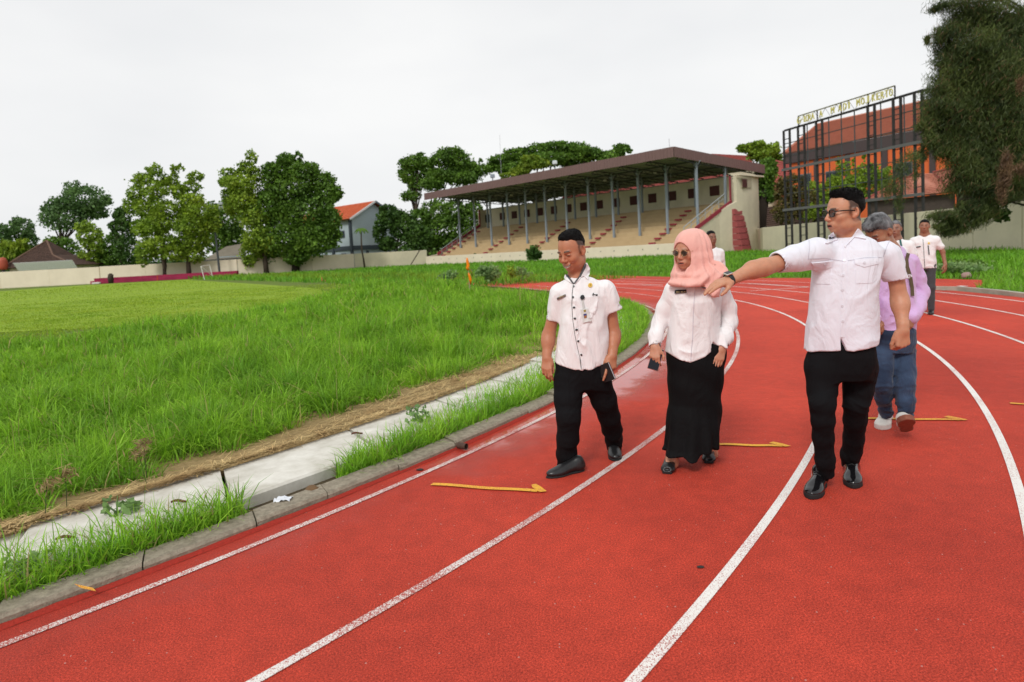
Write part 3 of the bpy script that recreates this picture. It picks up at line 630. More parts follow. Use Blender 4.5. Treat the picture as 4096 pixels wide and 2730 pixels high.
tree('broad_leaf_tree', [(1840, 480, 90, 90), (1820, 600, 95, 110), (1870, 690, 70, 70), (1780, 690, 60, 50), (1890, 430, 60, 60), (1860, 380, 80, 60)], 97, c3, 'mid', 6500, .30, (3055, 1000), 'dense tree with a thick dark trunk beside the curved stand wall', GS, rt=1.0, limbs=5, bk=bark_d, clump=10, spread=.25)
tree('garden_shrub', [(220, 900, 50, 90), (300, 870, 80, 90), (360, 980, 100, 110), (240, 1050, 80, 80)], 82, c4, 'russet', 4200, .24, (3180, 1000), 'brownish shrub behind the left posts of the letter frame', 'shrubs behind the letter frame', limbs=3)
tree('garden_shrub', [(440, 890, 70, 60), (470, 980, 80, 90), (420, 1050, 70, 60), (520, 900, 50, 60)], 84, c4, 'light', 3600, .24, (3262, 990), 'green and yellow shrub behind the letter frame left of the head', 'shrubs behind the letter frame', limbs=3)
tree('garden_tree', [(650, 740, 50, 50), (610, 680, 18, 20), (800, 770, 90, 60), (720, 700, 16, 24), (795, 670, 14, 30), (900, 800, 80, 55), (680, 860, 110, 75), (860, 880, 110, 75), (590, 850, 50, 60), (970, 745, 16, 26), (760, 940, 110, 50)], 84, c4, 'light', 7000, .22, (3420, 985), 'bright green tree in front of the orange building', 'shrubs behind the letter frame', limbs=6, clump=10, spread=.3)
tree('yellow_bush', [(430, 1040, 30, 60), (400, 1080, 35, 40)], 80, c4, 'yellow', 500, .22, (3240, 1000), 'small yellow-green bush low behind the frame', 'shrubs behind the letter frame', limbs=1)

# the great drooping casuarina on the right
cb = V(29.2, 34.0, 0)
cas = thing('casuarina_tree', cb, 'huge dark casuarina with drooping needle branches at the right edge', 'tree')
CL = [(420, 20, 130, 35), (560, 60, 150, 60), (300, 55, 35, 18), (350, 35, 50, 20), (500, 130, 120, 70), (390, 165, 80, 40), (340, 205, 45, 30), (270, 212, 16, 22), (385, 255, 70, 45), (520, 250, 140, 90), (380, 330, 70, 50), (600, 400, 200, 140), (400, 400, 95, 60), (350, 480, 80, 50), (700, 200, 140, 160), (330, 560, 80, 50),
      (300, 640, 75, 50), (430, 560, 130, 110), (420, 700, 120, 90), (640, 640, 190, 190), (285, 740, 50, 50), (360, 780, 60, 50), (470, 830, 100, 100), (660, 860, 160, 150), (480, 960, 110, 70), (620, 1020, 100, 60), (360, 1130, 75, 30), (440, 1165, 100, 45), (400, 1215, 70, 25), (550, 1120, 80, 60), (720, 990, 90, 70),
      (330, 1190, 40, 20), (500, 1080, 70, 40), (260, 660, 40, 35), (250, 820, 30, 40)]
C, R = lobes(CL, 34, c5, depth=1.0); C = np.array(C)
mb = MB(); tp = cb+V(-.3, .2, 19); mb.tube([cb, cb+V(-.2, 0, 5), cb+V(.1, 0, 11), tp], [.55, .45, .34, .12], 10)
for c_ in C[::3]:
    zb = np.clip(c_[2]-1.5, 2, 18); s0 = cb+V(0, 0, zb); mb.tube([s0, s0*.5+c_*.5+V(0, 0, .9), c_], [.09, .05, .02], 5)
mb.build('trunk', bark_d, cas, smooth=True)
cloud('needle_sprays', C, R, 125000, .028, LF['needle'], cas, aspect=12, droop=True, fill=.12, clump=22, spread=.42, seed=3)
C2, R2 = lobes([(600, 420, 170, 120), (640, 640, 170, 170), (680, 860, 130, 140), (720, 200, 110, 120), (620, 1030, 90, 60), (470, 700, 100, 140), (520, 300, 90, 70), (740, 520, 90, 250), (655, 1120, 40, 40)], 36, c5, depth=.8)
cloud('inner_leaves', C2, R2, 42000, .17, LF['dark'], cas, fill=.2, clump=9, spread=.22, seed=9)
C3_, R3_ = lobes([(690, 850, 22, 50), (680, 930, 25, 60), (660, 1000, 20, 50), (765, 885, 30, 30), (760, 450, 18, 40)], 31.5, c5)
cloud('dead_sprays', C3_, R3_, 2600, .026, leafy('dead_needles', (.11, .062, .035), (.19, .11, .06), scale=1.5, trans=.1), cas, aspect=11, droop=True, fill=.0, clump=14, spread=.9)
C4_, R4_ = lobes([(100, 960, 70, 60), (140, 880, 50, 50), (60, 1000, 45, 40), (130, 1060, 30, 70), (190, 820, 45, 40), (215, 900, 25, 60)], 33, c5)
cloud('thin_wisps', C4_, R4_, 3000, .020, LF['needle'], cas, aspect=13, droop=True, fill=.1, clump=12, spread=.5)

# far tree line closing the horizon
CT, RT = [], []
for px in range(-500, 4700, 55):
    D = rng.uniform(185, 205); hor = 1044+(px-1450)*-.0555; C_ = at(px, hor-18, D); hh_ = rng.uniform(3.0, 7.5) if px < 3000 else rng.uniform(3, 5); CT.append(V(C_[0], C_[1], hh_*.55)); RT.append((4.6, 3, hh_*.62))
tl = cloud('distant_tree_line', CT, RT, 30000, .8, LF['dark'], None, fill=.3, clump=8, spread=.3, seed=2); tag(tl, 'low dark line of distant trees closing the horizon behind everything', 'trees', kind='stuff')

# small palm by the gable house
pb = at(1458, 1052, 120); pb[2] = 0; palm = thing('palm_tree', pb, 'small palm with drooping fronds in front of the grey gable house', 'palm')
pt_ = at(1444, 915, 120); MB().tube([pb, pb*.5+pt_*.5+V(-.25, 0, 0), pt_], [.20, .15, .12], 8).build('trunk', bark, palm, smooth=True)
for k in range(11):
    a = k*2*math.pi/11+.2; d = V(math.cos(a), math.sin(a)*.8, 0); L_ = 1.55; mb = MB(); pr = None; nseg = 7; V_, F_ = [], []
    for j in range(nseg+1):
        t_ = j/nseg; c_ = pt_+d*L_*t_+V(0, 0, .75*t_-1.75*t_*t_); wd = .42*math.sin(math.pi*min(1, t_*.9+.1))*.8+.02; sd_ = np.cross(d, V(0, 0, 1))
        V_ += [c_-sd_*wd-V(0, 0, wd*.6), c_, c_+sd_*wd-V(0, 0, wd*.6)]
    for j in range(nseg):
        for q in (0, 1): F_.append((3*j+q, 3*j+q+1, 3*j+q+4, 3*j+q+3))
    obj('frond', V_, F_, LF['mid'], palm)

# weeds
def weed(px, py, h, wdt, leafm, label, n=120, size=.07, cat='weed', name='leafy_weed', z=0, D=None):
    b = gnd(px, py, 0) if D is None else at(px, py, D); b[2] = z; t = thing(name, b, label, cat)
    C = [b+V(rng.normal(0, wdt*.35), rng.normal(0, wdt*.35), h*rng.uniform(.35, .9)) for _ in range(7)]; R = [(wdt*.35, wdt*.35, h*.22)]*7
    mb = MB()
    for c_ in C: mb.tube([b, b*.5+c_*.5+V(rng.normal(0, .02), 0, h*.1), c_], [.008+h*.006, .006, .003], 4)
    mb.build('stem', LF[leafm], t)
    cloud('leaves', C, R, n, size, LF[leafm], t, aspect=1.5, fill=.1, clump=4, spread=.9); return t
weed(1960, 1150, .80, .75, 'weed', 'tall pale-leaved weed right of the orange marker', 900, .085, z=.1)
weed(1800, 1140, .7, .5, 'weed', 'small pale-leaved weed left of the orange marker', 350, .08, z=.1)
weed(2043, 1140, .85, .35, 'light', 'thin upright weed between the marker and the smiling man', 200, .07, z=.1)
weed(2092, 1135, .65, .45, 'weed', 'feathery yellow-green weed nearest the smiling man', 420, .05, z=.1)
weed(2141, 1046, 2.0, 1.3, 'dark', 'dark green shrub against the low cream stand wall', 900, .28, cat='shrub', name='wall_shrub', D=92)
weed(1900, 1040, .7, .5, 'dark', 'tiny shrub growing out of the low cream wall behind the marker', 120, .2, cat='shrub', name='wall_shrub', z=1.0, D=112)
weed(1750, 1022, 2.4, 2.6, 'mid', 'bushy shrub at the left foot of the stand wall', 900, .3, cat='shrub', name='wall_shrub', D=128)
weed(3830, 1104, .34, 1.0, 'weed', 'pale broad-leaved weeds beside the far white-shirted man', 800, .065, z=.05)
weed(3890, 1090, .38, 1.0, 'mid', 'dark green weeds behind the pinkish rock', 700, .065, z=.05)
weed(1700, 1722, .20, .16, 'weed', 'broad-leaved weed in the trench grass beside the kerb pipe', 60, .028, z=.02)
weed(470, 2120, .20, .14, 'weed', 'broad-leaved weed in the spiky grass near the brick piece', 50, .03, z=.02)
weed(110, 2325, .12, .14, 'weed', 'low round-leaved weed at the bottom left kerb', 60, .025, z=.02)
# brown sedge seed heads near the slabs
sdm = leafy('seed_heads', (.22, .16, .07), (.36, .27, .12), scale=4, trans=.2)
for px, py in ((180, 2050), (270, 2000), (590, 1850), (600, 1900)):
    b = gnd(px, py+90); t = thing('sedge', b, {180: 'sedge with brown seed head nearest the left edge above the slabs', 270: 'tall dark-stemmed sedge with brown seed head by the slabs', 590: 'sedge with pale brown seed head in the grass edge', 600: 'lower one of the two sedges at the grass edge'}[px], 'sedge')
    tp_ = b+V(rng.normal(0, .05), rng.normal(0, .03), .30); MB().tube([b, tp_], [.003, .002], 4).build('stem', mat('sedge_stem', (.04, .06, .02)), t)
    cloud('seed_head', [tp_], [(.06, .06, .05)], 90, .006, sdm, t, aspect=7, fill=0, clump=3, spread=.5)
# ------------------------------------------------------------------ grandstand
SO = V(20.55, 80.91, 0); ES = unit(V(-.661, .750, 0)); ET = V(ES[1], -ES[0], 0); EZ = V(0, 0, 1)
def S(s, t, z): return SO+ES*s+ET*t+EZ*z
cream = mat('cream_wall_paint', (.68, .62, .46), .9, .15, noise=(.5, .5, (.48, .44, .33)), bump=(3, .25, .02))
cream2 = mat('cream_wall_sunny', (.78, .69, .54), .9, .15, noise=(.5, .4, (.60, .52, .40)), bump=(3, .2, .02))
tan = mat('tan_seat_concrete', (.52, .39, .225), .9, .1, noise=(.5, .45, (.40, .29, .16)), bump=(4, .2, .01))
tanr = mat('tan_seat_riser', (.375, .26, .11), .9, .1, noise=(.7, .35, (.28, .18, .08)))
maroon = mat('maroon_paint', (.34, .05, .07), .85, .15, noise=(2, .5, (.20, .03, .045)))
maroon_d = mat('dark_maroon_shutter', (.075, .024, .022), .7, .3)
steel = mat('grey_blue_steel', (.24, .28, .32), .6, .35)
steel_d = mat('dark_steel_truss', (.06, .07, .075), .7, .3)
roofm = mat('brown_corrugated_metal', (.17, .098, .092), .6, .35, noise=(1.2, .4, (.13, .075, .07)))
roofu = mat('roof_underside', (.20, .225, .215), .8, .2)
stand = thing('grandstand', SO, 'long roofed grandstand with tan seat rows and a brown metal fascia', 'grandstand')
SL = 55.0
MB().box(S(SL/2-.3, -.12, .8), (SL+.6, .24, 1.62), (ES, ET, EZ)).build('front_wall', cream2, stand, bevel=.02)
# small dark weep holes along the front wall
hole = None
for k in range(22):
    p = S(2+k*2.4, -.245, 1.0)
    if hole is None: hole = MB().box(p, (.12, .02, .16), (ES, ET, EZ)).build('weep_hole', mat('weep_hole_dark', (.05, .045, .035)), stand); p0 = p
    else: share(hole, 'weep_hole', stand, p-p0)
MB().box(S(SL/2, 1.1, .6), (SL-.6, 2.2, 1.2), (ES, ET, EZ)).build('walkway', tan, stand)
rowm = None
for n_ in range(9):
    z = 1.65+.62*n_; t0 = 2.2+1.25*n_
    if rowm is None:
        rowm = MB().box(S(SL/2, t0+.66, z-.31), (SL-.8, 1.30, .62), (ES, ET, EZ)).build('seat_row', tan, stand, bevel=.03)
    else: share(rowm, 'seat_row', stand, ET*1.25*n_+EZ*.62*n_)
MB().box(S(SL/2, 13.6+.7, 6.9/2), (SL-.4, 1.7, 6.9), (ES, ET, EZ)).build('top_landing', tan, stand)
st0 = None
for sA in (52.6, 40.0, 28.2, 16.2, 4.6):
    for n_ in range(8):
        p = S(sA, 2.2+1.25*n_-.02+.0, 1.65+.62*n_+.10)
        if st0 is None:
            st0 = MB().box(p+ET*.0, (.9, .45, .22), (ES, ET, EZ)).build('aisle_step', maroon, stand); q0 = p
        else: share(st0, 'aisle_step', stand, p-q0)
# red edge lines on the left end slope and back wall with shutters
MB().box(S(SL/2, 15.2, 8.7), (SL-.2, .3, 3.7), (ES, ET, EZ)).build('back_wall', cream, stand)
MB().box(S(SL/2, 15.2, 10.62), (SL, .5, .14), (ES, ET, EZ)).build('wall_coping', mat('grey_coping', (.30, .30, .28)), stand)
wd = None
for k in range(14):
    s_ = 2.75+3.62*k; p = S(s_, 15.03, 8.85)
    if wd is None:
        wd = MB().box(p, (1.55, .06, 1.42), (ES, ET, EZ)).build('shutter', maroon_d, stand); w0 = p
        sl = MB()
        for j in range(5): sl.box(p-ET*.04+EZ*(-.52+.26*j), (1.4, .03, .06), (ES, ET, EZ))
        fr = sl.build('shutter_slats', mat('shutter_slat', (.10, .035, .03)), wd); 
    else:
        c = share(wd, 'shutter', stand, p-w0); d = fr.copy(); SC.collection.objects.link(d); d.parent = c
MB().box(S(54.4, 15.02, 8.75), (2.4, .1, 1.6), (ES, ET, EZ)).build('opening', mat('dark_opening', (.02, .022, .018)), stand)
# left end wall with red slope edge
mb = MB(); 
for side, s_ in ((0, 55.1),):
    P = [S(s_, 0, 0), S(s_, 15.4, 0), S(s_, 15.4, 10.6), S(s_, 13.4, 10.6), S(s_, 13.4, 7.4), S(s_, 2.4, 1.95), S(s_, 0, 1.62)]
    mb.prism(P, ES*.35)
mb.build('end_wall', cream, stand)
MB().bar(S(54.95, 2.4, 1.99), S(54.95, 13.4, 7.44), .5, .10, up=ES).bar(S(54.95, 13.35, 7.4), S(54.95, 13.35, 10.6), .3, .12, up=ES).build('red_edge', maroon, stand)
# roof
RZ = lambda t: 12.75-.048*t
def corr(L_, h, pitch, dep):   # corrugated panel in (s, z)
    n_ = int(L_/pitch); v, f = [], []
    for i in range(n_+1):
        x = L_*i/n_; d = dep if i % 2 else 0; v += [(x, d, 0), (x, d, h)]
    for i in range(n_): f.append((2*i, 2*i+2, 2*i+3, 2*i+1))
    return v, f
PL = 2.30; v, f = corr(PL, 1.28, .23, .055); fp = None
for k in range(24):
    o = S(-.75+k*(PL+.004), -.05, 12.30)
    if fp is None:
        fp = obj('fascia_panel', [o+ES*a-ET*b+EZ*c for a, b, c in v], f, roofm, stand, solid=.03); f0 = o
    else: share(fp, 'fascia_panel', stand, o-f0+EZ*rng.normal(0, .006))
fe = None
for k in range(10):
    o = S(-.80, .0+k*(PL+.004), 12.30-.048*k*PL)
    if fe is None:
        fe = obj('end_fascia_panel', [o+ET*a-ES*b+EZ*(c-.048*a) for a, b, c in v], f, roofm, stand, solid=.03); f1 = o
    else: share(fe, 'end_fascia_panel', stand, o-f1)
roof = obj('roof_sheet', [S(-.8, 0, 13.52), S(54.6, 0, 13.52), S(54.6, 23, 12.42), S(-.8, 23, 12.42)], [(0, 1, 2, 3)], roofm, stand, solid=.06)
obj('ceiling_sheet', [S(-.7, .1, 12.95), S(54.5, .1, 12.95), S(54.5, 23, 11.95), S(-.7, 23, 11.95)], [(3, 2, 1, 0)], roofu, stand, solid=.03)
pu = None
for k in range(14):
    p = S(SL/2-.6, .6+k*1.6, 12.86-.045*(k*1.6))
    if pu is None: pu = MB().box(p, (54.8, .10, .16), (ES, ET, EZ)).build('purlin', mat('pale_purlin', (.34, .37, .35)), stand); u0 = p
    else: share(pu, 'purlin', stand, p-u0)
pf = pr_ = tr_ = cap_ = None
for k in range(12):
    s_ = -.35+4.71*k
    if pf is None:
        pf = MB().box(S(s_, 5.5, (2.9+12.4)/2), (.30, .30, 9.5), (ES, ET, EZ)).build('front_post', steel, stand, bevel=.03)
        pr_ = MB().box(S(s_, 12.6, (6.6+12.1)/2), (.30, .30, 5.5), (ES, ET, EZ)).build('rear_post', steel, stand, bevel=.03)
        mb = MB().bar(S(s_, .2, 12.62), S(s_, 22.5, 11.6), .14, .16, up=ES).bar(S(s_, 1.0, 12.1), S(s_, 22, 11.1), .12, .12, up=ES)
        for j in range(13):
            t_ = 1.0+j*1.7; mb.bar(S(s_, t_, 12.1-.048*(t_-1)), S(s_, t_+.85, 12.58-.048*t_), .07, .07, up=ES); mb.bar(S(s_, t_+.85, 12.58-.048*t_), S(s_, t_+1.7, 12.1-.048*(t_+.7)), .07, .07, up=ES)
        for q in ((5.5, 12.3), (12.6, 12.0)):
            mb.bar(S(s_, q[0], q[1]-1.2), S(s_, q[0]-1.2, q[1]-.15), .12, .1, up=ES); mb.bar(S(s_, q[0], q[1]-1.2), S(s_, q[0]+1.2, q[1]-.2), .12, .1, up=ES)
        tr_ = mb.build('roof_truss', steel_d, stand); s0_ = s_
        cap_ = MB().box(S(s_, 5.5, 12.1), (1.3, .1, .1), (ES, ET, EZ)).bar(S(s_-.7, 5.5, 12.15), S(s_, 5.5, 11.4), .08, .08, up=ET).bar(S(s_+.7, 5.5, 12.15), S(s_, 5.5, 11.4), .08, .08, up=ET).build('post_bracket', steel, stand)
    else:
        for q, nm in ((pf, 'front_post'), (pr_, 'rear_post'), (tr_, 'roof_truss'), (cap_, 'post_bracket')): share(q, nm, stand, ES*(s_-s0_))
MB().bar(S(-.5, 5.5, 12.15), S(54.4, 5.5, 12.15), .22, .22).build('front_beam', steel_d, stand)
MB().bar(S(-.5, 12.6, 11.8), S(54.4, 12.6, 11.8), .22, .22).build('rear_beam', steel_d, stand)
for (a, b) in ((9, 9.5), (18, 9), (27, 9), (40, 9)):
    p = S(a, b, 12.1); MB().tube([p, p-EZ*.28], [.22, .32], 8).build('ceiling_lamp', mat('lamp_white', (.7, .7, .7)), stand)
# rails at both ends
def rail(s_, t0, z0, t1, z1, nm):
    mb = MB(); mb.tube([S(s_, t0, z0), S(s_, t1, z1)], .06, 6); mb.tube([S(s_, t0, z0-.55), S(s_, t1, z1-.55)], .035, 5)
    for j in range(7):
        t_ = t0+(t1-t0)*j/6; z = z0+(z1-z0)*j/6; mb.tube([S(s_, t_, z-1.25), S(s_, t_, z)], .05, 5)
    mb.build(nm, mat('rail_grey', (.34, .37, .38), .5), stand)
rail(-1.2, .9, 3.55, 11.0, 8.0, 'handrail'); rail(54.9, 3.4, 2.9, 11.2, 7.2, 'handrail')
# near end: slope wall, curved tower, red stepped buttress
outl = [(-2.0, 0), (18.2, 0), (17.9, 4), (17.6, 8), (17.5, 10.2), (11.2, 9.95), (11.2, 6.75), (2.2, 3.2), (0.2, 2.2), (-2.0, 1.6)]
def bulge(t): return -2.0+1.1*max(0, 1-((t-14)/5.5)**2)*-1.0
mb = MB(); cols = [-2, -1, .2, 1.2, 2.2, 4, 6, 8, 9.5, 10.6, 11.19, 11.2, 12.5, 13.5, 14.5, 15.5, 16.3, 17, 17.5]
topz = lambda t: np.interp(t, [-2, .2, 2.2, 11.19, 11.2, 17.6], [1.6, 2.2, 3.2, 6.75, 9.95, 10.2])
v = []; f = []
for t_ in cols:
    s_ = bulge(t_) if t_ >= 8.5 else -2.0
    v += [S(s_, t_, 0), S(s_, t_, topz(t_)), S(s_+.4, t_, topz(t_)), S(s_+.4, t_, 0)]
for i in range(len(cols)-1):
    for q in range(3): f.append((4*i+q, 4*i+4+q, 4*i+5+q, 4*i+q+1))
f += [(3, 2, 1, 0)]; e = 4*(len(cols)-1); f.append((e, e+1, e+2, e+3))
obj('tower_wall', v, [q[::-1] for q in f], cream, stand)
MB().bar(S(-2.05, 2.2, 3.26), S(-2.05, 11.2, 6.80), .5, .12, up=ES).build('red_edge', maroon, stand)
MB().bar(S(-1.9, 11.18, 6.7), S(-1.9, 11.18, 10.2), .35, .12, up=ES).build('red_edge', maroon, stand)
MB().box(S(-3.14, 13.3, 9.2), (.12, 2.5, 1.25), (ES, ET, EZ)).build('tower_opening', mat('tower_recess', (.40, .35, .25), .9), stand)
MB().box(S(-3.24, 12.6, 9.15), (.08, 1.2, 1.1), (ES, ET, EZ)).build('tower_shutter', maroon_d, stand)
MB().box(S(-3.0, 14.3, 10.25), (.9, 6.6, .18), (ES, ET, EZ)).build('tower_coping', cream2, stand)
brm = mat('maroon_brick', (.34, .085, .085), .85, .15, noise=(1.2, .5, (.26, .06, .06)))
for k in range(7):
    z0, z1 = k*.83, k*.83+.77; wA = lambda z: 10.15; wB = lambda z: 12.55+1.95*(1-z/5.85)
    sb = lambda z: -2.3-1.3*(1-z/5.85)-.45
    P = [S(-2.0, wA(z0), z0), S(sb(z0), (wA(z0)+.15), z0), S(sb(z0), (wA(z0)+wB(z0))/2, z0), S(-3.0, wB(z0), z0)]
    Q = [S(-2.0, wA(z1), z1), S(sb(z1), (wA(z1)+.15), z1), S(sb(z1), (wA(z1)+wB(z1))/2, z1), S(-3.0, wB(z1), z1)]
    MB().hexa(P+Q).build('buttress_block', brm, stand, bevel=.02)
z0 = 0; P = [S(-2.0, 10.1, 0), S(-3.5, 10.3, 0), S(-3.5, 12, 0), S(-2.9, 14.2, 0)]; Q = [S(-2.0, 10.1, 5.8), S(-2.55, 10.3, 5.8), S(-2.55, 11.3, 5.8), S(-2.8, 12.4, 5.8)]
MB().hexa(P+Q).build('buttress_core', mat('buttress_mortar', (.45, .30, .27), .9), stand)
# roof floodlight boxes
for px, py in ((2219, 651), (1970, 705)):
    b = at(px, py+18, 126); p = at(px, py, 126); ft = thing('roof_lamp', b, 'small white floodlight on the stand roof edge' if px > 2100 else 'dark round lamp on the stand roof further left', 'lamp')
    MB().tube([b-EZ*.8, p], .10, 5).build('bracket', steel_d, ft); MB().box(p, (.9, .5, .75)).build('lamp_head', mat('lamp_pale', (.6, .66, .66)) if px > 2100 else steel, ft, bevel=.1)

# ------------------------------------------------------------------ boundary walls
def wall(pts, h, name, label, mt=cream, seams=9.0, th=.25):
    t = thing(name, (*pts[0], 0), label, 'wall'); 
    for a, b in zip(pts[:-1], pts[1:]):
        A, B = V(*a, 0), V(*b, 0); Ln = np.linalg.norm(B-A); n_ = max(1, int(round(Ln/seams))); d = (B-A)/Ln
        for k in range(n_):
            p, q = A+d*(Ln*k/n_+.02), A+d*(Ln*(k+1)/n_-.02); dz = rng.normal(0, .015)
            MB().bar(p+EZ*(h/2+dz), q+EZ*(h/2+dz), th, h, up=np.cross(d, EZ)*1.0).build('wall_panel', mt, t) if False else \
                MB().box((p+q)/2+EZ*(h/2+dz), (np.linalg.norm(q-p), th, h), (d, np.cross(EZ, d), EZ)).build('wall_panel', mt, t, bevel=.02)
        MB().box((A+B)/2+EZ*((h-.1)/2), (Ln-.02, th-.06, h-.1), (d, np.cross(EZ, d), EZ)).build('wall_core', mt, t)
    return t
def gd(px, D): p = at(px, 1100, D); return (p[0], p[1])
wall([gd(3027, 95), gd(3060, 79), gd(3500, 56), gd(3900, 43.5), gd(4096, 39), gd(4500, 33)], 2.95, 'boundary_wall', 'cream boundary wall on the right behind the letter frame and casuarina')
wr = wall([gd(-350, 122), gd(0, 115.5), gd(400, 114.5)], 2.95, 'boundary_wall', 'cream boundary wall at far left behind the pitch', cream2)
wall([gd(402, 114.5), gd(952, 114.5)], 2.95, 'boundary_wall', 'cream boundary wall behind the dark red seat row', cream2)
wall([gd(954, 114.5), gd(1250, 119), gd(1420, 124)], 2.95, 'boundary_wall', 'cream boundary wall behind the big round tree trunks', cream2)
wall([gd(1422, 124), gd(1712, 128)], 2.95, 'boundary_wall', 'cream boundary wall between the small palm and the stand', cream)
# dark red low seat
pA, pB = V(*gd(369, 108.5), 0), V(*gd(945, 110.5), 0); d_ = unit(pB-pA); nn_ = np.cross(EZ, d_)
sr = thing('seat_row', pA, 'long low dark red stepped seat in front of the left wall', 'bench'); Ln = np.linalg.norm(pB-pA)
crim = mat('crimson_paint', (.34, .03, .08), .8, .2, noise=(.8, .5, (.12, .012, .03)))
MB().box((pA+pB)/2+EZ*.25, (Ln, 1.6, .5), (d_, nn_, EZ)).build('lower_step', crim, sr)
MB().box((pA+pB)/2+EZ*.47+nn_*.9, (Ln, 1.0, .94), (d_, nn_, EZ)).build('upper_step', crim, sr)
pbx = at(442, 1108, 108); pbx[2] = 0; cc = thing('tree_stump', pbx, 'brown stump on the left part of the dark red seat', 'stump')
MB().tube([pbx, pbx+V(0, 0, .9), pbx+V(.06, 0, 1.45), pbx+V(.06, 0, 1.65)], [.38, .48, .42, .2], 9).build('wood', bark, cc, smooth=True)
wp = at(385, 1131, 107); wp[2] = 0; o = MB().box(wp+EZ*.15, (1.3, .5, .3)).build('white_block', mat('white_chalk', (.6, .58, .52)), None, bevel=.05); tag(o, 'white concrete block at the left end of the dark red seat', 'block')
# floodlight mast
mb0 = at(880, 1105, 112); mb0[2] = 0; mtp = at(850, 830, 112)
fm = thing('floodlight_mast', mb0, 'dark floodlight mast with two lamp arrays between the left trees', 'lamp post')
MB().tube([mb0, mtp], [.22, .13], 8).build('mast', steel_d, fm); MB().box(mtp+EZ*.2, (3.4, .1, .12)).build('crossbar', steel_d, fm)
for k in range(6):
    p = mtp+V(-1.5+1.2*(k//2)*1.25, -.15, .55-.75*(k % 2)); MB().box(p, (.75, .3, .5)).build('lamp', mat('lamp_glassy', (.35, .38, .4), .3), fm, bevel=.06)
MB().box(mb0+EZ*.2, (.9, .9, .4)).build('footing', conc, fm, bevel=.05)
lp = at(1638, 1040, 121); lp[2] = 0; lq = at(1680, 1000, 123.5); o = MB().tube([lp, lq], .09, 6).build('leaning_pole', bark_d, None); tag(o, 'dark stick leaning against the cream wall left of the stand', 'pole')
for px, y0_, y1_, D_, lb in ((2002, 540, 640, 150, 'very thin antenna rod standing in the sky behind the stand roof'), (2679, 556, 600, 90, 'tiny thin rod above the peak of the stand roof')):
    a_, b_2 = at(px, y1_, D_), at(px-3, y0_, D_); o = MB().tube([a_*V(1, 1, 0)+V(0, 0, max(0, a_[2]-4)), a_, b_2], .035, 5).build('antenna', mat('pale_rod', (.45, .46, .48)), None); tag(o, lb, 'antenna')
# goal frame (small white)
ga, gb_ = at(818, 1120, 92), at(852, 1117, 96); ga[2] = gb_[2] = 0
gf = thing('goal_frame', ga, 'small white metal goal frame near the floodlight mast', 'goal'); wm_ = mat('white_metal', (.75, .75, .72), .5)
MB().tube([ga, ga+V(-.35, 0, 1.95)], .05, 6).build('post', wm_, gf); MB().tube([gb_, gb_+V(-.35, 0, 2.1)], .05, 6).build('post', wm_, gf)
MB().tube([ga+V(-.35, 0, 1.95), gb_+V(-.35, 0, 2.1)], .05, 6).build('crossbar', wm_, gf); MB().tube([ga+V(-.35, 0, 1.95), (ga+gb_)/2+V(.9, .4, 0)], .04, 6).build('brace', wm_, gf)
rp_ = at(630, 1112, 108); rp_[2] = 0; o = MB().tube([rp_, rp_+EZ*.9], .08, 6).build('red_marker', mat('orange_red', (.5, .06, .02)), None); tag(o, 'small red post stuck before the dark red seat', 'post')

# orange marker stick in the grass
fb = at(1881, 1180, 25); fb[2] = 0; ft_ = at(1870, 1034, 25)
mk = thing('marker_flag', fb, 'orange plastic strips and tape tied to a stick in the grass', 'flag')
MB().tube([fb, ft_], [.022, .016], 6).build('stick', mat('pale_wood', (.35, .28, .18)), mk)
oran = mat('orange_plastic', (.95, .24, .0), .45, .4, bump=(20, .4, .02))
def ribbon(name, pts, w1, mt, par):
    mb = MB(); V_, F_ = [], []
    for i, p in enumerate(pts):
        w_ = w1[i]; ph = i*.7; V_ += [p+V(-w_, .03*math.sin(ph), 0), p+V(w_*.2, -.05*math.cos(ph), 0), p+V(w_, .04*math.sin(ph+1), 0)]
    for i in range(len(pts)-1):
        for q in (0, 1): F_.append((3*i+q, 3*i+q+1, 3*i+q+4, 3*i+q+3))
    return obj(name, V_, F_, mt, par, smooth=True, solid=.006)
ribbon('upper_strip', [at(1868+dx, y, 24.95) for dx, y in ((0, 1032), (1, 1045), (4, 1060), (2, 1072), (4, 1083))], [.02, .05, .055, .065, .04], oran, mk)
ribbon('lower_strip', [at(1876+dx, y, 24.95) for dx, y in ((-2, 1092), (2, 1105), (5, 1120), (7, 1140))], [.02, .05, .055, .02], oran, mk)
ribbon('tape', [at(1880+dx, y, 24.9) for dx, y in ((-8, 1070), (0, 1080), (6, 1092), (9, 1106))], [.02, .03, .02, .015], mat('yellow_black_tape', (.55, .45, .02), .5, noise=(9, 1.0, (.02, .02, .01))), mk)
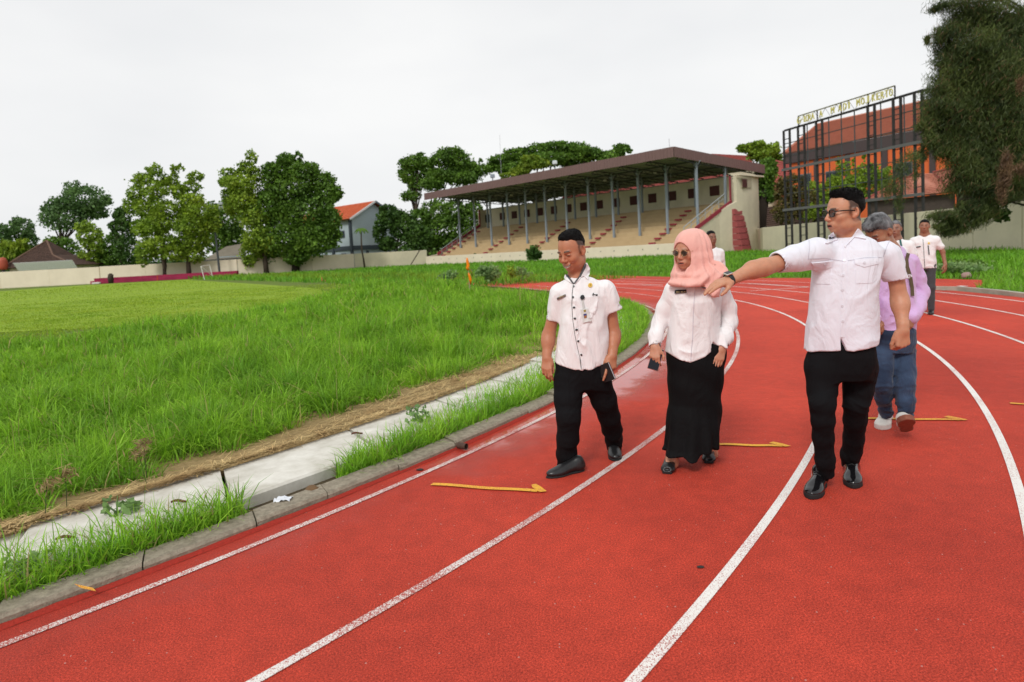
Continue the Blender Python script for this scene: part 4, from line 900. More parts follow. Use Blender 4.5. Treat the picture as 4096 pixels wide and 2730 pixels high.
# rock and debris
def lump(p, r, name, label, cat, mt, seed=1, flat_=.7):
    bm = bmesh.new(); bmesh.ops.create_icosphere(bm, subdivisions=3, radius=1)
    P = np.array([v_.co[:] for v_ in bm.verts]); P *= (1+.3*fbm(P*1.6, 3, seed))[:, None]; P *= np.array(r); P[:, 2] = np.maximum(P[:, 2]*flat_, -.3*r[2])
    F_ = [tuple(v_.index for v_ in q.verts) for q in bm.faces]; bm.free(); t = obj(name, P+p, F_, mt, None, True); tag(t, label, cat); return t
rk = gnd(3866, 1114); lump(rk+V(0, 0, .07), (.13, .13, .17), 'rock', 'pinkish broken rock at the far track edge on the right', 'rock', mat('pink_rock', (.33, .17, .15), .9, noise=(6, .6, (.3, .28, .26))), 4)
bk_ = gnd(817, 2105, .02); mb = MB().box(bk_+V(0, 0, .03), (.09, .06, .055), (unit(V(.8, .5, .2)), unit(V(-.5, .8, 0)), unit(V(-.15, -.1, 1)))); o = mb.build('brick_piece', mat('broken_brick', (.22, .09, .05), .95, noise=(40, .6, (.12, .06, .04)), bump=(80, .8, .01)), None, bevel=.012); tag(o, 'broken brown brick piece between slab and kerb at left', 'brick')
bk_ = gnd(1248, 1975, .02); lump(bk_+V(0, 0, .02), (.045, .04, .045), 'brick_piece', 'small brown clay lump where grass hides the trench', 'brick', mat('brown_clay', (.17, .10, .05), .95, noise=(30, .5, (.1, .06, .03))), 2)
# crumpled plastic
pp = gnd(1135, 2022, .02); n_ = 9; xs, ys = np.meshgrid(np.linspace(-.05, .05, n_), np.linspace(-.035, .035, n_)); Z = .02+.022*fbm(np.c_[xs.ravel()*60, ys.ravel()*60, xs.ravel()*0], 3, 4)
v = np.c_[xs.ravel(), ys.ravel(), Z+.02]+pp; f = [(i*n_+j, i*n_+j+1, (i+1)*n_+j+1, (i+1)*n_+j) for i in range(n_-1) for j in range(n_-1)]
o = obj('plastic_scrap', v, f, mat('white_plastic', (.7, .73, .78), .35, .5), None, True, solid=.0015); tag(o, 'crumpled white plastic scrap in the gap before the second slab', 'litter')
# pipe stub at the kerb
pc = gnd(1852, 1785, .03); t = thing('pipe_stub', pc, 'short dark pipe end sticking out of the kerb', 'pipe'); dr_ = unit(V(.8, -.6, 0.05))
mb = MB().tube([pc-dr_*.05, pc+dr_*.035], [.022, .023], 14, cap=False); mb.build('pipe', mat('rusty_pipe', (.09, .05, .035), .8, noise=(30, .5, (.03, .02, .02))), t, True); MB().tube([pc-dr_*.02, pc-dr_*.015], .0215, 12).build('pipe_inside', mat('pipe_black', (.004, .004, .004)), t)
for px, py, s_, lb in ((1680, 1883, .02, 'small dark twig piece on the track before the pipe'), (2803, 2272, .013, 'dark pebble on the track between two white lines')):
    q = gnd(px, py); lump(q+V(0, 0, s_*.3), (s_*1.3, s_*.7, s_*.5), 'pebble', lb, 'pebble', mat('dark_pebble', (.03, .028, .026), .8), 6)
for px, py, lb, a in ((1428, 1737, 'brown leaf litter on the straw by the grass edge', .3), (715, 2010, 'curled brown leaf lying on the near drain slab', .1), (262, 2155, 'curled brown leaf on the leftmost pale slab', .4)):
    q = gnd(px, py, .095); V_, F_ = [], []
    for i in range(6):
        x = -.045+.018*i; w_ = .012*math.sin(math.pi*(i+.3)/5.6); c_, s2 = math.cos(a), math.sin(a)
        for sg in (-1, 0, 1): V_.append(q+V(x*c_-sg*w_*s2, x*s2+sg*w_*c_, .012*abs(sg)+.006*math.sin(i)))
    for i in range(5):
        for k in (0, 1): F_.append((3*i+k, 3*i+k+1, 3*i+k+4, 3*i+k+3))
    o = obj('dry_leaf', V_, F_, mat('dry_leaf_brown', (.13, .05, .03), .7), None, True, solid=.002); tag(o, lb, 'leaf')

# ------------------------------------------------------------------ letter frame (open billboard)
blk = mat('black_painted_steel', (.028, .026, .026), .6, .3)
yb = mat('faded_yellow_letter', (.62, .55, .12), .7, noise=(2.5, .4, (.62, .58, .35)))
BL, BR = at(3137, 521, 64), at(3693, 360, 49.04); zt = (BL[2]+BR[2])/2
BA = V(BL[0], BL[1], 0); BB = V(BR[0], BR[1], 0); BD = unit(BB-BA); BN = np.cross(EZ, BD); BLn = np.linalg.norm(BB-BA)
def along(px, py=600):   # pixel column -> distance along the frame
    d = ray(px, py); n_ = BN; k = (BA@n_-V(0, 0, 0)@n_)/(d@n_); return float((d*k-BA)@BD)
def zon(px, py):
    d = ray(px, py); k = (BA@BN)/(d@BN); return float((d*k)[2]+CAMH)
ZT = [zon(3137, 521), zon(3693, 362)]; ztop = float(np.mean(ZT)); 
bb = thing('letter_frame', BA, 'tall open black steel billboard frame carrying faded yellow letters on top', 'billboard')
def B(x, z, n_=0.0): return BA+BD*x+BN*n_+EZ*z
c3b = lambda x: 3000+x/2.091
pairs = [(285, 335), (405, 457), (557, 608), (990, 1047), (1203, 1265), (1380, 1443)]
xs_ = [(along(c3b(a)), along(c3b(b))) for a, b in pairs]
for xa, xb in xs_:
    for x in (xa, xb): MB().box(B(x, ztop/2), (.16, .16, ztop), (BD, BN, EZ)).build('post', blk, bb)
    rg0 = None
    for k in range(14):
        p = B((xa+xb)/2, .9+k*(ztop-1)/14)
        if rg0 is None: rg0 = MB().box(p, (abs(xb-xa)-.2, .06, .07), (BD, BN, EZ)).build('rung', blk, bb); pr0 = p
        else: share(rg0, 'rung', bb, p-pr0)
x0_, x1_ = xs_[0][0], xs_[-1][1]
def hbar(z, th, name='rail', x0=None, x1=None): MB().box(B(((x0 or x0_)+(x1 or x1_))/2, z, .12), ((x1 or x1_)-(x0 or x0_), .12, th), (BD, BN, EZ)).build(name, blk if th > .1 else steel_d, bb)
hbar(ztop, .18, 'top_rail'); zmid = (zon(3141, 678)+zon(3693, 570))/2; zlow = (zon(3143, 840)+zon(3698, 778))/2
rg2 = mat('grey_steel_rail', (.12, .12, .12), .6)
for z in (zmid, zlow): MB().box(B((x0_+x1_)/2, z, -.16), (x1_-x0_+.4, .1, .24), (BD, BN, EZ)).build('cross_rail', rg2, bb)
for z in (zmid+(ztop-zmid)*.33, zmid+(ztop-zmid)*.66, zlow+(zmid-zlow)*.4, zlow+(zmid-zlow)*.72): hbar(z, .06)
for a in (475, 655, 760, 870, 1090, 1285):
    x = along(c3b(a)); MB().box(B(x, (zmid*.0+ztop+zlow)/2, .1), (.07, .07, ztop-zlow), (BD, BN, EZ)).build('thin_upright', steel_d, bb)
# sign on top
sx0, sx1 = along(3196), along(3583); zs = ((zon(3196, 465)+zon(3583, 343))/2)
MB().box(B((sx0+sx1)/2, zs), (sx1-sx0, .08, .09), (BD, BN, EZ)).build('sign_top_rail', mat('olive_steel', (.16, .15, .06), .6), bb)
for a in (3196, 3272, 3368, 3476, 3583): MB().box(B(along(a), (zs+ztop)/2), (.08, .08, zs-ztop), (BD, BN, EZ)).build('sign_upright', blk, bb)
mb = MB()
for k in range(16):
    xa = sx0+(sx1-sx0)*k/16; xb = sx0+(sx1-sx0)*(k+1)/16; mb.bar(B(xa, zs if k % 2 else ztop, .05), B(xb, ztop if k % 2 else zs, .05), .03, .03, up=BN)
mb.build('sign_braces', mat('pale_thin_steel', (.35, .35, .36), .5), bb)
def glyph(ch, x, z0, hgt, wdt, parent, mt):
    cu = bpy.data.curves.new('letter', 'FONT'); cu.body = ch; cu.size = 1; cu.extrude = .04; to = bpy.data.objects.new('t', cu); SC.collection.objects.link(to)
    bpy.context.view_layer.update(); me = bpy.data.meshes.new_from_object(to.evaluated_get(bpy.context.evaluated_depsgraph_get())); bpy.data.objects.remove(to)
    P = np.array([v_.co[:] for v_ in me.vertices]); mn, mx_ = P.min(0), P.max(0); sz = np.maximum(mx_-mn, 1e-3)
    if ch == '-': Wd = [B(x+(p[0]-mn[0])/sz[0]*wdt*.7-wdt*.35, z0+hgt*.45+(p[1]-mn[1])/sz[1]*hgt*.1, -.12-p[2]) for p in P]
    else: Wd = [B(x+(p[0]-mn[0])/sz[0]*wdt-wdt/2, z0+(p[1]-mn[1])/sz[1]*hgt, -.12-p[2]) for p in P]
    F_ = [tuple(q.vertices) for q in me.polygons]; bpy.data.meshes.remove(me); return obj('letter', Wd, F_, mt, parent)
hh = (zs-ztop)
for ch, px in (('G', 3202), ('-', 3213), ('L', 3229), ('O', 3236.5), ('R', 3246), ('A', 3258), ('A', 3291), ('M', 3338), ('A', 3367), ('D', 3387), ('I', 3404), ('M', 3441), ('O', 3459), ('J', 3477), ('K', 3503), ('E', 3521), ('R', 3538), ('T', 3555), ('O', 3572)):
    glyph(ch, along(px), ztop+hh*.22, hh*.62, (along(px+6.5)-along(px-6.5))*(.35 if ch == 'I' else 1), bb, yb)

# ------------------------------------------------------------------ houses
def tile_roof(name, A, B_, C_, D_, mt, parent, rows=14, th=.12):
    """A,B eave (left,right), C,D ridge (right,left); tiles in overlapping courses with real steps"""
    A, B_, C_, D_ = [np.asarray(q, float) for q in (A, B_, C_, D_)]; nrm = unit(np.cross(B_-A, D_-A)); nrm = nrm if nrm[2] > 0 else -nrm; v, f = [], []
    for k in range(rows):
        a, b = k/rows, (k+1)/rows
        p = [A+(D_-A)*a+nrm*th, B_+(C_-B_)*a+nrm*th, B_+(C_-B_)*b+nrm*.02, A+(D_-A)*b+nrm*.02, A+(D_-A)*a, B_+(C_-B_)*a]
        n0 = len(v); v += p; f += [(n0, n0+1, n0+2, n0+3), (n0+4, n0+5, n0+1, n0)]
    n0 = len(v); v += [A-nrm*.1, B_-nrm*.1, C_-nrm*.1, D_-nrm*.1]; f.append((n0+3, n0+2, n0+1, n0)); return obj(name, v, f, mt, parent)
terr = mat('orange_clay_tiles', (.62, .16, .07), .85, .15, noise=(1.2, .4, (.40, .08, .035)), bump=(5, .6, .05))
terr2 = mat('weathered_red_tiles', (.50, .215, .15), .9, .15, noise=(1.6, .5, (.36, .15, .11)), bump=(6, .7, .06))
terr3 = mat('brown_mossy_tiles', (.105, .062, .048), .9, .15, noise=(1.6, .7, (.045, .032, .026)), bump=(6, .8, .06))
terr4 = mat('pink_red_tiles', (.33, .085, .075), .9, .15, noise=(1.2, .5, (.24, .06, .05)), bump=(6, .6, .05))
glassy = mat('dark_window_glass', (.03, .04, .045), .15, .5)
# grey gable house with the orange roof
D0 = 136
def hp(px, py, D=D0): return at(px, py, D)
gh = thing('gable_house', (hp(1450, 1050)[0], D0, 0), 'pale blue-grey gable house with an orange tiled roof left of the stand', 'house')
pale = mat('pale_blue_grey_wall', (.48, .56, .60), .85, .2, noise=(.3, .3, (.30, .355, .38))); darkg = mat('dark_grey_band', (.055, .07, .085), .7)
A_ = hp(1489, 806); RD = unit(V(-.75, .66, 0)); PD = V(-.66, -.75, 0); w2 = 6.3; zA = A_[2]; zE_ = hp(1400, 868, D0-4)[2]; apx0 = V(A_[0], D0, 0)
def Gh(r_, p_, z): return apx0+RD*r_+PD*p_+EZ*z
MB().prism([Gh(0, w2-.8, 0), Gh(0, w2-.8, zE_-.2), Gh(0, 0, zA-.5), Gh(0, -w2+.8, zE_-.2), Gh(0, -w2+.8, 0)], RD*22).build('wall', pale, gh)
tile_roof('roof', Gh(23, w2+.3, zE_-.5), Gh(-1.0, w2+.3, zE_-.5), Gh(-1.0, 0, zA), Gh(23, 0, zA), terr, gh, 16)
tile_roof('roof', Gh(-1.0, -w2-.3, zE_-.5), Gh(23, -w2-.3, zE_-.5), Gh(23, 0, zA), Gh(-1.0, 0, zA), terr, gh, 16)
slt = mat('slate_trim', (.12, .15, .17)); MB().bar(Gh(-1.05, w2+.3, zE_-.6), Gh(-1.05, 0, zA-.1), .3, .35).build('barge_board', mat('white_barge', (.6, .6, .6)), gh); MB().bar(Gh(-1.05, -w2-.3, zE_-.6), Gh(-1.05, 0, zA-.1), .3, .35).build('barge_board', slt, gh)
zb = hp(1450, 992)[2]; MB().box(Gh(-.12, 0, zb), (.25, 2*w2-1.4, .9), (RD, PD, EZ)).build('band', darkg, gh)
MB().box(Gh(11, w2-.7, zb), (22, .25, .9), (RD, PD, EZ)).build('band', darkg, gh)
for r_ in (.3, 7, 14): MB().box(Gh(r_, w2-.6, zE_/2), (.6, .5, zE_), (RD, PD, EZ)).build('pillar', darkg, gh)
for p_ in (-3.6, 2.2): MB().box(Gh(-.15, p_, 1.8), (.3, .5, 3.6), (RD, PD, EZ)).build('pillar', darkg, gh)
for r_ in (3.5, 10.5, 17):
    for z in (zb-1.7, zb+3): f_ = MB().box(Gh(r_, w2-.72, z), (1.5, .2, 1.4), (RD, PD, EZ)).build('window', darkg, gh); MB().box(Gh(r_, w2-.60, z), (1.1, .08, 1.0), (RD, PD, EZ)).build('pane', glassy, f_)
# pyramid-roof house at far left
hD = 128; jh = thing('pyramid_roof_house', (at(160, 1080, hD)[0], hD, 0), 'low house with a steep brown pyramid tile roof behind the left wall', 'house')
A0 = at(160, 964, hD); e0, e1 = at(22, 1079, hD-3), at(310, 1066, hD-3); Lk, Rk = at(95, 1032, hD), at(228, 1028, hD)
def q3(a, b): return [a, b]
xk0, xk1, zk = Lk[0], Rk[0], Lk[2]+.2; ze = e0[2]+.2
tile_roof('roof', V(e0[0], hD-4, ze), V(e1[0], hD-4, ze), V(xk1, hD-1, zk), V(xk0, hD-1, zk), terr3, jh, 8)
tile_roof('roof', V(xk0, hD-1, zk), V(xk1, hD-1, zk), V(A0[0]+.3, hD+2, A0[2]), V(A0[0]-.3, hD+2, A0[2]), terr3, jh, 10)
for sg, xe, xk in ((-1, e0[0], xk0), (1, e1[0], xk1)):
    o = obj('roof_side', [V(xe, hD-4, ze), V(xe, hD+8, ze), V(xk, hD+5, zk), V(xk, hD-1, zk), V(A0[0]+.3*sg, hD+2, A0[2])], [(0, 1, 2, 3), (3, 2, 4)], terr3, jh, solid=.1)
MB().tube([V(xk0, hD-1.1, zk), V(A0[0], hD+1.9, A0[2]+.1)], .18, 6).tube([V(xk1, hD-1.1, zk), V(A0[0], hD+1.9, A0[2]+.1)], .18, 6).tube([V(e0[0], hD-4.1, ze), V(xk0, hD-1.1, zk)], .16, 6).tube([V(e1[0], hD-4.1, ze), V(xk1, hD-1.1, zk)], .16, 6).build('ridge_tiles', mat('ridge_brown', (.15, .09, .065), .9), jh)
MB().box(V((e0[0]+e1[0])/2, hD+2, ze/2), (e1[0]-e0[0]-1.6, 10, ze)).build('wall', cream, jh)
sa, sb_ = at(72, 1066, hD-6), at(308, 1062, hD-6); v, f = corr(sb_[0]-sa[0], 1.0, .25, .08)
obj('white_awning', [V(sa[0]+a, hD-6+b*1-c*1.2, sa[2]-.9+c*1.5) for a, b, c in v], f, mat('white_corrugated_sheet', (.90, .92, .94), .5, .3), jh, solid=.03)
tk = at(12, 1053, 124); wt = thing('water_tank', tk*V(1, 1, 0), 'round orange water tank at the far left edge', 'tank')
MB().tube([tk+EZ*z for z in (-1.3, -1.2, -.6, .4, .9, 1.1)], [.6, .72, .75, .75, .55, .15], 14).build('tank', mat('orange_tank', (.36, .07, .035), .5), wt, True); MB().tube([tk*V(1, 1, 0), tk-EZ*1.3], .25, 6).build('stand_leg', steel_d, wt)
# low grey roof shed by the mast
sD = 126; sh = thing('low_shed', (at(900, 1060, sD)[0], sD, 0), 'shed with a sloping grey-brown roof behind the floodlight mast', 'shed')
a, b, c_, d = at(815, 1042, sD), at(965, 1034, sD), at(972, 976, sD+6), at(905, 988, sD+6)
obj('roof', [a, b, c_, d], [(0, 1, 2, 3)], mat('grey_brown_sheet', (.22, .195, .15), .85, noise=(.8, .5, (.14, .12, .09)), bump=(4, .5, .05)), sh, solid=.15)
MB().bar(a-EZ*.15, b-EZ*.15, .25, .2).build('eave_board', darkg, sh); MB().box(V((a[0]+b[0])/2+2, sD+3, 1.9), (abs(b[0]-a[0])-1, 5, 3.8)).build('wall', pale, sh)

# orange building with the big red roof
oD = 104
ob = thing('orange_building', (at(3450, 1000, oD)[0], oD, 0), 'big orange building with a wide red tiled roof behind the letter frame', 'building')
orange = mat('orange_wall_paint', (.78, .17, .055), .8, .2, noise=(.25, .35, (.52, .085, .025)))
fas = mat('brown_grey_fascia', (.075, .055, .055), .7, .3)
EL, ER_ = at(3160, 616, 106), at(4100, 505, 78); OD = unit(V(ER_[0]-EL[0], ER_[1]-EL[1], 0)); ON_ = np.cross(EZ, OD)   # ON_ points away from the camera
if ON_[1] < 0: ON_ = -ON_
OLn = np.linalg.norm((ER_-EL)[:2]); ez = EL[2]
def Ob(x, n_, z): return V(EL[0], EL[1], 0)+OD*x+ON_*n_+EZ*z
def ox(px, py=600):
    d = ray(px, py); k = (V(EL[0], EL[1], 0)@ON_)/(d@ON_); return float((d*k-V(EL[0], EL[1], 0))@OD), float((d*k)[2]+CAMH)
rz_ = zrid = None
d = ray(3270, 503); rn = 9.0; k = ((V(EL[0], EL[1], 0)+ON_*rn)@ON_)/(d@ON_); P_ = d*k; xr = float((P_-V(EL[0], EL[1], 0))@OD); zrid = P_[2]+CAMH
xe = ox(4150, 560)[0]
tile_roof('roof', Ob(-.3, -1.2, ez), Ob(xe, -1.2, ez), Ob(xe, rn, zrid), Ob(xr, rn, zrid), terr2, ob, 30, .16)
obj('hip_roof', [Ob(-.3, -1.2, ez), Ob(xr, rn, zrid), Ob(-.3, rn*2+1, ez)], [(0, 1, 2)], terr2, ob, solid=.15)
MB().tube([Ob(-.3, -1.25, ez+.1), Ob(xr, rn, zrid+.15), Ob(xe, rn, zrid+.15)], .22, 6).build('ridge_tiles', terr2, ob)
zf = ox(3300, 700)[1]; fh = 1.6
MB().box(Ob(xe/2-.2, -1.0, ez-fh/2-.1), (xe+.6, .3, fh), (OD, ON_, EZ)).build('fascia', fas, ob)
MB().box(Ob(xe/2, 6.2, (ez-1.2)/2), (xe-1, 14, ez-1.2), (OD, ON_, EZ)).build('wall', orange, ob)
for px in (3280, 3405, 3555, 3745):
    x = ox(px, 700)[0]; MB().box(Ob(x, -.85, (ez-1.8)/2), (.75, .3, ez-1.8), (OD, ON_, EZ)).build('pillar', fas, ob)
for px, py in ((3232, 712), (3345, 700), (3630, 668), (3480, 690)):
    x, z = ox(px, py); fr_ = MB().box(Ob(x, -.86, z-.4), (2.3, .16, 2.0), (OD, ON_, EZ)).build('window', mat('grey_window_frame', (.16, .17, .18)), ob)
    for q in (-.55, .55): MB().box(Ob(x+q, -.97, z-.4), (.95, .06, 1.7), (OD, ON_, EZ)).build('pane', glassy, fr_)
# low hipped tile house in front of it
lD = 66; lh = thing('low_tiled_house', (at(3700, 800, lD)[0], lD, 0), 'low house with a patchy red hip roof between the frame posts and casuarina', 'house')
pk = at(3735, 693, lD+3.5); pe = at(3800, 770, lD-1); pl = at(3440, 822, lD+6); pm = at(3640, 786, lD+1); rr_ = at(3960, 700, lD-4)
zE = pe[2]; El = at(3455, 818, lD+7)
tile_roof('roof', V(El[0], El[1], zE), V(pe[0], pe[1], zE), V(pk[0]+.2, pk[1], pk[2]), V(pk[0]-1.5, pk[1]+1.2, pk[2]), terr2, lh, 14)
Er = at(4060, 760, lD-9)
tile_roof('roof', V(pe[0], pe[1], zE), V(Er[0], Er[1], zE), V(Er[0]+1, Er[1]+4, pk[2]), V(pk[0], pk[1], pk[2]), terr2, lh, 14)
MB().tube([V(pe[0], pe[1], zE+.1), V(pk[0], pk[1], pk[2]+.1), V(Er[0]+1, Er[1]+4, pk[2]+.1)], .16, 6).tube([V(El[0], El[1], zE+.1), V(pk[0]-1.5, pk[1]+1.2, pk[2]+.1)], .14, 6).build('ridge_tiles', terr4, lh)
wb = mat('grey_brown_brick_wall', (.085, .065, .055), .95, noise=(3, .5, (.05, .04, .035)), bump=(8, .6, .03))
dW = unit(V(pe[0]-El[0], pe[1]-El[1], 0)); nW = np.cross(EZ, dW); Lw = np.linalg.norm((pe-El)[:2])
MB().box((V(El[0], El[1], 0)+V(pe[0], pe[1], 0))/2+nW*.8+EZ*(zE-.1)/2, (Lw, .3, zE-.1), (dW, nW, EZ)).build('wall', wb, lh)
dW = unit(V(Er[0]-pe[0], Er[1]-pe[1], 0)); nW = np.cross(EZ, dW); Lw = np.linalg.norm((Er-pe)[:2])
MB().box((V(Er[0], Er[1], 0)+V(pe[0], pe[1], 0))/2+nW*.8+EZ*(zE-.1)/2, (Lw, .3, zE-.1), (dW, nW, EZ)).build('wall', wb, lh)
# lower roofs left of the frame and behind the stand
nb = thing('far_red_roof_house', (at(3090, 900, 112)[0], 112, 0), 'pinkish red roof slope between the stand tree and the frame', 'house')
tile_roof('roof', at(3085, 775, 108), at(3175, 760, 106), at(3170, 655, 114), at(3100, 640, 116), terr4, nb, 14); q = at(3130, 780, 110); MB().box(V(q[0], 113, q[2]/2), (5, 6, q[2])).build('wall', cream, nb)
nb2 = thing('far_red_roof_house', (at(3100, 950, 90)[0], 90, 0), 'low dark red tile roof just over the wall beside the tree trunk', 'house')
tile_roof('roof', at(3062, 945, 86), at(3330, 905, 84), at(3320, 790, 92), at(3070, 830, 93), terr3, nb2, 14); q = at(3200, 930, 88); MB().box(V(q[0], 91, q[2]/2-.2), (9, 6, q[2]-.4)).build('wall', wb, nb2)
def backroof(pa, pb, pc, pd, Da, Db, label, cols=terr4):
    a_, b_, c_2, d_2 = at(*pa, Da), at(*pb, Db), at(*pc, Db+7), at(*pd, Da+7); t = thing('far_red_roof_house', (a_*.5+b_*.5)*V(1, 1, 0), label, 'house'); tile_roof('roof', a_, b_, c_2, d_2, cols, t, 16)
    m = (a_+b_)/2; dx = unit((b_-a_)*V(1, 1, 0)); ny = np.cross(EZ, dx); MB().box(m*V(1, 1, 0)+ny*3.5+EZ*(m[2]-.3)/2, (np.linalg.norm(b_-a_)*.95, 5, m[2]-.5), (dx, ny, EZ)).build('wall', cream, t)
backroof((2240, 812), (2920, 722), (2900, 668), (2255, 780), 158, 118, 'long pink-red tiled roof seen between stand ceiling and back wall')
backroof((2840, 650), (3016, 668), (3000, 624), (2846, 616), 135, 128, 'red tiled roof peeking over the right slope of the stand roof')
# ------------------------------------------------------------------ modelling figures as blended solids, then skinning them with a mesh
BIG = .35
def smin(a, b, k): h = np.maximum(k-np.abs(a-b), 0)/k; return np.minimum(a, b)-h*h*k*.25
def smax(a, b, k): return -smin(-a, -b, k)
class Solid:
    def __init__(s, k=.02): s.ops = []; s.k = k
    def _add(s, fn, c, rad, k, mode): s.ops.append((fn, c, rad, s.k if k is None else k, mode)); return s
    def cap(s, a, b, ra, rb=None, k=None, mode='u', flat=None):
        a = np.asarray(a, float); b = np.asarray(b, float); rb = ra if rb is None else rb; ab = b-a; l2 = max(ab@ab, 1e-9)
        if flat is None:
            def fn(P): t = np.clip(((P-a)@ab)/l2, 0, 1); return np.linalg.norm(P-a-t[:, None]*ab, axis=1)-(ra+(rb-ra)*t)
        else:
            ax, sc = unit(flat[0]), flat[1]      # squash the section along ax by sc
            def fn(P):
                t = np.clip(((P-a)@ab)/l2, 0, 1); q = P-a-t[:, None]*ab; h = q@ax; q = q+np.outer(h*(1/sc-1), ax)
                return (np.linalg.norm(q, axis=1)-(ra+(rb-ra)*t))*(sc*.5+.5)
        return s._add(fn, (a+b)/2, math.sqrt(l2)/2+max(ra, rb), k, mode)
    def ell(s, c, r, R=None, k=None, mode='u'):
        c = np.asarray(c, float); r = np.asarray(r, float); R = np.eye(3) if R is None else np.asarray(R, float)
        def fn(P):
            q = (P-c)@R; k0 = np.linalg.norm(q/r, axis=1); k1 = np.linalg.norm(q/(r*r), axis=1)+1e-9; return k0*(k0-1)/k1
        return s._add(fn, c, r.max(), k, mode)
    def fn(s, f, c=None, rad=None, k=None, mode='u'): return s._add(f, c, rad, k, mode)
    def loft(s, secs, yaw=0, k=None, mode='u', n=2.3, cap_=.02):
        """secs: (centre3, half width, half depth) from bottom to top"""
        secs = sorted(secs, key=lambda q: q[0][2]); Z = np.array([q[0][2] for q in secs]); C = np.array([q[0] for q in secs]); A = np.array([q[1] for q in secs]); Bq = np.array([q[2] for q in secs])
        cs, sn = math.cos(yaw), math.sin(yaw)
        def fn(P):
            z = P[:, 2]; x = P[:, 0]-np.interp(z, Z, C[:, 0]); y = P[:, 1]-np.interp(z, Z, C[:, 1]); a = np.interp(z, Z, A); b = np.interp(z, Z, Bq)
            u, v = x*cs+y*sn, -x*sn+y*cs; q = (np.abs(u/a)**n+np.abs(v/b)**n)**(1/n); m = np.minimum(a, b); d = (q-1)*np.where(np.abs(u)/a > np.abs(v)/b, .5*(a+m), m)
            return smax(smax(d, z-Z[-1], cap_), Z[0]-z, .006)
        c = (C[0]+C[-1])/2; return s._add(fn, c, (Z[-1]-Z[0])/2+A.max()+.08, k, mode)
    def __call__(s, P):
        P = np.asarray(P, float); r_ = np.full(len(P), BIG)
        for fn, c, rad, k, mode in s.ops:
            if c is not None:
                m = ((P-c)**2).sum(1) < (rad+.17)**2
                if not m.any(): continue
                d = fn(P[m])
                if mode == 'u': r_[m] = smin(r_[m], d, k)
                elif mode == 's': r_[m] = smax(r_[m], -d, k)
                else: r_[m] = smax(r_[m], d, k)
            else:
                d = fn(P); r_ = smin(r_, d, k) if mode == 'u' else (smax(r_, -d, k) if mode == 's' else smax(r_, d, k))
        return r_
    def box(s):
        lo = np.min([c-rad for _, c, rad, k, m in s.ops if c is not None and m == 'u'], 0); hi = np.max([c+rad for _, c, rad, k, m in s.ops if c is not None and m == 'u'], 0); return lo-.03, hi+.03
def skin(f, h, lo=None, hi=None):
    if lo is None: lo, hi = f.box()
    lv = 3; H = h*2**lv; n = np.ceil((hi-lo)/H).astype(int)+1
    I = np.stack(np.meshgrid(*[np.arange(k) for k in n], indexing='ij'), -1).reshape(-1, 3)
    for l in range(lv, -1, -1):
        hh_ = h*2**l; C = lo+(I+.5)*hh_; d = f(C); I = I[np.abs(d) < hh_*(1.35 if l else 2.1)]
        if l: I = (I[:, None]*2+np.array([(a, b, c) for a in (0, 1) for b in (0, 1) for c in (0, 1)])[None]).reshape(-1, 3)
    K = 4096
    key = lambda J: (J[:, 0].astype(np.int64)*K+J[:, 1])*K+J[:, 2]
    corner = np.array([(a, b, c) for a in (0, 1) for b in (0, 1) for c in (0, 1)])
    CI = (I[:, None]+corner[None]).reshape(-1, 3); ck = key(CI); uk, inv = np.unique(ck, return_inverse=True)
    UC = np.stack([uk//(K*K), (uk//K) % K, uk % K], 1); F = f(lo+UC*h); Fc = F[inv].reshape(-1, 8)
    mixed = (Fc.min(1) < 0) & (Fc.max(1) >= 0); I = I[mixed]; Fc = Fc[mixed]
    E = [(0, 1), (2, 3), (4, 5), (6, 7), (0, 2), (1, 3), (4, 6), (5, 7), (0, 4), (1, 5), (2, 6), (3, 7)]
    acc = np.zeros((len(I), 3)); cnt = np.zeros(len(I))
    for a, b in E:
        fa, fb = Fc[:, a], Fc[:, b]; m = (fa < 0) != (fb < 0); t = np.where(m, fa/(fa-fb+1e-12), 0)[:, None]
        acc += np.where(m[:, None], corner[a]+(corner[b]-corner[a])*t, 0); cnt += m
    Vv = lo+(I+acc/cnt[:, None])*h; ik = key(I); order = np.argsort(ik); iks = ik[order]
    def find(J):
        q = key(J); p = np.searchsorted(iks, q); p = np.clip(p, 0, len(iks)-1); ok_ = iks[p] == q; return np.where(ok_, order[p], -1)
    faces = []
    ax = np.eye(3, dtype=int)
    for d_, (u, v) in ((0, (1, 2)), (1, (2, 0)), (2, (0, 1))):
        ci = {0: 4, 1: 2, 2: 1}[d_]; fa, fb = Fc[:, 0], Fc[:, ci]; m = (fa < 0) != (fb < 0); J = I[m]; s_ = fa[m] < 0
        q = np.stack([find(J), find(J-ax[u]), find(J-ax[u]-ax[v]), find(J-ax[v])], 1); okq = (q >= 0).all(1); q, s2 = q[okq], s_[okq]
        q[~s2] = q[~s2][:, ::-1]; faces.append(q)
    return Vv, np.concatenate(faces)
def grow(name, f, h, mt, parent, col=None, smooth=True):
    v, q = skin(f, h); grow.last = v
    if len(v) == 0: raise RuntimeError('empty '+name)
    o = obj(name, v, q, mt, parent, smooth)
    if col is not None:
        c = col(v); a = o.data.attributes.new('tone', 'FLOAT_COLOR', 'POINT'); a.data.foreach_set('color', np.c_[c, np.ones(len(c))].astype(np.float32).ravel())
    return o

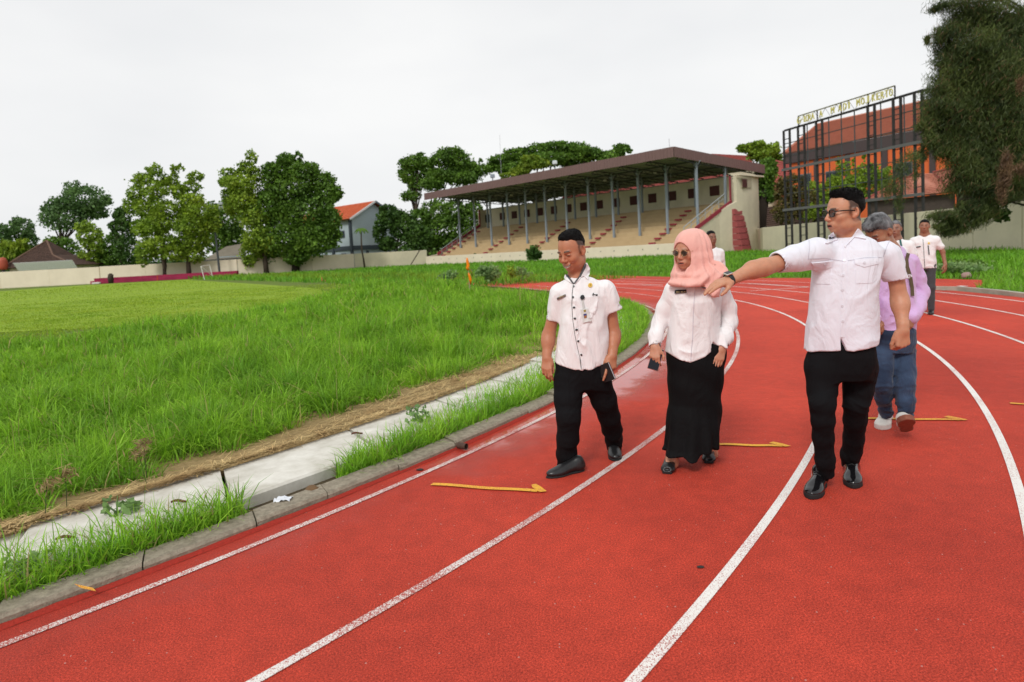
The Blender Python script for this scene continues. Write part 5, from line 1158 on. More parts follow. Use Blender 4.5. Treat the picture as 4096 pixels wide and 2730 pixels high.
def skin_mat(name, rough=.48):
    if name in MATS: return MATS[name]
    m = bpy.data.materials.new(name); m.use_nodes = True; nt = m.node_tree; b = nt.nodes['Principled BSDF']; L = nt.links.new
    a = N(nt, 'ShaderNodeAttribute'); a.attribute_name = 'tone'; g = N(nt, 'ShaderNodeNewGeometry')
    n = N(nt, 'ShaderNodeTexNoise'); n.inputs['Scale'].default_value = 38; n.inputs['Detail'].default_value = 4; L(g.outputs[0], n.inputs['Vector'])
    r_ = N(nt, 'ShaderNodeMapRange'); r_.inputs['To Min'].default_value = .82; r_.inputs['To Max'].default_value = 1.16; L(n.outputs[0], r_.inputs[0])
    x = N(nt, 'ShaderNodeMix', data_type='RGBA'); x.blend_type = 'MULTIPLY'; x.inputs[0].default_value = 1; L(a.outputs['Color'], x.inputs[6]); L(r_.outputs[0], x.inputs[7]); L(x.outputs[2], b.inputs['Base Color'])
    b.inputs['Roughness'].default_value = rough; b.inputs['Specular IOR Level'].default_value = .45
    b.inputs['Subsurface Weight'].default_value = .10; b.inputs['Subsurface Radius'].default_value = (.012, .004, .002); b.inputs['Subsurface Scale'].default_value = .5
    bp = N(nt, 'ShaderNodeBump'); bp.inputs['Strength'].default_value = .12; bp.inputs['Distance'].default_value = .003; n2 = N(nt, 'ShaderNodeTexNoise'); n2.inputs['Scale'].default_value = 260; L(g.outputs[0], n2.inputs['Vector']); L(n2.outputs[0], bp.inputs['Height']); L(bp.outputs[0], b.inputs['Normal'])
    MATS[name] = m; return m
SKIN = skin_mat('skin')
def cloth(name, col, rough=.85, folds=1.0, sheen=.15, weave=900, patches=None):
    if name in MATS: return MATS[name]
    m = mat(name, col, rough, .12, sheen=sheen); nt = m.node_tree; b = nt.nodes['Principled BSDF']; L = nt.links.new
    g = N(nt, 'ShaderNodeNewGeometry'); mpn = N(nt, 'ShaderNodeMapping'); mpn.inputs['Scale'].default_value = (9, 9, 4.5); mpn.inputs['Rotation'].default_value = (.3, .5, .2); L(g.outputs[0], mpn.inputs[0])
    n = N(nt, 'ShaderNodeTexNoise'); n.inputs['Scale'].default_value = 1.0; n.inputs['Detail'].default_value = 3; n.inputs['Distortion'].default_value = 1.3; L(mpn.outputs[0], n.inputs['Vector'])
    n2 = N(nt, 'ShaderNodeTexNoise'); n2.inputs['Scale'].default_value = weave; L(g.outputs[0], n2.inputs['Vector'])
    b1 = N(nt, 'ShaderNodeBump'); b1.inputs['Strength'].default_value = .7*folds; b1.inputs['Distance'].default_value = .03; L(n.outputs[0], b1.inputs['Height'])
    b2 = N(nt, 'ShaderNodeBump'); b2.inputs['Strength'].default_value = .25; b2.inputs['Distance'].default_value = .0008; L(n2.outputs[0], b2.inputs['Height']); L(b1.outputs[0], b2.inputs['Normal']); L(b2.outputs[0], b.inputs['Normal'])
    if patches:
        n3 = N(nt, 'ShaderNodeTexNoise'); n3.inputs['Scale'].default_value = patches[0]; n3.inputs['Detail'].default_value = 5; L(g.outputs[0], n3.inputs['Vector'])
        rp = N(nt, 'ShaderNodeValToRGB'); rp.color_ramp.elements[0].position = .35; rp.color_ramp.elements[1].position = .65; rp.color_ramp.elements[0].color = (*patches[1], 1); rp.color_ramp.elements[1].color = (*col, 1); L(n3.outputs[0], rp.inputs[0]); L(rp.outputs[0], b.inputs['Base Color'])
    return m
W1 = cloth('white_cotton', (.80, .79, .80)); W2 = cloth('white_twill', (.74, .745, .82), folds=.8); BLK = cloth('black_trouser_cloth', (.006, .006, .007), .85, .8, sheen=0); BLK2 = cloth('black_skirt_cloth', (.005, .005, .0055), .8, .7, sheen=0)
LEA = mat('black_leather', (.012, .012, .013), .32, .5, bump=(60, .15, .002)); PAT = mat('black_patent_leather', (.006, .006, .007), .13, .45, coat=.25); SOLE = mat('black_rubber_sole', (.018, .018, .018), .8)
HAIRM = mat('black_hair', (.005, .0045, .0045), .6, .12, bump=(300, 1.0, .006)); HAIRG = mat('grey_hair', (.24, .24, .25), .55, .2, noise=(16, .95, (.02, .02, .022), (1, 1, .35)), bump=(220, .9, .004))

# ---- head, local axes: x to its left side, y forward, z up, metres, eyes near z=0
def toward(p): return math.degrees(math.atan2(p[0], p[1]))
def head_axes(yaw, pitch, roll=0):
    """yaw: degrees turned from facing the camera towards the picture's left; pitch: degrees nodding down"""
    a, p = math.radians(yaw), math.radians(pitch); f = V(-math.sin(a)*math.cos(p), -math.cos(a)*math.cos(p), -math.sin(p))
    x = unit(np.cross(f, V(0, 0, 1))); z = np.cross(x, f); r_ = math.radians(roll); x, z = math.cos(r_)*x+math.sin(r_)*z, math.cos(r_)*z-math.sin(r_)*x
    return np.stack([x, f, z], 1)      # columns = local axes in world
def head_fn(c, R, s, jaw=1.0, smile=0, nose=1.0, mouth=0, ears=True, cheek=1.0, fat=0.0):
    H = Solid(.02)
    H.ell((0, -.012, .036), (.0745, .095, .084), k=.02)
    H.ell((0, .024, -.018), (.0635, .066, .082), k=.03)
    H.ell((0, .030, -.072), (.050*jaw+fat*.5, .050, .040), k=.03)
    H.ell((0, .068, -.098), (.022*jaw, .016, .015), k=.022)
    for e in (-1, 1):
        H.ell((e*.044, .052, -.026), (.023+fat, .026, .021*cheek), k=.022)
        H.ell((e*.048, .015, -.072), (.018+fat, .034, .026), k=.028)
        H.ell((e*.032, .098, .000), (.0195, .0205, .0135), k=.014, mode='s')
        H.ell((e*.032, .0735, -.001), (.0165, .0140, .0120), k=.005)
        H.cap((e*.017, .0865, .0205), (e*.047, .076, .0215), .0075, .0055, k=.010)
    H.cap((0, .083, .014), (0, .1055*nose, -.026), .0070, .0105, k=.010); H.ell((0, .1035*nose, -.031), (.0125, .0115, .0098), k=.008)
    for e in (-1, 1): H.ell((e*.0125, .095, -.0345), (.0085, .0100, .0075), k=.006)
    w_ = .0225+.006*smile; zc = .006*smile
    H.ell((0, .080, -.065), (.032, .018, .022), k=.014)
    H.cap((-w_, .0845, -.0625+zc), (0, .0960, -.0600), .0038, .0058, k=.007); H.cap((w_, .0845, -.0625+zc), (0, .0960, -.0600), .0038, .0058, k=.007)
    lo_ = -.0715-.008*mouth-.003*smile
    H.cap((-w_*.85, .083, lo_+.003+zc), (0, .0935, lo_), .0040, .0068, k=.007); H.cap((w_*.85, .083, lo_+.003+zc), (0, .0935, lo_), .0040, .0068, k=.007)
    mz = (-.0655+lo_+.0045)/2
    H.ell((0, .0985, mz), (w_*.9, .010, .0018+.0042*mouth+.0022*smile), k=.003, mode='s')
    if smile:
        for e in (-1, 1): H.cap((e*.026, .090, -.040), (e*.038, .080, -.068), .0026, .0022, k=.006, mode='s'); H.ell((e*.040, .070, -.036), (.016, .014, .013), k=.014)
    if ears:
        for e in (-1, 1):
            Rz = np.array([[math.cos(e*.35), -math.sin(e*.35), 0], [math.sin(e*.35), math.cos(e*.35), 0], [0, 0, 1]])
            H.ell((e*.080, -.012, -.004), (.0085, .0195, .0310), R=Rz, k=.007); H.ell((e*.0865, -.008, .000), (.006, .0115, .0190), R=Rz, k=.004, mode='s'); H.ell((e*.076, -.004, -.030), (.008, .010, .010), k=.006)
    f = lambda P: H((P-c)@R/s)*s
    return f, H
def head_tone(v, c, R, s, base, hairline=None, lips=(.30, .09, .07), brow=(.02, .015, .012), smile=0, mouth=0, stubble=.0, female=False, eyes=True):
    q = (v-c)@R/s; x, y, z = q.T; col = np.tile(np.array(base), (len(v), 1)); near = (np.abs(x) < .11) & (z > -.13) & (z < .14) & (np.abs(y) < .14)
    def blend(wt, cc): col[:] = col*(1-wt[:, None])+np.array(cc)*wt[:, None]
    fr = np.clip((y-.05)/.02, 0, 1)*near
    # ruddy nose, cheeks, ears
    blend(.30*near*np.exp(-((np.abs(x)-.042)/.018)**2-((z+.030)/.02)**2)*fr, np.array(base)*V(1.1, .72, .65)); blend(.35*near*np.exp(-(x/.018)**2-((z+.030)/.016)**2)*fr, np.array(base)*V(1.1, .75, .68))
    blend(.25*near*np.clip((np.abs(x)-.076)/.006, 0, 1), np.array(base)*V(1.1, .7, .62))
    if stubble: blend(stubble*near*fr*np.clip((-.045-z)/.012, 0, 1)*(np.abs(x) < .06), np.array(base)*V(.45, .48, .55))
    w_ = .0225+.006*smile; lo_ = -.0715-.008*mouth-.003*smile
    lip = fr*np.clip(1.15-((x/(w_*1.05))**2), 0, 1)*np.clip(1.2-np.abs((z-(-.066+lo_*.0-.0)-.006*smile*(x/w_)**2-(lo_+.0715)/2)/(.0095+.004*mouth+.002*smile))**3, 0, 1)*(y > .078)
    blend(np.clip(lip, 0, 1)*.85, lips)
    mz = (-.0655+lo_+.0045)/2; gap = fr*(np.abs(x) < w_*.92)*np.exp(-((z-mz-.006*smile*(x/w_)**2)/(.0022+.0040*mouth+.0022*smile))**4)*(y > .075)
    blend(np.clip(gap, 0, 1)*.95, (.62, .56, .50) if smile else (.035, .012, .010))
    if smile: g2 = fr*(np.abs(x) > w_*.55)*(np.abs(x) < w_*1.02)*np.exp(-((z-mz-.006*smile*(x/w_)**2)/.0032)**4)*(y > .07); blend(np.clip(g2, 0, 1)*.9, (.05, .015, .012))
    # brows
    bz = .0255-.10*np.clip(np.abs(x)-.030, 0, 1)**1.0; br = fr*np.exp(-((z-bz)/.0048)**2)*np.clip((np.abs(x)-.012)/.004, 0, 1)*np.clip((.052-np.abs(x))/.006, 0, 1); blend(np.clip(br*1.3, 0, 1)*(.55 if female else .9), brow)
    if hairline is not None:   # short shaved hair below and beside the longer hair
        zl = np.interp(y, [p[0] for p in hairline], [p[1] for p in hairline]); sh_ = near*np.clip((z-zl+.030)/.03, 0, 1)*np.clip((.022-y)/.012, 0, 1)*(z > -.055)*(np.abs(x) < .086); blend(np.clip(sh_, 0, 1)*.88, (.022, .017, .015))
        sb = near*(np.abs(x) > .060)*np.exp(-((y-.012)/.008)**2)*np.clip((z+.028)/.02, 0, 1)*(z < .03); blend(np.clip(sb, 0, 1)*.7, (.03, .022, .018))
    if eyes:   # lids and lash line; the eye itself shows between
        ez_ = -.001; ex = (np.abs(x)-.032)/.0150; opn = .0016 if smile else .0042
        eye = fr*(np.abs(ex) < 1)*np.exp(-((z-ez_)/(opn*np.sqrt(np.clip(1-ex**2, .02, 1))+.0004))**4)
        white = np.array((.50, .44, .40)); blend(np.clip(eye, 0, 1)*.9, white if not smile else (.10, .05, .04)); iris = eye*(np.abs(ex) < .42); blend(np.clip(iris, 0, 1), (.012, .008, .006))
        lash = fr*(np.abs(ex) < 1.05)*np.exp(-((z-ez_-opn*1.1)/.0016)**2); blend(np.clip(lash, 0, 1)*.85, (.02, .012, .010))
        bag = fr*(np.abs(ex) < 1.1)*np.exp(-((z-ez_+.011)/.003)**2); blend(bag*.25, np.array(base)*.5)
    return col
def hair_solid(c, R, s, style):  # thins out towards the hairline
    """style: dict(thick, line=[(y,z)...] hairline height at each y, extra=[(centre, radii)...], amp)"""
    ly = np.array([p[0] for p in style['line']]); lz = np.array([p[1] for p in style['line']]); th = style.get('thick', .010); am = style.get('amp', .004)
    H = Solid(.02); H.ell((0, -.012, .036), (.0745+th*.8, .095+th, .084+th), k=.02)
    for ce, ra in style.get('extra', []): H.ell(ce, ra, k=.022)
    def f(P):
        q = (P-c)@R/s; d = H(q); d = d+am*fbm(q*V(34, 34, 34)*style.get('fr', 1), 2, 3); zl = np.interp(q[:, 1], ly, lz)+style.get('wav', .004)*np.sin(q[:, 0]*60)
        part = (zl-q[:, 2])*.8; d = d+(th-.0015)*np.clip(1-(q[:, 2]-zl)/.035, 0, 1)**1.5; return smax(d, part, .006)*s
    lo, hi = c-.17*s, c+.19*s; f.box = lambda: (lo, hi); return type('F', (), {'__call__': staticmethod(f), 'box': staticmethod(lambda: (lo, hi))})()

def strands(name, vs, f, c, R, s, n, ln, comb, mt, parent, wd=.0016, zmin=.05, up=.7):
    q = (vs-c)@R/s; ok_ = np.where(q[:, 2] > zmin)[0]; i = rng.choice(ok_, min(n, len(ok_)*3)); P = vs[i]+rng.normal(0, .002, (len(i), 3)); e = .002
    G_ = np.stack([f(P+np.eye(3)[k]*e)-f(P-np.eye(3)[k]*e) for k in range(3)], 1); G_ /= np.linalg.norm(G_, axis=1)[:, None]+1e-9
    d = G_*up+(R@np.asarray(comb, float))[None]+rng.normal(0, .35, P.shape); d /= np.linalg.norm(d, axis=1)[:, None]; L_ = ln*rng.uniform(.5, 1.2, len(P))[:, None]
    sd_ = np.cross(d, rng.normal(0, 1, P.shape)); sd_ /= np.linalg.norm(sd_, axis=1)[:, None]; P0 = P-G_*.003
    v = np.stack([P0-sd_*wd, P0+sd_*wd, P0+d*L_*.6+G_*.0+sd_*wd*.7, P0+d*L_-G_*L_*.15], 1).reshape(-1, 3)
    o = obj(name, v, np.arange(len(P)*4).reshape(-1, 4), mt, parent); o['kind'] = 'stuff'; return o
def hand_ops(S_, w, X, Zb, side, curls, s=1.0, spread=1.0, thumb=(.9, .5), k=.005):
    """w wrist, X towards the fingers, Zb out of the back of the hand, side +1: thumb lies along +Y = Zb x X"""
    X = unit(X); Y = unit(np.cross(Zb, X)); Zb = np.cross(X, Y); Y = Y*side
    Pp = lambda x, y, z: w+(X*x+Y*y+Zb*z)*s
    kn = [(.083, .029), (.088, .010), (.083, -.010), (.074, -.028)]
    S_.cap(Pp(-.03, 0, 0), Pp(.012, 0, 0), .0255*s, .026*s, k=.02, flat=(Zb, .80))
    for j, (kx, ky) in enumerate(kn): S_.cap(Pp(.008, ky*.55, 0), Pp(kx-.006, ky, .001), .0155*s, .0120*s, k=.012)
    S_.ell(Pp(.035, .022, -.010), (.030*s, .020*s, .016*s), R=np.stack([X, Y, Zb], 1), k=.012)
    seg = [(.040, .026, .021), (.044, .029, .023), (.040, .027, .022), (.031, .021, .019)]
    for j, (kx, ky) in enumerate(kn):
        a = 0; p = Pp(kx, ky, .001); fan_ = (ky*2.2)*spread; d0 = unit(X+Y*fan_)
        rads = [.0098, .0088, .0080, .0066] if j < 3 else [.0086, .0078, .0070, .0060]
        cc = curls[j]; cc = cc if hasattr(cc, '__len__') else (cc, cc*1.1, cc*.8)
        for m in range(3):
            a += cc[m]; d = d0*math.cos(a)-Zb*math.sin(a); q = p+d*seg[j][m]*s; S_.cap(p, q, rads[m]*s, rads[m+1]*s, k=.0045); p = q
    tb = Pp(.018, .026, -.006); t1 = tb+(X*.032*math.cos(thumb[0]*.8)+Y*.030*math.sin(thumb[0])-Zb*.012*thumb[1])*s; t2 = t1+(X*.030+Y*.012*thumb[0]-Zb*.012*thumb[1])*s; t3 = t2+(X*.024-Y*.002-Zb*.010*thumb[1])*s
    S_.cap(tb, t1, .0150*s, .0112*s, k=.014); S_.cap(t1, t2, .0108*s, .0098*s, k=.004); S_.cap(t2, t3, .0098*s, .0078*s, k=.004)
    return Pp
def shoe(parent, heel, toe, mt, sole_mt=None, s=1.0, ankle_h=.085, up=None, gz=None, laces=False, name='shoe', width=1.0, toe_open=False, tongue=None, chunky=0):
    heel = np.asarray(heel, float); toe = np.asarray(toe, float); Ln = np.linalg.norm(toe-heel); X = (toe-heel)/Ln; up = V(0, 0, 1) if up is None else up; Y = unit(np.cross(up, X)); Z = np.cross(X, Y)
    P = lambda x, y, z: heel+X*x*Ln+Y*y*s*width+Z*z*s
    R = np.stack([X, Y, Z], 1); sh = .012+chunky
    U = Solid(.025)
    U.cap(P(.13, 0, .045), P(.15, 0, ankle_h), .036*s*width, .038*s*width); U.ell(P(.14, 0, .035), (.045*s, .034*s*width, .038*s), R=R)
    U.cap(P(.2, 0, .040), P(.62, 0, .032), .036*s*width, .040*s*width, flat=(Z, .8)); U.cap(P(.2, 0, .075), P(.55, 0, .048), .024*s, .026*s, k=.03)
    U.ell(P(.72, 0, .026), (.27*Ln, .046*s*width, .030*s), R=R)
    U.fn(lambda Q: ((heel+Z*sh*s)-Q)@Z, k=.004, mode='i')
    o = grow(name, U, .005, mt, parent)
    Sx = Solid(.01)
    def fo(Q):
        q = (Q-heel)@R; x = q[:, 0]/Ln; wdt = np.interp(x, [0, .06, .2, .42, .62, .80, .93, 1.0], [.012, .030, .037, .034, .047, .045, .030, .010])*s*width
        return np.maximum(smax(np.abs(q[:, 1])-wdt, np.maximum(-x*Ln-.005, (x-1.02)*Ln), .02), np.abs(q[:, 2]-(sh*.55)*s)-sh*.55*s)
    Sx.fn(fo, heel*.5+toe*.5, Ln*.6, mode='u'); grow('sole', Sx, .005, sole_mt or SOLE, o, smooth=False)
    if laces:
        mb = MB()
        for j in range(5):
            x = .34+.065*j; c_ = P(x, 0, .093-.0085*j-.02*max(0, x-.5)); mb.tube([c_-Y*.020*s-Z*.006, c_+Z*.004, c_+Y*.020*s-Z*.006], .0032, 5)
        mb.build('lace', mat('black_lace', (.02, .02, .02), .9), o, True)
    return o, P
def surf(f, px, py, y0, y1):
    """walk rays from the camera until they meet the solid f; returns points (nan where missed)"""
    d = ray(px, py); d = d/d[..., 1:2]; Y = np.full(d.shape[:-1], y0); hit = np.zeros(Y.shape, bool)
    nrm = np.linalg.norm(d, axis=-1)
    for _ in range(60):
        P = d*Y[..., None]; P[..., 2] += CAMH; v = f(P); v = np.where(v > .16, .16, v); hit |= np.abs(v) < .0012; Y = np.where(hit, Y, Y+v*.8/nrm)
    P = d*Y[..., None]; P[..., 2] += CAMH; P[(~hit) | (Y > y1)] = np.nan; return P
def patch(name, poly, f, y0, y1, mt, parent, off=.004, step=4.0, smooth=True, rim=True, depth_fill=None):
    """a thin piece lying on the solid f, its outline given by picture points"""
    poly = [V(*p) for p in poly]; n = len(poly); B_ = []
    for i in range(n):
        a, b = poly[i], poly[(i+1) % n]; m = max(1, int(np.linalg.norm(b-a)/step)); B_ += [a+(b-a)*j/m for j in range(m)]
    nb = len(B_); arr = np.array(B_); lo, hi = arr.min(0), arr.max(0); gx, gy = np.meshgrid(np.arange(lo[0]+step/2, hi[0], step), np.arange(lo[1]+step/2, hi[1], step)); G_ = np.c_[gx.ravel(), gy.ravel()]
    if len(G_):
        G_ = G_[inpoly(G_, [tuple(p) for p in B_])]
        if len(G_): dd = np.sqrt(((G_[:, None]-arr[None])**2).sum(2)).min(1); G_ = G_[dd > step*.4]
    pts = [Vector(p) for p in B_]+[Vector(p) for p in G_]
    vv, _, ff, _, _, _ = mgeo.delaunay_2d_cdt(pts, [(i, (i+1) % nb) for i in range(nb)], [list(range(nb))], 1, 1e-4)
    Q = np.array([v_[:] for v_ in vv]); P = surf(f, Q[:, 0], Q[:, 1], y0, y1)
    bad = np.isnan(P[:, 0])
    if bad.all(): return None
    if bad.any():
        good = np.where(~bad)[0]
        for i in np.where(bad)[0]:
            j = good[np.argmin(((Q[good]-Q[i])**2).sum(1))]; P[i] = at(Q[i, 0], Q[i, 1], P[j, 1]+.004)
    e = .002; Gd = np.stack([f(P+np.eye(3)[k]*e)-f(P-np.eye(3)[k]*e) for k in range(3)], 1); Gd /= np.linalg.norm(Gd, axis=1)[:, None]+1e-9
    Pf = P+Gd*off; tri = [tuple(q) for q in ff]
    # orient towards the camera
    t0 = tri[0]; nn_ = np.cross(Pf[t0[1]]-Pf[t0[0]], Pf[t0[2]]-Pf[t0[0]]); flip = nn_@(V(0, 0, CAMH)-Pf[t0[0]]) < 0
    if flip: tri = [q[::-1] for q in tri]
    fs = list(tri); vs = Pf
    if rim:
        cnt = {}
        for q in tri:
            for a, b in zip(q, q[1:]+q[:1]): cnt[(a, b)] = 1
        be = [(a, b) for (a, b) in cnt if (b, a) not in cnt]; m = len(Pf); vs = np.r_[Pf, P-Gd*.002]; fs += [(b, a, a+m, b+m) for a, b in be]
    o = obj(name, vs, fs, mt, parent, smooth=False); return o
def line_patch(name, pts, wd, f, y0, y1, mt, parent, off=.002):
    P = np.array(pts, float); T = np.gradient(P, axis=0); T /= np.hypot(*T.T)[:, None]; Nn = np.c_[-T[:, 1], T[:, 0]]*wd/2; return patch(name, [tuple(p) for p in P+Nn]+[tuple(p) for p in (P-Nn)[::-1]], f, y0, y1, mt, parent, off, step=max(3., wd), rim=False)
def button(px, py, r_, f, y0, y1, mt, parent, name='button', off=.004):
    a = np.linspace(0, 2*np.pi, 9)[:-1]; return patch(name, [(px+r_*math.cos(t), py+r_*math.sin(t)) for t in a], f, y0, y1, mt, parent, off, step=20)
def J(px, py, D): return at(px, py, D)
def folds(base, amp, fr, seed, zr=None):
    """adds soft ridged creases to a solid"""
    def f(P):
        d = base(P); m = np.abs(d) < .05
        if m.any():
            q = P[m]*fr; w_ = fbm(q*.6, 1, seed+1)*1.2; r_ = np.clip(1-np.abs(fbm(q+w_[:, None], 2, seed))*1.7, 0, 1); a = amp*(r_**1.5-.3)
            if zr is not None: a = a*zr(P[m])
            d[m] -= a
        return d
    return type('F', (), {'__call__': staticmethod(f), 'box': staticmethod(base.box)})()
def glyph_flat(ch, px, py, sz, f, y0, y1, mt, parent, off=.006): pass
# ------------------------------------------------------------------ people
def PXM(D): return D/FPX
def rows(lst, D, dep=0, dy=0):
    """(px centre, py, half width px, half depth m) -> loft sections at distance D"""
    return [(J(c, y, D+(q[0] if q else 0)), hw*D/FPX*math.cos(math.atan2(*J(c, y, D)[:2])), dp) for (c, y, hw, dp, *q) in lst]
HAIR_M = dict(thick=.011, line=[(-.12, -.070), (-.07, -.060), (-.03, -.030), (-.008, .012), (.012, .020), (.022, .042), (.045, .060), (.070, .070), (.11, .066)], amp=.004)
def eyes(c, R, s, parent):
    for e in (-1, 1):
        p = c+R@(V(e*.032, .0775, -.001)*s); mb = MB()
HAIR_3 = [(-.12, -.075), (-.07, -.062), (-.035, -.020), (-.012, .022), (.006, .030), (.020, .040), (.030, .064), (.050, .082), (.075, .088), (.12, .088)]
TOP_3 = [(-.12, -.03), (-.07, -.01), (-.035, .020), (-.012, .046), (.006, .052), (.020, .056), (.030, .068), (.050, .084), (.075, .088), (.12, .088)]
TOP_1 = [(-.12, -.02), (-.07, .0), (-.035, .030), (-.012, .052), (.010, .058), (.022, .070), (.040, .084), (.075, .092), (.12, .092)]
HAIR_1 = [(-.12, -.060), (-.07, -.045), (-.035, .0), (-.012, .03), (.010, .040), (.022, .066), (.040, .084), (.075, .092), (.12, .092)]
def near_fade(P, ends, r_): return np.prod([np.clip((np.linalg.norm(P-e, axis=1)-r_*.8)/(r_*.8), .05, 1) for e in ends], axis=0)
def person(loc, label): return thing('person', loc, label, 'person')
def spectacles(c, R, s, parent, shape='square', frame=None, lens=None, w=.026, h=.019):
    g_ = parent; Lc = lambda x, y, z: c+R@(V(x, y, z)*s); fr = frame; top = bpy.data.objects.new('x', None) if False else None
    mb = MB()
    for e in (-1, 1):
        pts = []
        for k in range(17):
            a = 2*math.pi*k/16; ca, sa = math.cos(a), math.sin(a); n_ = 3.2 if shape == 'square' else 2.0
            x = abs(ca)**(2/n_)*np.sign(ca)*w; z = abs(sa)**(2/n_)*np.sign(sa)*h
            if shape == 'square' and z < 0: x *= .86
            pts.append(Lc(e*.0325+x, .098-.20*abs(x+0*e)*.5-.10*max(0, (x*e)), .001+z))
        mb.tube(pts, .0034 if shape == 'square' else .0013, 6, cap=False)
        mb.tube([Lc(e*(.0325+w), .094, .009), Lc(e*.073, .078, .010), Lc(e*.080, .02, .008), Lc(e*.081, -.008, .004)], .0036 if shape == 'square' else .0011, 5)
    mb.tube([Lc(-.008, .099, .006), Lc(0, .101, .009), Lc(.008, .099, .006)], .0024 if shape == 'square' else .0011, 6)
    o = mb.build('spectacle_frame', fr, g_, True)
    for e in (-1, 1):
        pts = []
        for k in range(16):
            a = 2*math.pi*k/16; ca, sa = math.cos(a), math.sin(a); n_ = 3.2 if shape == 'square' else 2.0
            x = abs(ca)**(2/n_)*np.sign(ca)*w*.97; z = abs(sa)**(2/n_)*np.sign(sa)*h*.97; x *= .86 if (shape == 'square' and z < 0) else 1
            pts.append(Lc(e*.0325+x, .0975-.10*abs(x)-.10*max(0, x*e), .001+z))
        obj('lens', pts, [tuple(range(16))], lens, o)
    return o
def lens_mat(name, col, a):
    m = mat(name, col, .05, .6); b = m.node_tree.nodes['Principled BSDF']; b.inputs['Alpha'].default_value = a; return m
def collar_stand(a, b, r, front, mt, parent, open_=.055, back=None):
    C = Solid(.01); C.cap(a, b, r+.007, r+.001, k=.01); C.cap(a-(b-a)*.5, b+(b-a)*.9, r+.002, r-.004, k=.003, mode='s')
    C.fn(lambda P: (P-b)@unit(b-a), k=.003, mode='i'); fr = (a+b)/2+front*r; C.ell(fr, (open_, open_, .09), k=.004, mode='s'); C.fn(lambda P: (a-P)@unit(b-a), k=.003, mode='i')
    lo, hi = np.minimum(a, b)-r-.05, np.maximum(a, b)+r+.05; C.box = lambda: (lo, hi); return grow('collar', C, .005, mt, parent)
clear = mat('clear_white_button', (.62, .60, .66), .3, .5); dkbtn = mat('dark_button', (.02, .02, .022), .4, .5); seam = mat('shirt_seam', (.50, .48, .55), .9)

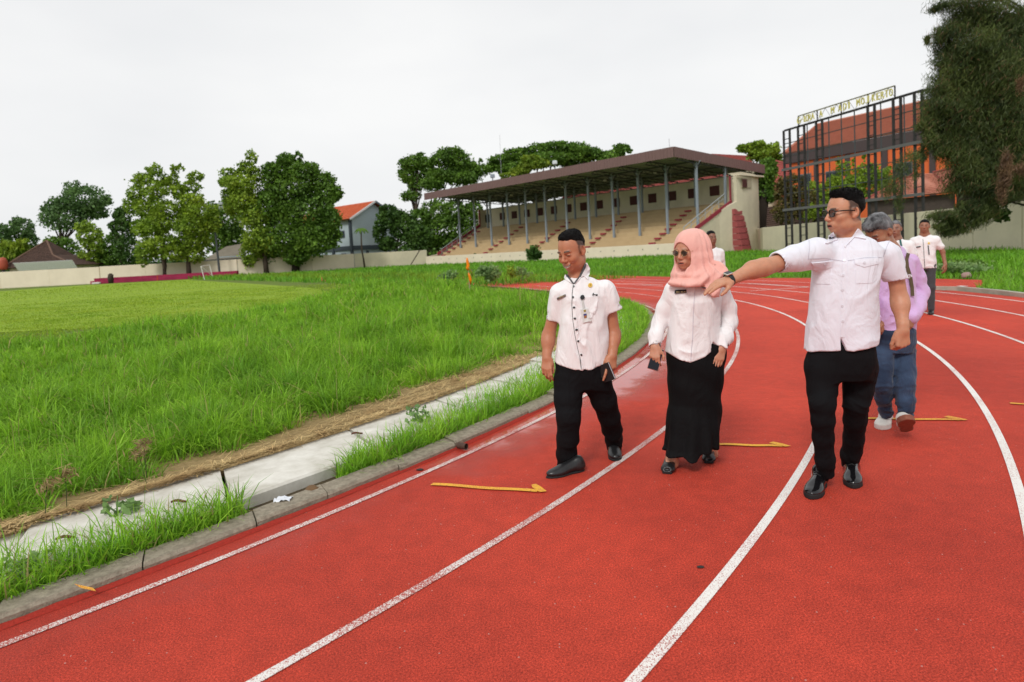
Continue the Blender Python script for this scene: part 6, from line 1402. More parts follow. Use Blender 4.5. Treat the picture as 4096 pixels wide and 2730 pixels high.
# ============ man pointing, nearest on the right
def pointing_man():
    D = 3.66; base = V(1.83, 3.72, 0)
    t = person(base, 'man in pale short-sleeved shirt and black glasses pointing left with outstretched arm')
    hc = J(3377, 850, 3.66); R = head_axes(56+toward(hc), 3, 0); s = 1.02
    body = Solid(.02); hf, H = head_fn(hc, R, s, jaw=1.02, mouth=.75, fat=.0)
    body.fn(hf, hc, .15, k=.02)
    nb = J(3398, 990, 3.70); body.cap(hc+R@(V(0, -.035, -.065)*s), nb, .054, .060, k=.03); body.cap(J(3362, 915, 3.66), J(3394, 965, 3.69), .026, .05, k=.03)
    # hidden core keeps the body one surface
    pel = J(3366, 1440, 3.68); body.cap(nb, J(3372, 1100, 3.70), .07, .10, k=.05); body.cap(J(3372, 1100, 3.70), pel, .09, .06, k=.05)
    sL, eL, wL = J(3245, 1002, 3.64), J(3052, 1071, 3.50), J(2927, 1118, 3.43)
    fL = J(3012, 1080, 3.48)
    body.cap(nb-V(0, 0, .03), sL-V(0, 0, .02), .045, .045, k=.03); body.cap(sL-V(0, 0, .02), eL, .045, .047, k=.03); body.cap(eL, fL, .046, .0455, k=.03); body.cap(fL, wL, .045, .0270, k=.03)
    sR, eR, wR = J(3568, 1008, 3.68), J(3599, 1200, 3.68), J(3612, 1322, 3.60)
    body.cap(nb-V(0, 0, .03), sR-V(0, 0, .02), .045, .045, k=.03); body.cap(sR-V(0, 0, .02), eR, .045, .043, k=.03); body.cap(eR, J(3602, 1225, 3.66), .044, .0425, k=.03); body.cap(J(3602, 1225, 3.66), wR, .0425, .027, k=.03)
    X = unit(J(2800, 1160, 3.36)-wL); hand_ops(body, wL+X*.012, X, unit(V(.18, -.18, 1)), 1, [(.16, .12, .1), (.22, .15, .12), (.30, .2, .15), (.42, .3, .2)], s=1.0, thumb=(.62, 1.1))
    hand_ops(body, wR, unit(J(3610, 1400, 3.60)-wR), V(.05, -1, -.05), -1, [(1.05, 1.5, .9), (1.15, 1.5, .9), (1.2, 1.5, .9), (1.25, 1.45, .9)], s=1.06, thumb=(.55, .5))
    kn = [(J(3292, 1500, 3.66), J(3291, 1622, 3.60), J(3302, 1890, 3.74)), (J(3432, 1500, 3.70), J(3421, 1622, 3.70), J(3402, 1850, 3.92))]
    for a, b, c in kn: body.cap(pel, a, .05, .045, k=.02); body.cap(a, b, .045, .04, k=.02); body.cap(b, c, .036, .032, k=.02)
    base_t = (.52, .245, .145)
    grow('body', body, .0036, SKIN, t, lambda v: head_tone(v, hc, R, s, base_t, hairline=HAIR_3, lips=(.30, .085, .075), mouth=.75, stubble=.2))
    hs = hair_solid(hc, R, s, dict(thick=.009, line=TOP_3, amp=.004,
        fr=1.6, extra=[((0, .032, .100), (.046, .038, .024)), ((0, .0, .104), (.052, .058, .022)), ((0, -.05, .092), (.06, .05, .03))]))
    ho = grow('hair', hs, .0042, HAIRM, t); strands('strands', grow.last, hs, hc, R, s, 3200, .012, (0, .7, .5), HAIRM, ho, zmin=.062)
    spectacles(hc, R, s, t, 'square', mat('black_acetate', (.008, .008, .008), .2, .5), lens_mat('tinted_lens', (.02, .02, .018), .62), .0255, .0195)
    # shirt
    Sh = Solid(.03)
    Sh.loft(rows([(3363, 1432, 151, .155), (3364, 1400, 149, .155), (3366, 1300, 144, .160), (3374, 1200, 140, .158), (3382, 1110, 142, .148), (3388, 1050, 144, .136), (3393, 1005, 134, .112), (3396, 968, 106, .082), (3400, 944, 66, .068)], 3.68, 0), yaw=-.42, k=.03, cap_=.04)
    shL2 = J(3104, 1051, 3.535); Sl = Solid(.02); Sl.cap(J(3268, 1014, 3.66), shL2, .092, .059)
    shR2 = J(3592, 1118, 3.68); Sl.cap(J(3540, 1022, 3.68), shR2, .080, .072)
    Sh.fn(lambda P: (P-shL2)@unit(shL2-J(3268, 1012, 3.66)), shL2, .13, k=.004, mode='i') if False else None
    def cutends(P):   # sleeve openings
        u1 = unit(J(3100, 1052, 3.53)-J(3268, 1012, 3.66)); u2 = unit(V(.10, 0, -1)+V(.2, 0, 0)*.3)
        d1 = np.where(np.linalg.norm(P-shL2, axis=1) < .15, (P-shL2)@u1, -1); d2 = np.where(np.linalg.norm(P-shR2, axis=1) < .16, (P-shR2)@u2, -1); return np.maximum(d1, d2)
    Sl.fn(cutends, k=.004, mode='i'); Sl.cap(J(3130, 1046, 3.55), J(3060, 1068, 3.50), .053, .051, k=.006, mode='s'); Sl.cap(J(3588, 1085, 3.68), J(3596, 1150, 3.68), .066, .066, k=.006, mode='s'); Sh.fn(Sl, J(3390, 1040, 3.62), .55, k=.045)
    hz = J(3363, 1404, 3.55)[2]; ap = J(3372, 1352, 3.52)
    Sh.fn(lambda P: (hz-P[:, 2])+.018*np.clip((P[:, 0]-1.85)/.2, -1, 1), k=.004, mode='i')
    Sh.cap(nb+V(0, .0, .10), nb+V(0, -.01, .015), .075, .056, k=.006, mode='s')
    def slit(P):
        dz = (ap[2]-P[:, 2]); xc = ap[0]+dz*.20; return np.maximum(np.maximum(np.abs(P[:, 0]-xc)-dz*.17, -dz), P[:, 1]-3.66)
    Sh.fn(slit, k=.003, mode='s')
    zr = lambda P: .35+.75*np.clip((1.32-P[:, 2])/.3, 0, 1)+.6*np.clip((np.abs(P[:, 0]-1.86)-.15)/.08, 0, 1)
    Sf = folds(Sh, .0085, V(7.5, 7.5, 4.2), 11, lambda P: zr(P)*near_fade(P, (shL2, shR2), .08))
    shirt = grow('shirt', Sf, .0062, W2, t)
    f0 = unit(V(-.25, -1, 0)); collar_stand(nb+V(-.005, -.005, .018), nb+V(.0, -.002, .066), .0665, f0, W2, shirt, .05)
    y0, y1 = 3.1, 3.9
    Fb = lambda P: np.minimum(Sf(P), body(P)-.004)
    for poly in ([(3321, 938), (3333, 930), (3352, 962), (3306, 977), (3300, 976)], [(3385, 986), (3398, 962), (3432, 915), (3440, 925), (3463, 955), (3461, 960), (3418, 952)]):
        patch('collar_flap', poly, Fb, y0, y1, W2, shirt, off=.008, step=5)
    for poly in ([(3245, 1053), (3331, 1044), (3327, 1069), (3298, 1077), (3249, 1062)], [(3417, 1040), (3510, 1032), (3511, 1056), (3456, 1070), (3420, 1058)]): patch('pocket_flap', poly, Sf, y0, y1, W2, shirt, off=.0055, step=6)
    for poly in ([(3251, 1062), (3326, 1066), (3322, 1138), (3266, 1136), (3254, 1124)], [(3421, 1058), (3508, 1056), (3506, 1118), (3490, 1132), (3423, 1136)]): patch('pocket', poly, Sf, y0, y1, W2, shirt, off=.0022, step=7)
    patch('placket', [(3373, 978), (3391, 978), (3390, 1040), (3386, 1140), (3381, 1250), (3379, 1350), (3362, 1350), (3364, 1250), (3368, 1140), (3372, 1040)], Sf, y0, y1, W2, shirt, off=.0028, step=7)
    for x, y in ((3381, 988), (3377, 1044), (3373, 1102), (3370, 1161), (3369, 1225), (3371, 1286)): button(x, y, 5.2, Sf, y0, y1, clear, shirt, off=.0062)
    for x, y in ((3298, 1059), (3456, 1053)): button(x, y, 5.0, Sf, y0, y1, clear, shirt, off=.009)
    for ln in ([(3234, 1037), (3300, 1034), (3372, 1046)], [(3391, 1044), (3460, 1032), (3528, 1031)], [(3236, 960), (3237, 1000), (3232, 1040)], [(3560, 960), (3546, 990), (3532, 1030)]): line_patch('seam', ln, 1.8, Sf, y0, y1, seam, shirt, .0012)
    # trousers
    Tr = Solid(.03); Tr.loft(rows([(3362, 1512, 118, .12), (3363, 1480, 134, .135), (3364, 1450, 142, .14), (3365, 1420, 140, .145), (3366, 1390, 134, .14), (3366, 1330, 126, .13)], 3.68, 0), yaw=-.45, k=.05)
    A = [(J(3289, 1480, 3.68), .095), (J(3288, 1560, 3.66), .079), (J(3289, 1616, 3.61), .067), (J(3291, 1680, 3.62), .061), (J(3293, 1752, 3.66), .056), (J(3300, 1840, 3.70), .050), (J(3304, 1902, 3.73), .045)]
    B_ = [(J(3439, 1480, 3.70), .095), (J(3433, 1560, 3.70), .079), (J(3423, 1616, 3.69), .067), (J(3421, 1680, 3.74), .062), (J(3415, 1752, 3.82), .057), (J(3404, 1815, 3.88), .055), (J(3400, 1864, 3.92), .046)]
    for ch in (A, B_):
        for j_, ((p, r_), (q, r2)) in enumerate(zip(ch[:-1], ch[1:])): Tr.cap(p, q, r_, r2, k=.022 if j_ else .055)
        e, u = ch[-1][0], unit(ch[-1][0]-ch[-2][0]); Tr.fn(lambda P, e=e, u=u: np.where(np.linalg.norm(P-e, axis=1) < .12, (P-e)@u, -1), k=.004, mode='i')
    zt_ = lambda P: .5+.9*np.exp(-((P[:, 2]-.52)/.08)**2)+1.3*np.exp(-((P[:, 2]-.14)/.07)**2)+.5*np.exp(-((P[:, 2]-.9)/.1)**2)
    tr = grow('trousers', folds(Tr, .0055, V(8, 8, 11), 23, zt_), .0068, BLK, t)
    toe = gnd(3242, 2000); d = unit(V(.60, .80, 0)); shoe(t, toe+d*.305, toe, PAT, s=1.06, laces=True, name='shoe', width=1.08, chunky=.014)
    toe = gnd(3414, 1957); d = unit(V(.44, .9, 0)); shoe(t, toe+d*.295, toe, PAT, s=1.06, laces=True, name='shoe', width=1.08, chunky=.014)
    # watch on the pointing wrist
    wc = J(2916, 1120, 3.428); ax_ = unit(wL-eL); wt = thing('wristwatch', wc, 'black-strapped smartwatch with silver case on the pointing wrist', 'watch')
    Wt = Solid(.004); Wt.cap(wc-ax_*.012, wc+ax_*.012, .0405, .039, k=.002, flat=(V(0, -.3, 1), .88)); Wt.fn(lambda P: np.abs((P-wc)@ax_)-.0115, k=.003, mode='i'); Wt.cap(wc-ax_*.04, wc+ax_*.04, .0310, .0300, k=.002, mode='s', flat=(V(0, -.3, 1), .86))
    grow('strap', Wt, .0035, mat('black_watch_strap', (.015, .017, .02), .45), wt)
    up_ = unit(V(-.15, -.35, 1)); up_ = unit(up_-ax_*(up_@ax_)); cc_ = wc+up_*.038+ax_*.004; yy = np.cross(up_, ax_)
    MB().box(cc_, (.040, .036, .011), (ax_, yy, up_)).build('case', mat('silver_case', (.7, .68, .62), .2, .6, metal=.9), wt, bevel=.003); MB().box(cc_+up_*.0062, (.033, .029, .002), (ax_, yy, up_)).build('screen', mat('watch_screen', (.01, .01, .012), .08, .6), wt)
    MB().tube([cc_+yy*.018-ax_*.006, cc_+yy*.021-ax_*.006], .004, 8).build('crown', mat('silver_case', (.7, .68, .62)), wt)
    lo_c = wc-up_*.036-yy*.012; MB().box(lo_c-yy*.004, (.006, .03, .006), (ax_, yy, up_)).build('buckle', mat('silver_case', (.7, .68, .62)), wt)

# ============ smiling man with the notebook
def smiling_man():
    base = V(.42, 4.28, 0); t = person(base, 'smiling man in white short-sleeved shirt with dark buttons holding a notebook')
    hc = J(2287, 1004, 4.27); R = head_axes(38+toward(hc), 20, -2); s = 1.06
    body = Solid(.02); hf, H = head_fn(hc, R, s, jaw=1.05, smile=1.5, mouth=.35, cheek=1.1); body.fn(hf, hc, .15, k=.02)
    nb = J(2308, 1140, 4.32); body.cap(hc+R@(V(0, -.03, -.06)*s), nb, .057, .062, k=.035)
    pel = J(2328, 1470, 4.30); mid = J(2332, 1230, 4.30); body.cap(nb, mid, .07, .09, k=.05); body.cap(mid, pel, .08, .06, k=.05)
    sL, eL, wL = J(2230, 1172, 4.32), J(2194, 1345, 4.36), J(2187, 1432, 4.30); sR, eR, wR = J(2432, 1150, 4.30), J(2455, 1338, 4.32), J(2449, 1424, 4.22)
    for a, b, c in ((sL, eL, wL), (sR, eR, wR)):
        a = a-V(0, 0, .03); m = b*.72+c*.28; body.cap(nb-V(0, 0, .03), a, .04, .035, k=.03); body.cap(a, b, .040, .042, k=.03); body.cap(b, m, .043, .0415, k=.03); body.cap(m, c, .0415, .0275, k=.03)
    hand_ops(body, wL, unit(J(2187, 1500, 4.26)-wL), unit(V(-.35, -1, 0)), 1, [(.25, .5, .3), (.35, .6, .3), (.45, .65, .3), (.5, .7, .4)], s=.98, thumb=(.35, .6))
    hand_ops(body, wR, unit(J(2440, 1500, 4.18)-wR), unit(V(.35, -1, 0)), -1, [(.10, .18, .12), (.75, .7, .4), (.9, .7, .4), (1.0, .8, .4)], s=1.02, thumb=(.75, .9))
    kn = [(J(2275, 1540, 4.28), J(2275, 1660, 4.20), J(2264, 1860, 4.30)), (J(2385, 1540, 4.30), J(2436, 1668, 4.40), J(2462, 1780, 4.62))]
    for a, b, c in kn: body.cap(pel, a, .05, .045, k=.02); body.cap(a, b, .045, .04, k=.02); body.cap(b, c, .036, .032, k=.02)
    grow('body', body, .0038, SKIN, t, lambda v: head_tone(v, hc, R, s, (.45, .185, .10), hairline=HAIR_1, lips=(.30, .10, .07), smile=1.5, mouth=.35))
    hs = hair_solid(hc, R, s, dict(thick=.006, line=TOP_1, amp=.004, fr=1.6, extra=[((0, .0, .100), (.054, .056, .022)), ((0, -.045, .095), (.058, .05, .028))]))
    ho = grow('hair', hs, .0045, HAIRM, t); strands('strands', grow.last, hs, hc, R, s, 3200, .008, (0, .3, .6), HAIRM, ho, zmin=.055)
    Sh = Solid(.03); D = 4.31
    Sh.loft(rows([(2328, 1500, 109, .142), (2328, 1460, 108, .142), (2332, 1370, 101, .150), (2334, 1300, 97, .148), (2331, 1235, 94, .138), (2331, 1185, 98, .126), (2326, 1152, 93, .104), (2318, 1125, 70, .08), (2312, 1104, 44, .066)], D), yaw=.05, k=.03, cap_=.04)
    shL2, shR2 = J(2216, 1284, 4.345), J(2453, 1246, 4.30)
    Sl = Solid(.02); Sl.cap(J(2243, 1178, 4.32), shL2, .078, .058); Sl.cap(J(2420, 1164, 4.30), shR2, .074, .0655)
    def cutends(P):
        d1 = np.where(np.linalg.norm(P-shL2, axis=1) < .13, (P-shL2)@unit(V(-.15, 0, -1)), -1); d2 = np.where(np.linalg.norm(P-shR2, axis=1) < .13, (P-shR2)@unit(V(.30, 0, -1)), -1); return np.maximum(d1, d2)
    Sl.fn(cutends, k=.004, mode='i'); Sl.cap(J(2217, 1255, 4.345), J(2210, 1320, 4.35), .050, .050, k=.006, mode='s'); Sl.cap(J(2452, 1222, 4.30), J(2455, 1290, 4.31), .056, .056, k=.006, mode='s'); Sh.fn(Sl, J(2335, 1200, 4.30), .35, k=.035)
    zc, zs_, zx = J(2335, 1480, 4.17)[2], J(2218, 1440, 4.3)[2], J(2330, 1480, 4.2)[0]
    Sh.fn(lambda P: (zc+(zs_-zc)*np.clip(np.abs(P[:, 0]-zx)/.19, 0, 1.2)**2.2)-P[:, 2], k=.004, mode='i'); Sh.cap(nb+V(0, 0, .10), nb+V(0, -.02, .01), .070, .050, k=.006, mode='s')
    zr = lambda P: .45+.8*np.clip((1.22-P[:, 2])/.3, 0, 1)
    Sf = folds(Sh, .0092, V(8, 8, 4.4), 31, lambda P: zr(P)*near_fade(P, (shL2, shR2), .07)); shirt = grow('shirt', Sf, .0065, W1, t)
    dkc = mat('dark_grey_collar_lining', (.035, .037, .042), .8, noise=(120, .7, (.2, .2, .2)))
    collar_stand(nb+V(-.005, -.006, .012), nb+V(-.004, -.006, .068), .0625, unit(V(-.35, -1, 0)), W1, shirt, .055)
    y0, y1 = 3.7, 4.5
    patch('collar_lining', [(2266, 1098), (2272, 1101), (2297, 1136), (2293, 1139), (2266, 1108)], lambda P: np.minimum(Sf(P), body(P)-.003), y0, y1, dkc, shirt, off=.006, step=5)
    patch('collar_lining', [(2341, 1055), (2346, 1062), (2322, 1108), (2299, 1137), (2296, 1134), (2316, 1105)], lambda P: np.minimum(Sf(P), body(P)-.003), y0, y1, dkc, shirt, off=.006, step=5)
    Fb = lambda P: np.minimum(Sf(P), body(P)-.004)
    for poly in ([(2264, 1100), (2267, 1106), (2289, 1137), (2262, 1120), (2261, 1110)], [(2300, 1139), (2322, 1110), (2340, 1072), (2344, 1052), (2356, 1075), (2352, 1120), (2351, 1122), (2331, 1105)]): patch('collar_flap', poly, Fb, y0, y1, W1, shirt, off=.008, step=5)
    line_patch('placket_edge', [(2293, 1142), (2289, 1176), (2288, 1220), (2292, 1280), (2300, 1340), (2312, 1400), (2322, 1450), (2326, 1478)], 2.0, Sf, y0, y1, dkc, shirt, .0035)
    patch('placket', [(2295, 1142), (2304, 1142), (2303, 1220), (2307, 1280), (2316, 1340), (2328, 1400), (2340, 1476), (2328, 1478), (2313, 1400), (2301, 1340), (2293, 1280), (2290, 1220)], Sf, y0, y1, W1, shirt, off=.0026, step=6)
    for x, y in ((2295, 1147), (2293, 1190), (2297, 1231), (2300, 1275), (2306, 1320), (2314, 1365), (2325, 1420)): button(x, y, 4.2, Sf, y0, y1, dkbtn, shirt, off=.007)
    patch('chest_pocket', [(2329, 1190), (2392, 1186), (2386, 1240), (2376, 1256), (2345, 1246)], Sf, y0, y1, W1, shirt, off=.0028, step=6)
    pen = mat('black_plastic', (.015, .015, .016), .4)
    line_patch('pen_clip', [(2368, 1182), (2374, 1180), (2389, 1183)], 3, Sf, y0, y1, pen, shirt, .008); line_patch('pen_clip', [(2372, 1174), (2370, 1185)], 3.5, Sf, y0, y1, pen, shirt, .008); button(2387, 1182, 3.4, Sf, y0, y1, pen, shirt, 'pen_cap', .009)
    # name tag, brooch, badge reel and card
    tg = patch('name_tag', [(2229, 1192), (2262, 1178), (2264, 1186), (2230, 1200)], Sf, y0, y1, mat('grey_brown_tag', (.13, .11, .095), .4), t, off=.007, step=6)
    def tiny(txt, p0, p1, hgt, mt, par, off, yy0=y0, yy1=y1, f=Sf):
        """small raised lettering along p0-p1 (picture points), each letter its own strokes"""
        p0, p1 = V(*p0), V(*p1); n_ = len(txt); d = unit(p1-p0); up = V(d[1], -d[0]); W_ = np.linalg.norm(p1-p0)/n_
        ST = {'A': [((0, 0), (.5, 1)), ((.5, 1), (1, 0)), ((.25, .4), (.75, .4))], 'M': [((0, 0), (0, 1)), ((0, 1), (.5, .4)), ((.5, .4), (1, 1)), ((1, 1), (1, 0))], 'U': [((0, 1), (0, 0)), ((0, 0), (1, 0)), ((1, 0), (1, 1))], 'I': [((.5, 0), (.5, 1))],
              'N': [((0, 0), (0, 1)), ((0, 1), (1, 0)), ((1, 0), (1, 1))], 'W': [((0, 1), (.25, 0)), ((.25, 0), (.5, .7)), ((.5, .7), (.75, 0)), ((.75, 0), (1, 1))], 'L': [((0, 1), (0, 0)), ((0, 0), (1, 0))], 'D': [((0, 0), (0, 1)), ((0, 1), (1, .6)), ((1, .6), (1, .3)), ((1, .3), (0, 0))], 'R': [((0, 0), (0, 1)), ((0, 1), (1, .8)), ((1, .8), (0, .5)), ((0, .5), (1, 0))],
              'O': [((0, 0), (0, 1)), ((0, 1), (1, 1)), ((1, 1), (1, 0)), ((1, 0), (0, 0))], 'C': [((1, 1), (0, 1)), ((0, 1), (0, 0)), ((0, 0), (1, 0))], 'S': [((1, 1), (0, .8)), ((0, .8), (1, .3)), ((1, .3), (0, 0))], 'T': [((0, 1), (1, 1)), ((.5, 1), (.5, 0))], 'Y': [((0, 1), (.5, .5)), ((1, 1), (.5, .5)), ((.5, .5), (.5, 0))], 'E': [((1, 1), (0, 1)), ((0, 1), (0, 0)), ((0, .5), (.8, .5)), ((0, 0), (1, 0))]}
        q = []
        for i, ch in enumerate(txt):
            if ch not in ST: continue
            for a, b in ST[ch]: q.append([p0+d*W_*(i+.15+.7*e[0])+up*hgt*(e[1]-.5) for e in (a, b)])
        q = np.array(q); P = surf(f, q[..., 0].ravel(), q[..., 1].ravel(), yy0, yy1).reshape(-1, 2, 3); mb = MB()
        for a, b in P:
            if np.isnan(a).any() or np.isnan(b).any(): continue
            to = unit(V(0, 0, CAMH)-a); mb.bar(a+to*off, b+to*off, .0009, .0009)
        if mb.v: mb.build('lettering', mt, par)
    smiling_man.tiny = tiny
    tiny('MUNALI', (2236, 1191), (2258, 1182), 4.5, mat('gold_letter', (.65, .50, .25), .4), tg, .0095)
    br = button(2360, 1143, 8.5, Sf, y0, y1, mat('gold_brooch', (.75, .50, .08), .35, .5, metal=.4), t, 'brooch', .008)
    button(2360, 1143, 4.0, Sf, y0, y1, mat('gold_brooch_dark', (.45, .27, .04), .35), br, 'emblem', .0095)
    rl = button(2329, 1191, 9, Sf, y0, y1, mat('black_badge_reel', (.02, .02, .022), .3), t, 'badge_reel', .012)
    line_patch('badge_strap', [(2330, 1203), (2331, 1216), (2334, 1238)], 7, Sf, y0, y1, mat('clear_strap', (.55, .57, .55), .2), rl, .009)
    cd = patch('id_card', [(2321, 1240), (2352, 1235), (2363, 1286), (2332, 1293)], Sf, y0, y1, mat('white_card', (.62, .62, .60), .35), t, off=.010, step=7)
    patch('card_photo', [(2333, 1257), (2345, 1255), (2348, 1272), (2336, 1274)], Sf, y0, y1, mat('card_blue', (.05, .06, .22), .4), cd, off=.0125, step=8, rim=False); patch('card_photo', [(2335, 1264), (2345, 1262), (2347, 1272), (2337, 1274)], Sf, y0, y1, mat('card_orange', (.35, .14, .04), .4), cd, off=.0135, step=8, rim=False)
    patch('card_band', [(2333, 1242), (2342, 1240), (2343, 1247), (2335, 1249)], Sf, y0, y1, mat('card_gold', (.30, .22, .03), .4), cd, off=.0125, step=8, rim=False)
    # trousers
    Tr = Solid(.03); Tr.loft(rows([(2330, 1548, 96, .11), (2328, 1500, 106, .13), (2328, 1455, 108, .135), (2328, 1425, 104, .13)], 4.31), k=.05)
    A = [(J(2274, 1530, 4.29), .094), (J(2272, 1600, 4.25), .091), (J(2275, 1668, 4.21), .079), (J(2272, 1750, 4.24), .071), (J(2266, 1820, 4.28), .063), (J(2264, 1874, 4.31), .060)]
    B_ = [(J(2386, 1530, 4.31), .096), (J(2416, 1600, 4.35), .086), (J(2437, 1668, 4.41), .073), (J(2450, 1722, 4.50), .067), (J(2456, 1760, 4.56), .061), (J(2458, 1796, 4.61), .052)]
    for ch in (A, B_):
        for j_, ((p, r_), (q, r2)) in enumerate(zip(ch[:-1], ch[1:])): Tr.cap(p, q, r_, r2, k=.022 if j_ else .055)
        e, u = ch[-1][0], unit(ch[-1][0]-ch[-2][0]); Tr.fn(lambda P, e=e, u=u: np.where(np.linalg.norm(P-e, axis=1) < .13, (P-e)@u, -1), k=.004, mode='i')
    zt_ = lambda P: .6+1.0*np.exp(-((P[:, 2]-.15)/.10)**2)+.8*np.exp(-((P[:, 2]-.82)/.1)**2)
    grow('trousers', folds(Tr, .0065, V(6.5, 6.5, 9), 43, zt_), .0072, BLK, t)
    toe = gnd(2186, 1914); he = gnd(2303, 1888); shoe(t, toe+unit(he-toe)*.29, toe, LEA, s=1.0, name='shoe', ankle_h=.07)
    toe = gnd(2464, 1848); shoe(t, toe+unit(V(.08, 1, 0))*.27, toe, LEA, s=1.05, name='shoe', ankle_h=.08)
    # notebook
    nc = J(2427, 1490, 4.185); Lx = unit(J(2441, 1522, 4.18)-J(2416, 1462, 4.19)); nn_ = unit(V(-.55, -.83, -.05)); nn_ = unit(nn_-Lx*(nn_@Lx)); Wx = np.cross(nn_, Lx); Wx = Wx if Wx[0] > 0 else -Wx
    nbk = thing('notebook', nc, 'black notebook with white page edge held low by the smiling man', 'notebook')
    MB().box(nc+nn_*.0085, (.118, .082, .003), (Lx, Wx, nn_)).box(nc-nn_*.0085, (.118, .082, .003), (Lx, Wx, nn_)).build('cover', mat('black_leatherette', (.015, .015, .016), .5), nbk, bevel=.001)
    MB().box(nc-Wx*.002, (.113, .080, .0155), (Lx, Wx, nn_)).build('pages', mat('page_edges', (.66, .66, .70), .8), nbk)

# ============ woman in the pink headscarf
def scarf_woman():
    D = 4.2; t = person(V(1.14, 4.2, 0), 'woman in pink headscarf, sunglasses, white blouse and long black skirt')
    hc = J(2751, 1003, 4.20); R = head_axes(33+toward(hc), 9, 2); s = .98
    body = Solid(.02); hf, H = head_fn(hc, R, s, jaw=.95, mouth=.25, ears=False, cheek=1.05); body.fn(hf, hc, .15, k=.02)
    nb = J(2775, 1115, 4.25); body.cap(hc+R@(V(0, -.03, -.06)*s), nb, .05, .055, k=.03); pel = J(2778, 1440, 4.25); body.cap(nb, J(2778, 1250, 4.25), .07, .08, k=.05); body.cap(J(2778, 1250, 4.25), pel, .08, .09, k=.05)
    sL, eL, wL = J(2682, 1168, 4.26), J(2638, 1287, 4.28), J(2619, 1386, 4.18); sR, eR, wR = J(2898, 1160, 4.26), J(2920, 1288, 4.28), J(2886, 1396, 4.15)
    for a, b, c in ((sL, eL, wL), (sR, eR, wR)): body.cap(nb-V(0, 0, .04), a-V(0, 0, .02), .03, .03, k=.02); body.cap(a-V(0, 0, .02), b, .03, .028, k=.03); body.cap(b, c, .028, .024, k=.03)
    hand_ops(body, wL+V(0, -.01, 0), unit(J(2616, 1460, 4.14)-wL), unit(V(-.5, -1, .1)), 1, [(.5, .7, .4), (.6, .8, .4), (.7, .8, .4), (.7, .8, .4)], s=.90, thumb=(.9, .6))
    hand_ops(body, wR, unit(J(2866, 1470, 4.11)-wR), unit(V(.10, -1, .05)), -1, [(.15, .25, .15), (.22, .3, .2), (.28, .3, .2), (.35, .4, .3)], s=.93, thumb=(.6, .5))
    aL, aR = J(2690, 1850, 4.20), J(2848, 1815, 4.38)
    body.cap(pel, J(2725, 1640, 4.2), .07, .06, k=.04); body.cap(J(2725, 1640, 4.2), aL, .055, .036, k=.03); body.cap(pel, J(2826, 1640, 4.3), .07, .06, k=.04); body.cap(J(2826, 1640, 4.3), aR, .055, .036, k=.03)
    tL = gnd(2668, 1898); dL = unit(V(.38, .92, 0)); tR = gnd(2836, 1856); dR = unit(V(.28, .96, 0))
    for a, tt, dd in ((aL, tL, dL), (aR, tR, dR)):
        body.cap(a, tt+dd*.20+V(0, 0, .075), .034, .030, k=.03); body.cap(tt+dd*.17+V(0, 0, .06), tt+dd*.05+V(0, 0, .030), .030, .022, k=.02)
        for k in range(4): sd_ = np.cross(dd, V(0, 0, 1)); body.cap(tt+dd*.05+sd_*(.018-.012*k)+V(0, 0, .024), tt+dd*(.018+.004*k)+sd_*(.019-.0125*k)+V(0, 0, .022), .009, .008, k=.003)
    grow('body', body, .0038, SKIN, t, lambda v: head_tone(v, hc, R, s, (.50, .235, .145), lips=(.42, .12, .11), mouth=.4, female=True, brow=(.12, .05, .03)))
    spectacles(hc, R, s, t, 'round', mat('gold_wire', (.65, .42, .22), .25, .5, metal=.8), lens_mat('smoky_lens', (.035, .025, .025), .80), .0235, .0215)
    pink = cloth('pink_scarf_cloth', (.78, .42, .365), .9, .9, sheen=.15, weave=700)
    # scarf
    Sc = Solid(.03); cc = J(2773, 1000, 4.235)
    Sc.ell(cc, (.113, .122, .142), k=.03); Sc.ell(hc+R@(V(0, .0, .006)*s), (.084, .098, .130), R=R, k=.03)
    Sc.loft(rows([(2790, 1160, 106, .130), (2788, 1136, 112, .134), (2783, 1112, 104, .130), (2776, 1085, 88, .122), (2774, 1055, 75, .116), (2773, 1020, 72, .115)], 4.22), k=.03, cap_=.03)
    Sc.cap(J(2684, 1128, 4.16), J(2758, 1140, 4.08), .019, .024, k=.03); Sc.cap(J(2758, 1142, 4.06), J(2885, 1098, 4.11), .026, .040, k=.03); Sc.cap(J(2770, 1120, 4.08), J(2870, 1075, 4.15), .025, .045, k=.03)
    Sc.cap(J(2845, 1120, 4.11), J(2862, 1172, 4.085), .052, .036, k=.025, flat=(V(0, 1, 0), .6)); Sc.cap(J(2800, 1135, 4.07), J(2850, 1180, 4.08), .03, .022, k=.025, flat=(V(0, 1, 0), .6))
    # the opening for the face and the inside
    Sc.ell(hc+R@(V(0, .130, -.030)*s), (.0675, .118, .106), R=R, k=.006, mode='s'); Sc.ell(hc+R@(V(0, .070, -.034)*s), (.064, .060, .098), R=R, k=.006, mode='s')
    zc, zs_ = J(2755, 1147, 4.1)[2], J(2672, 1138, 4.15)[2]
    x0 = J(2755, 1147, 4.1)[0]; x1 = J(2850, 1147, 4.1)[0]
    Sc.fn(lambda P: (zc+(P[:, 0]-x0)*-.02+np.where(P[:, 0] > x1-.06, -.09*np.exp(-((P[:, 0]-x1-.02)/.055)**2), 0)+np.where(P[:, 0] > x1+.08, .03, 0)+np.clip((P[:, 1]-4.2)*.15, 0, .1))-P[:, 2], k=.006, mode='i')
    base_f = Sc
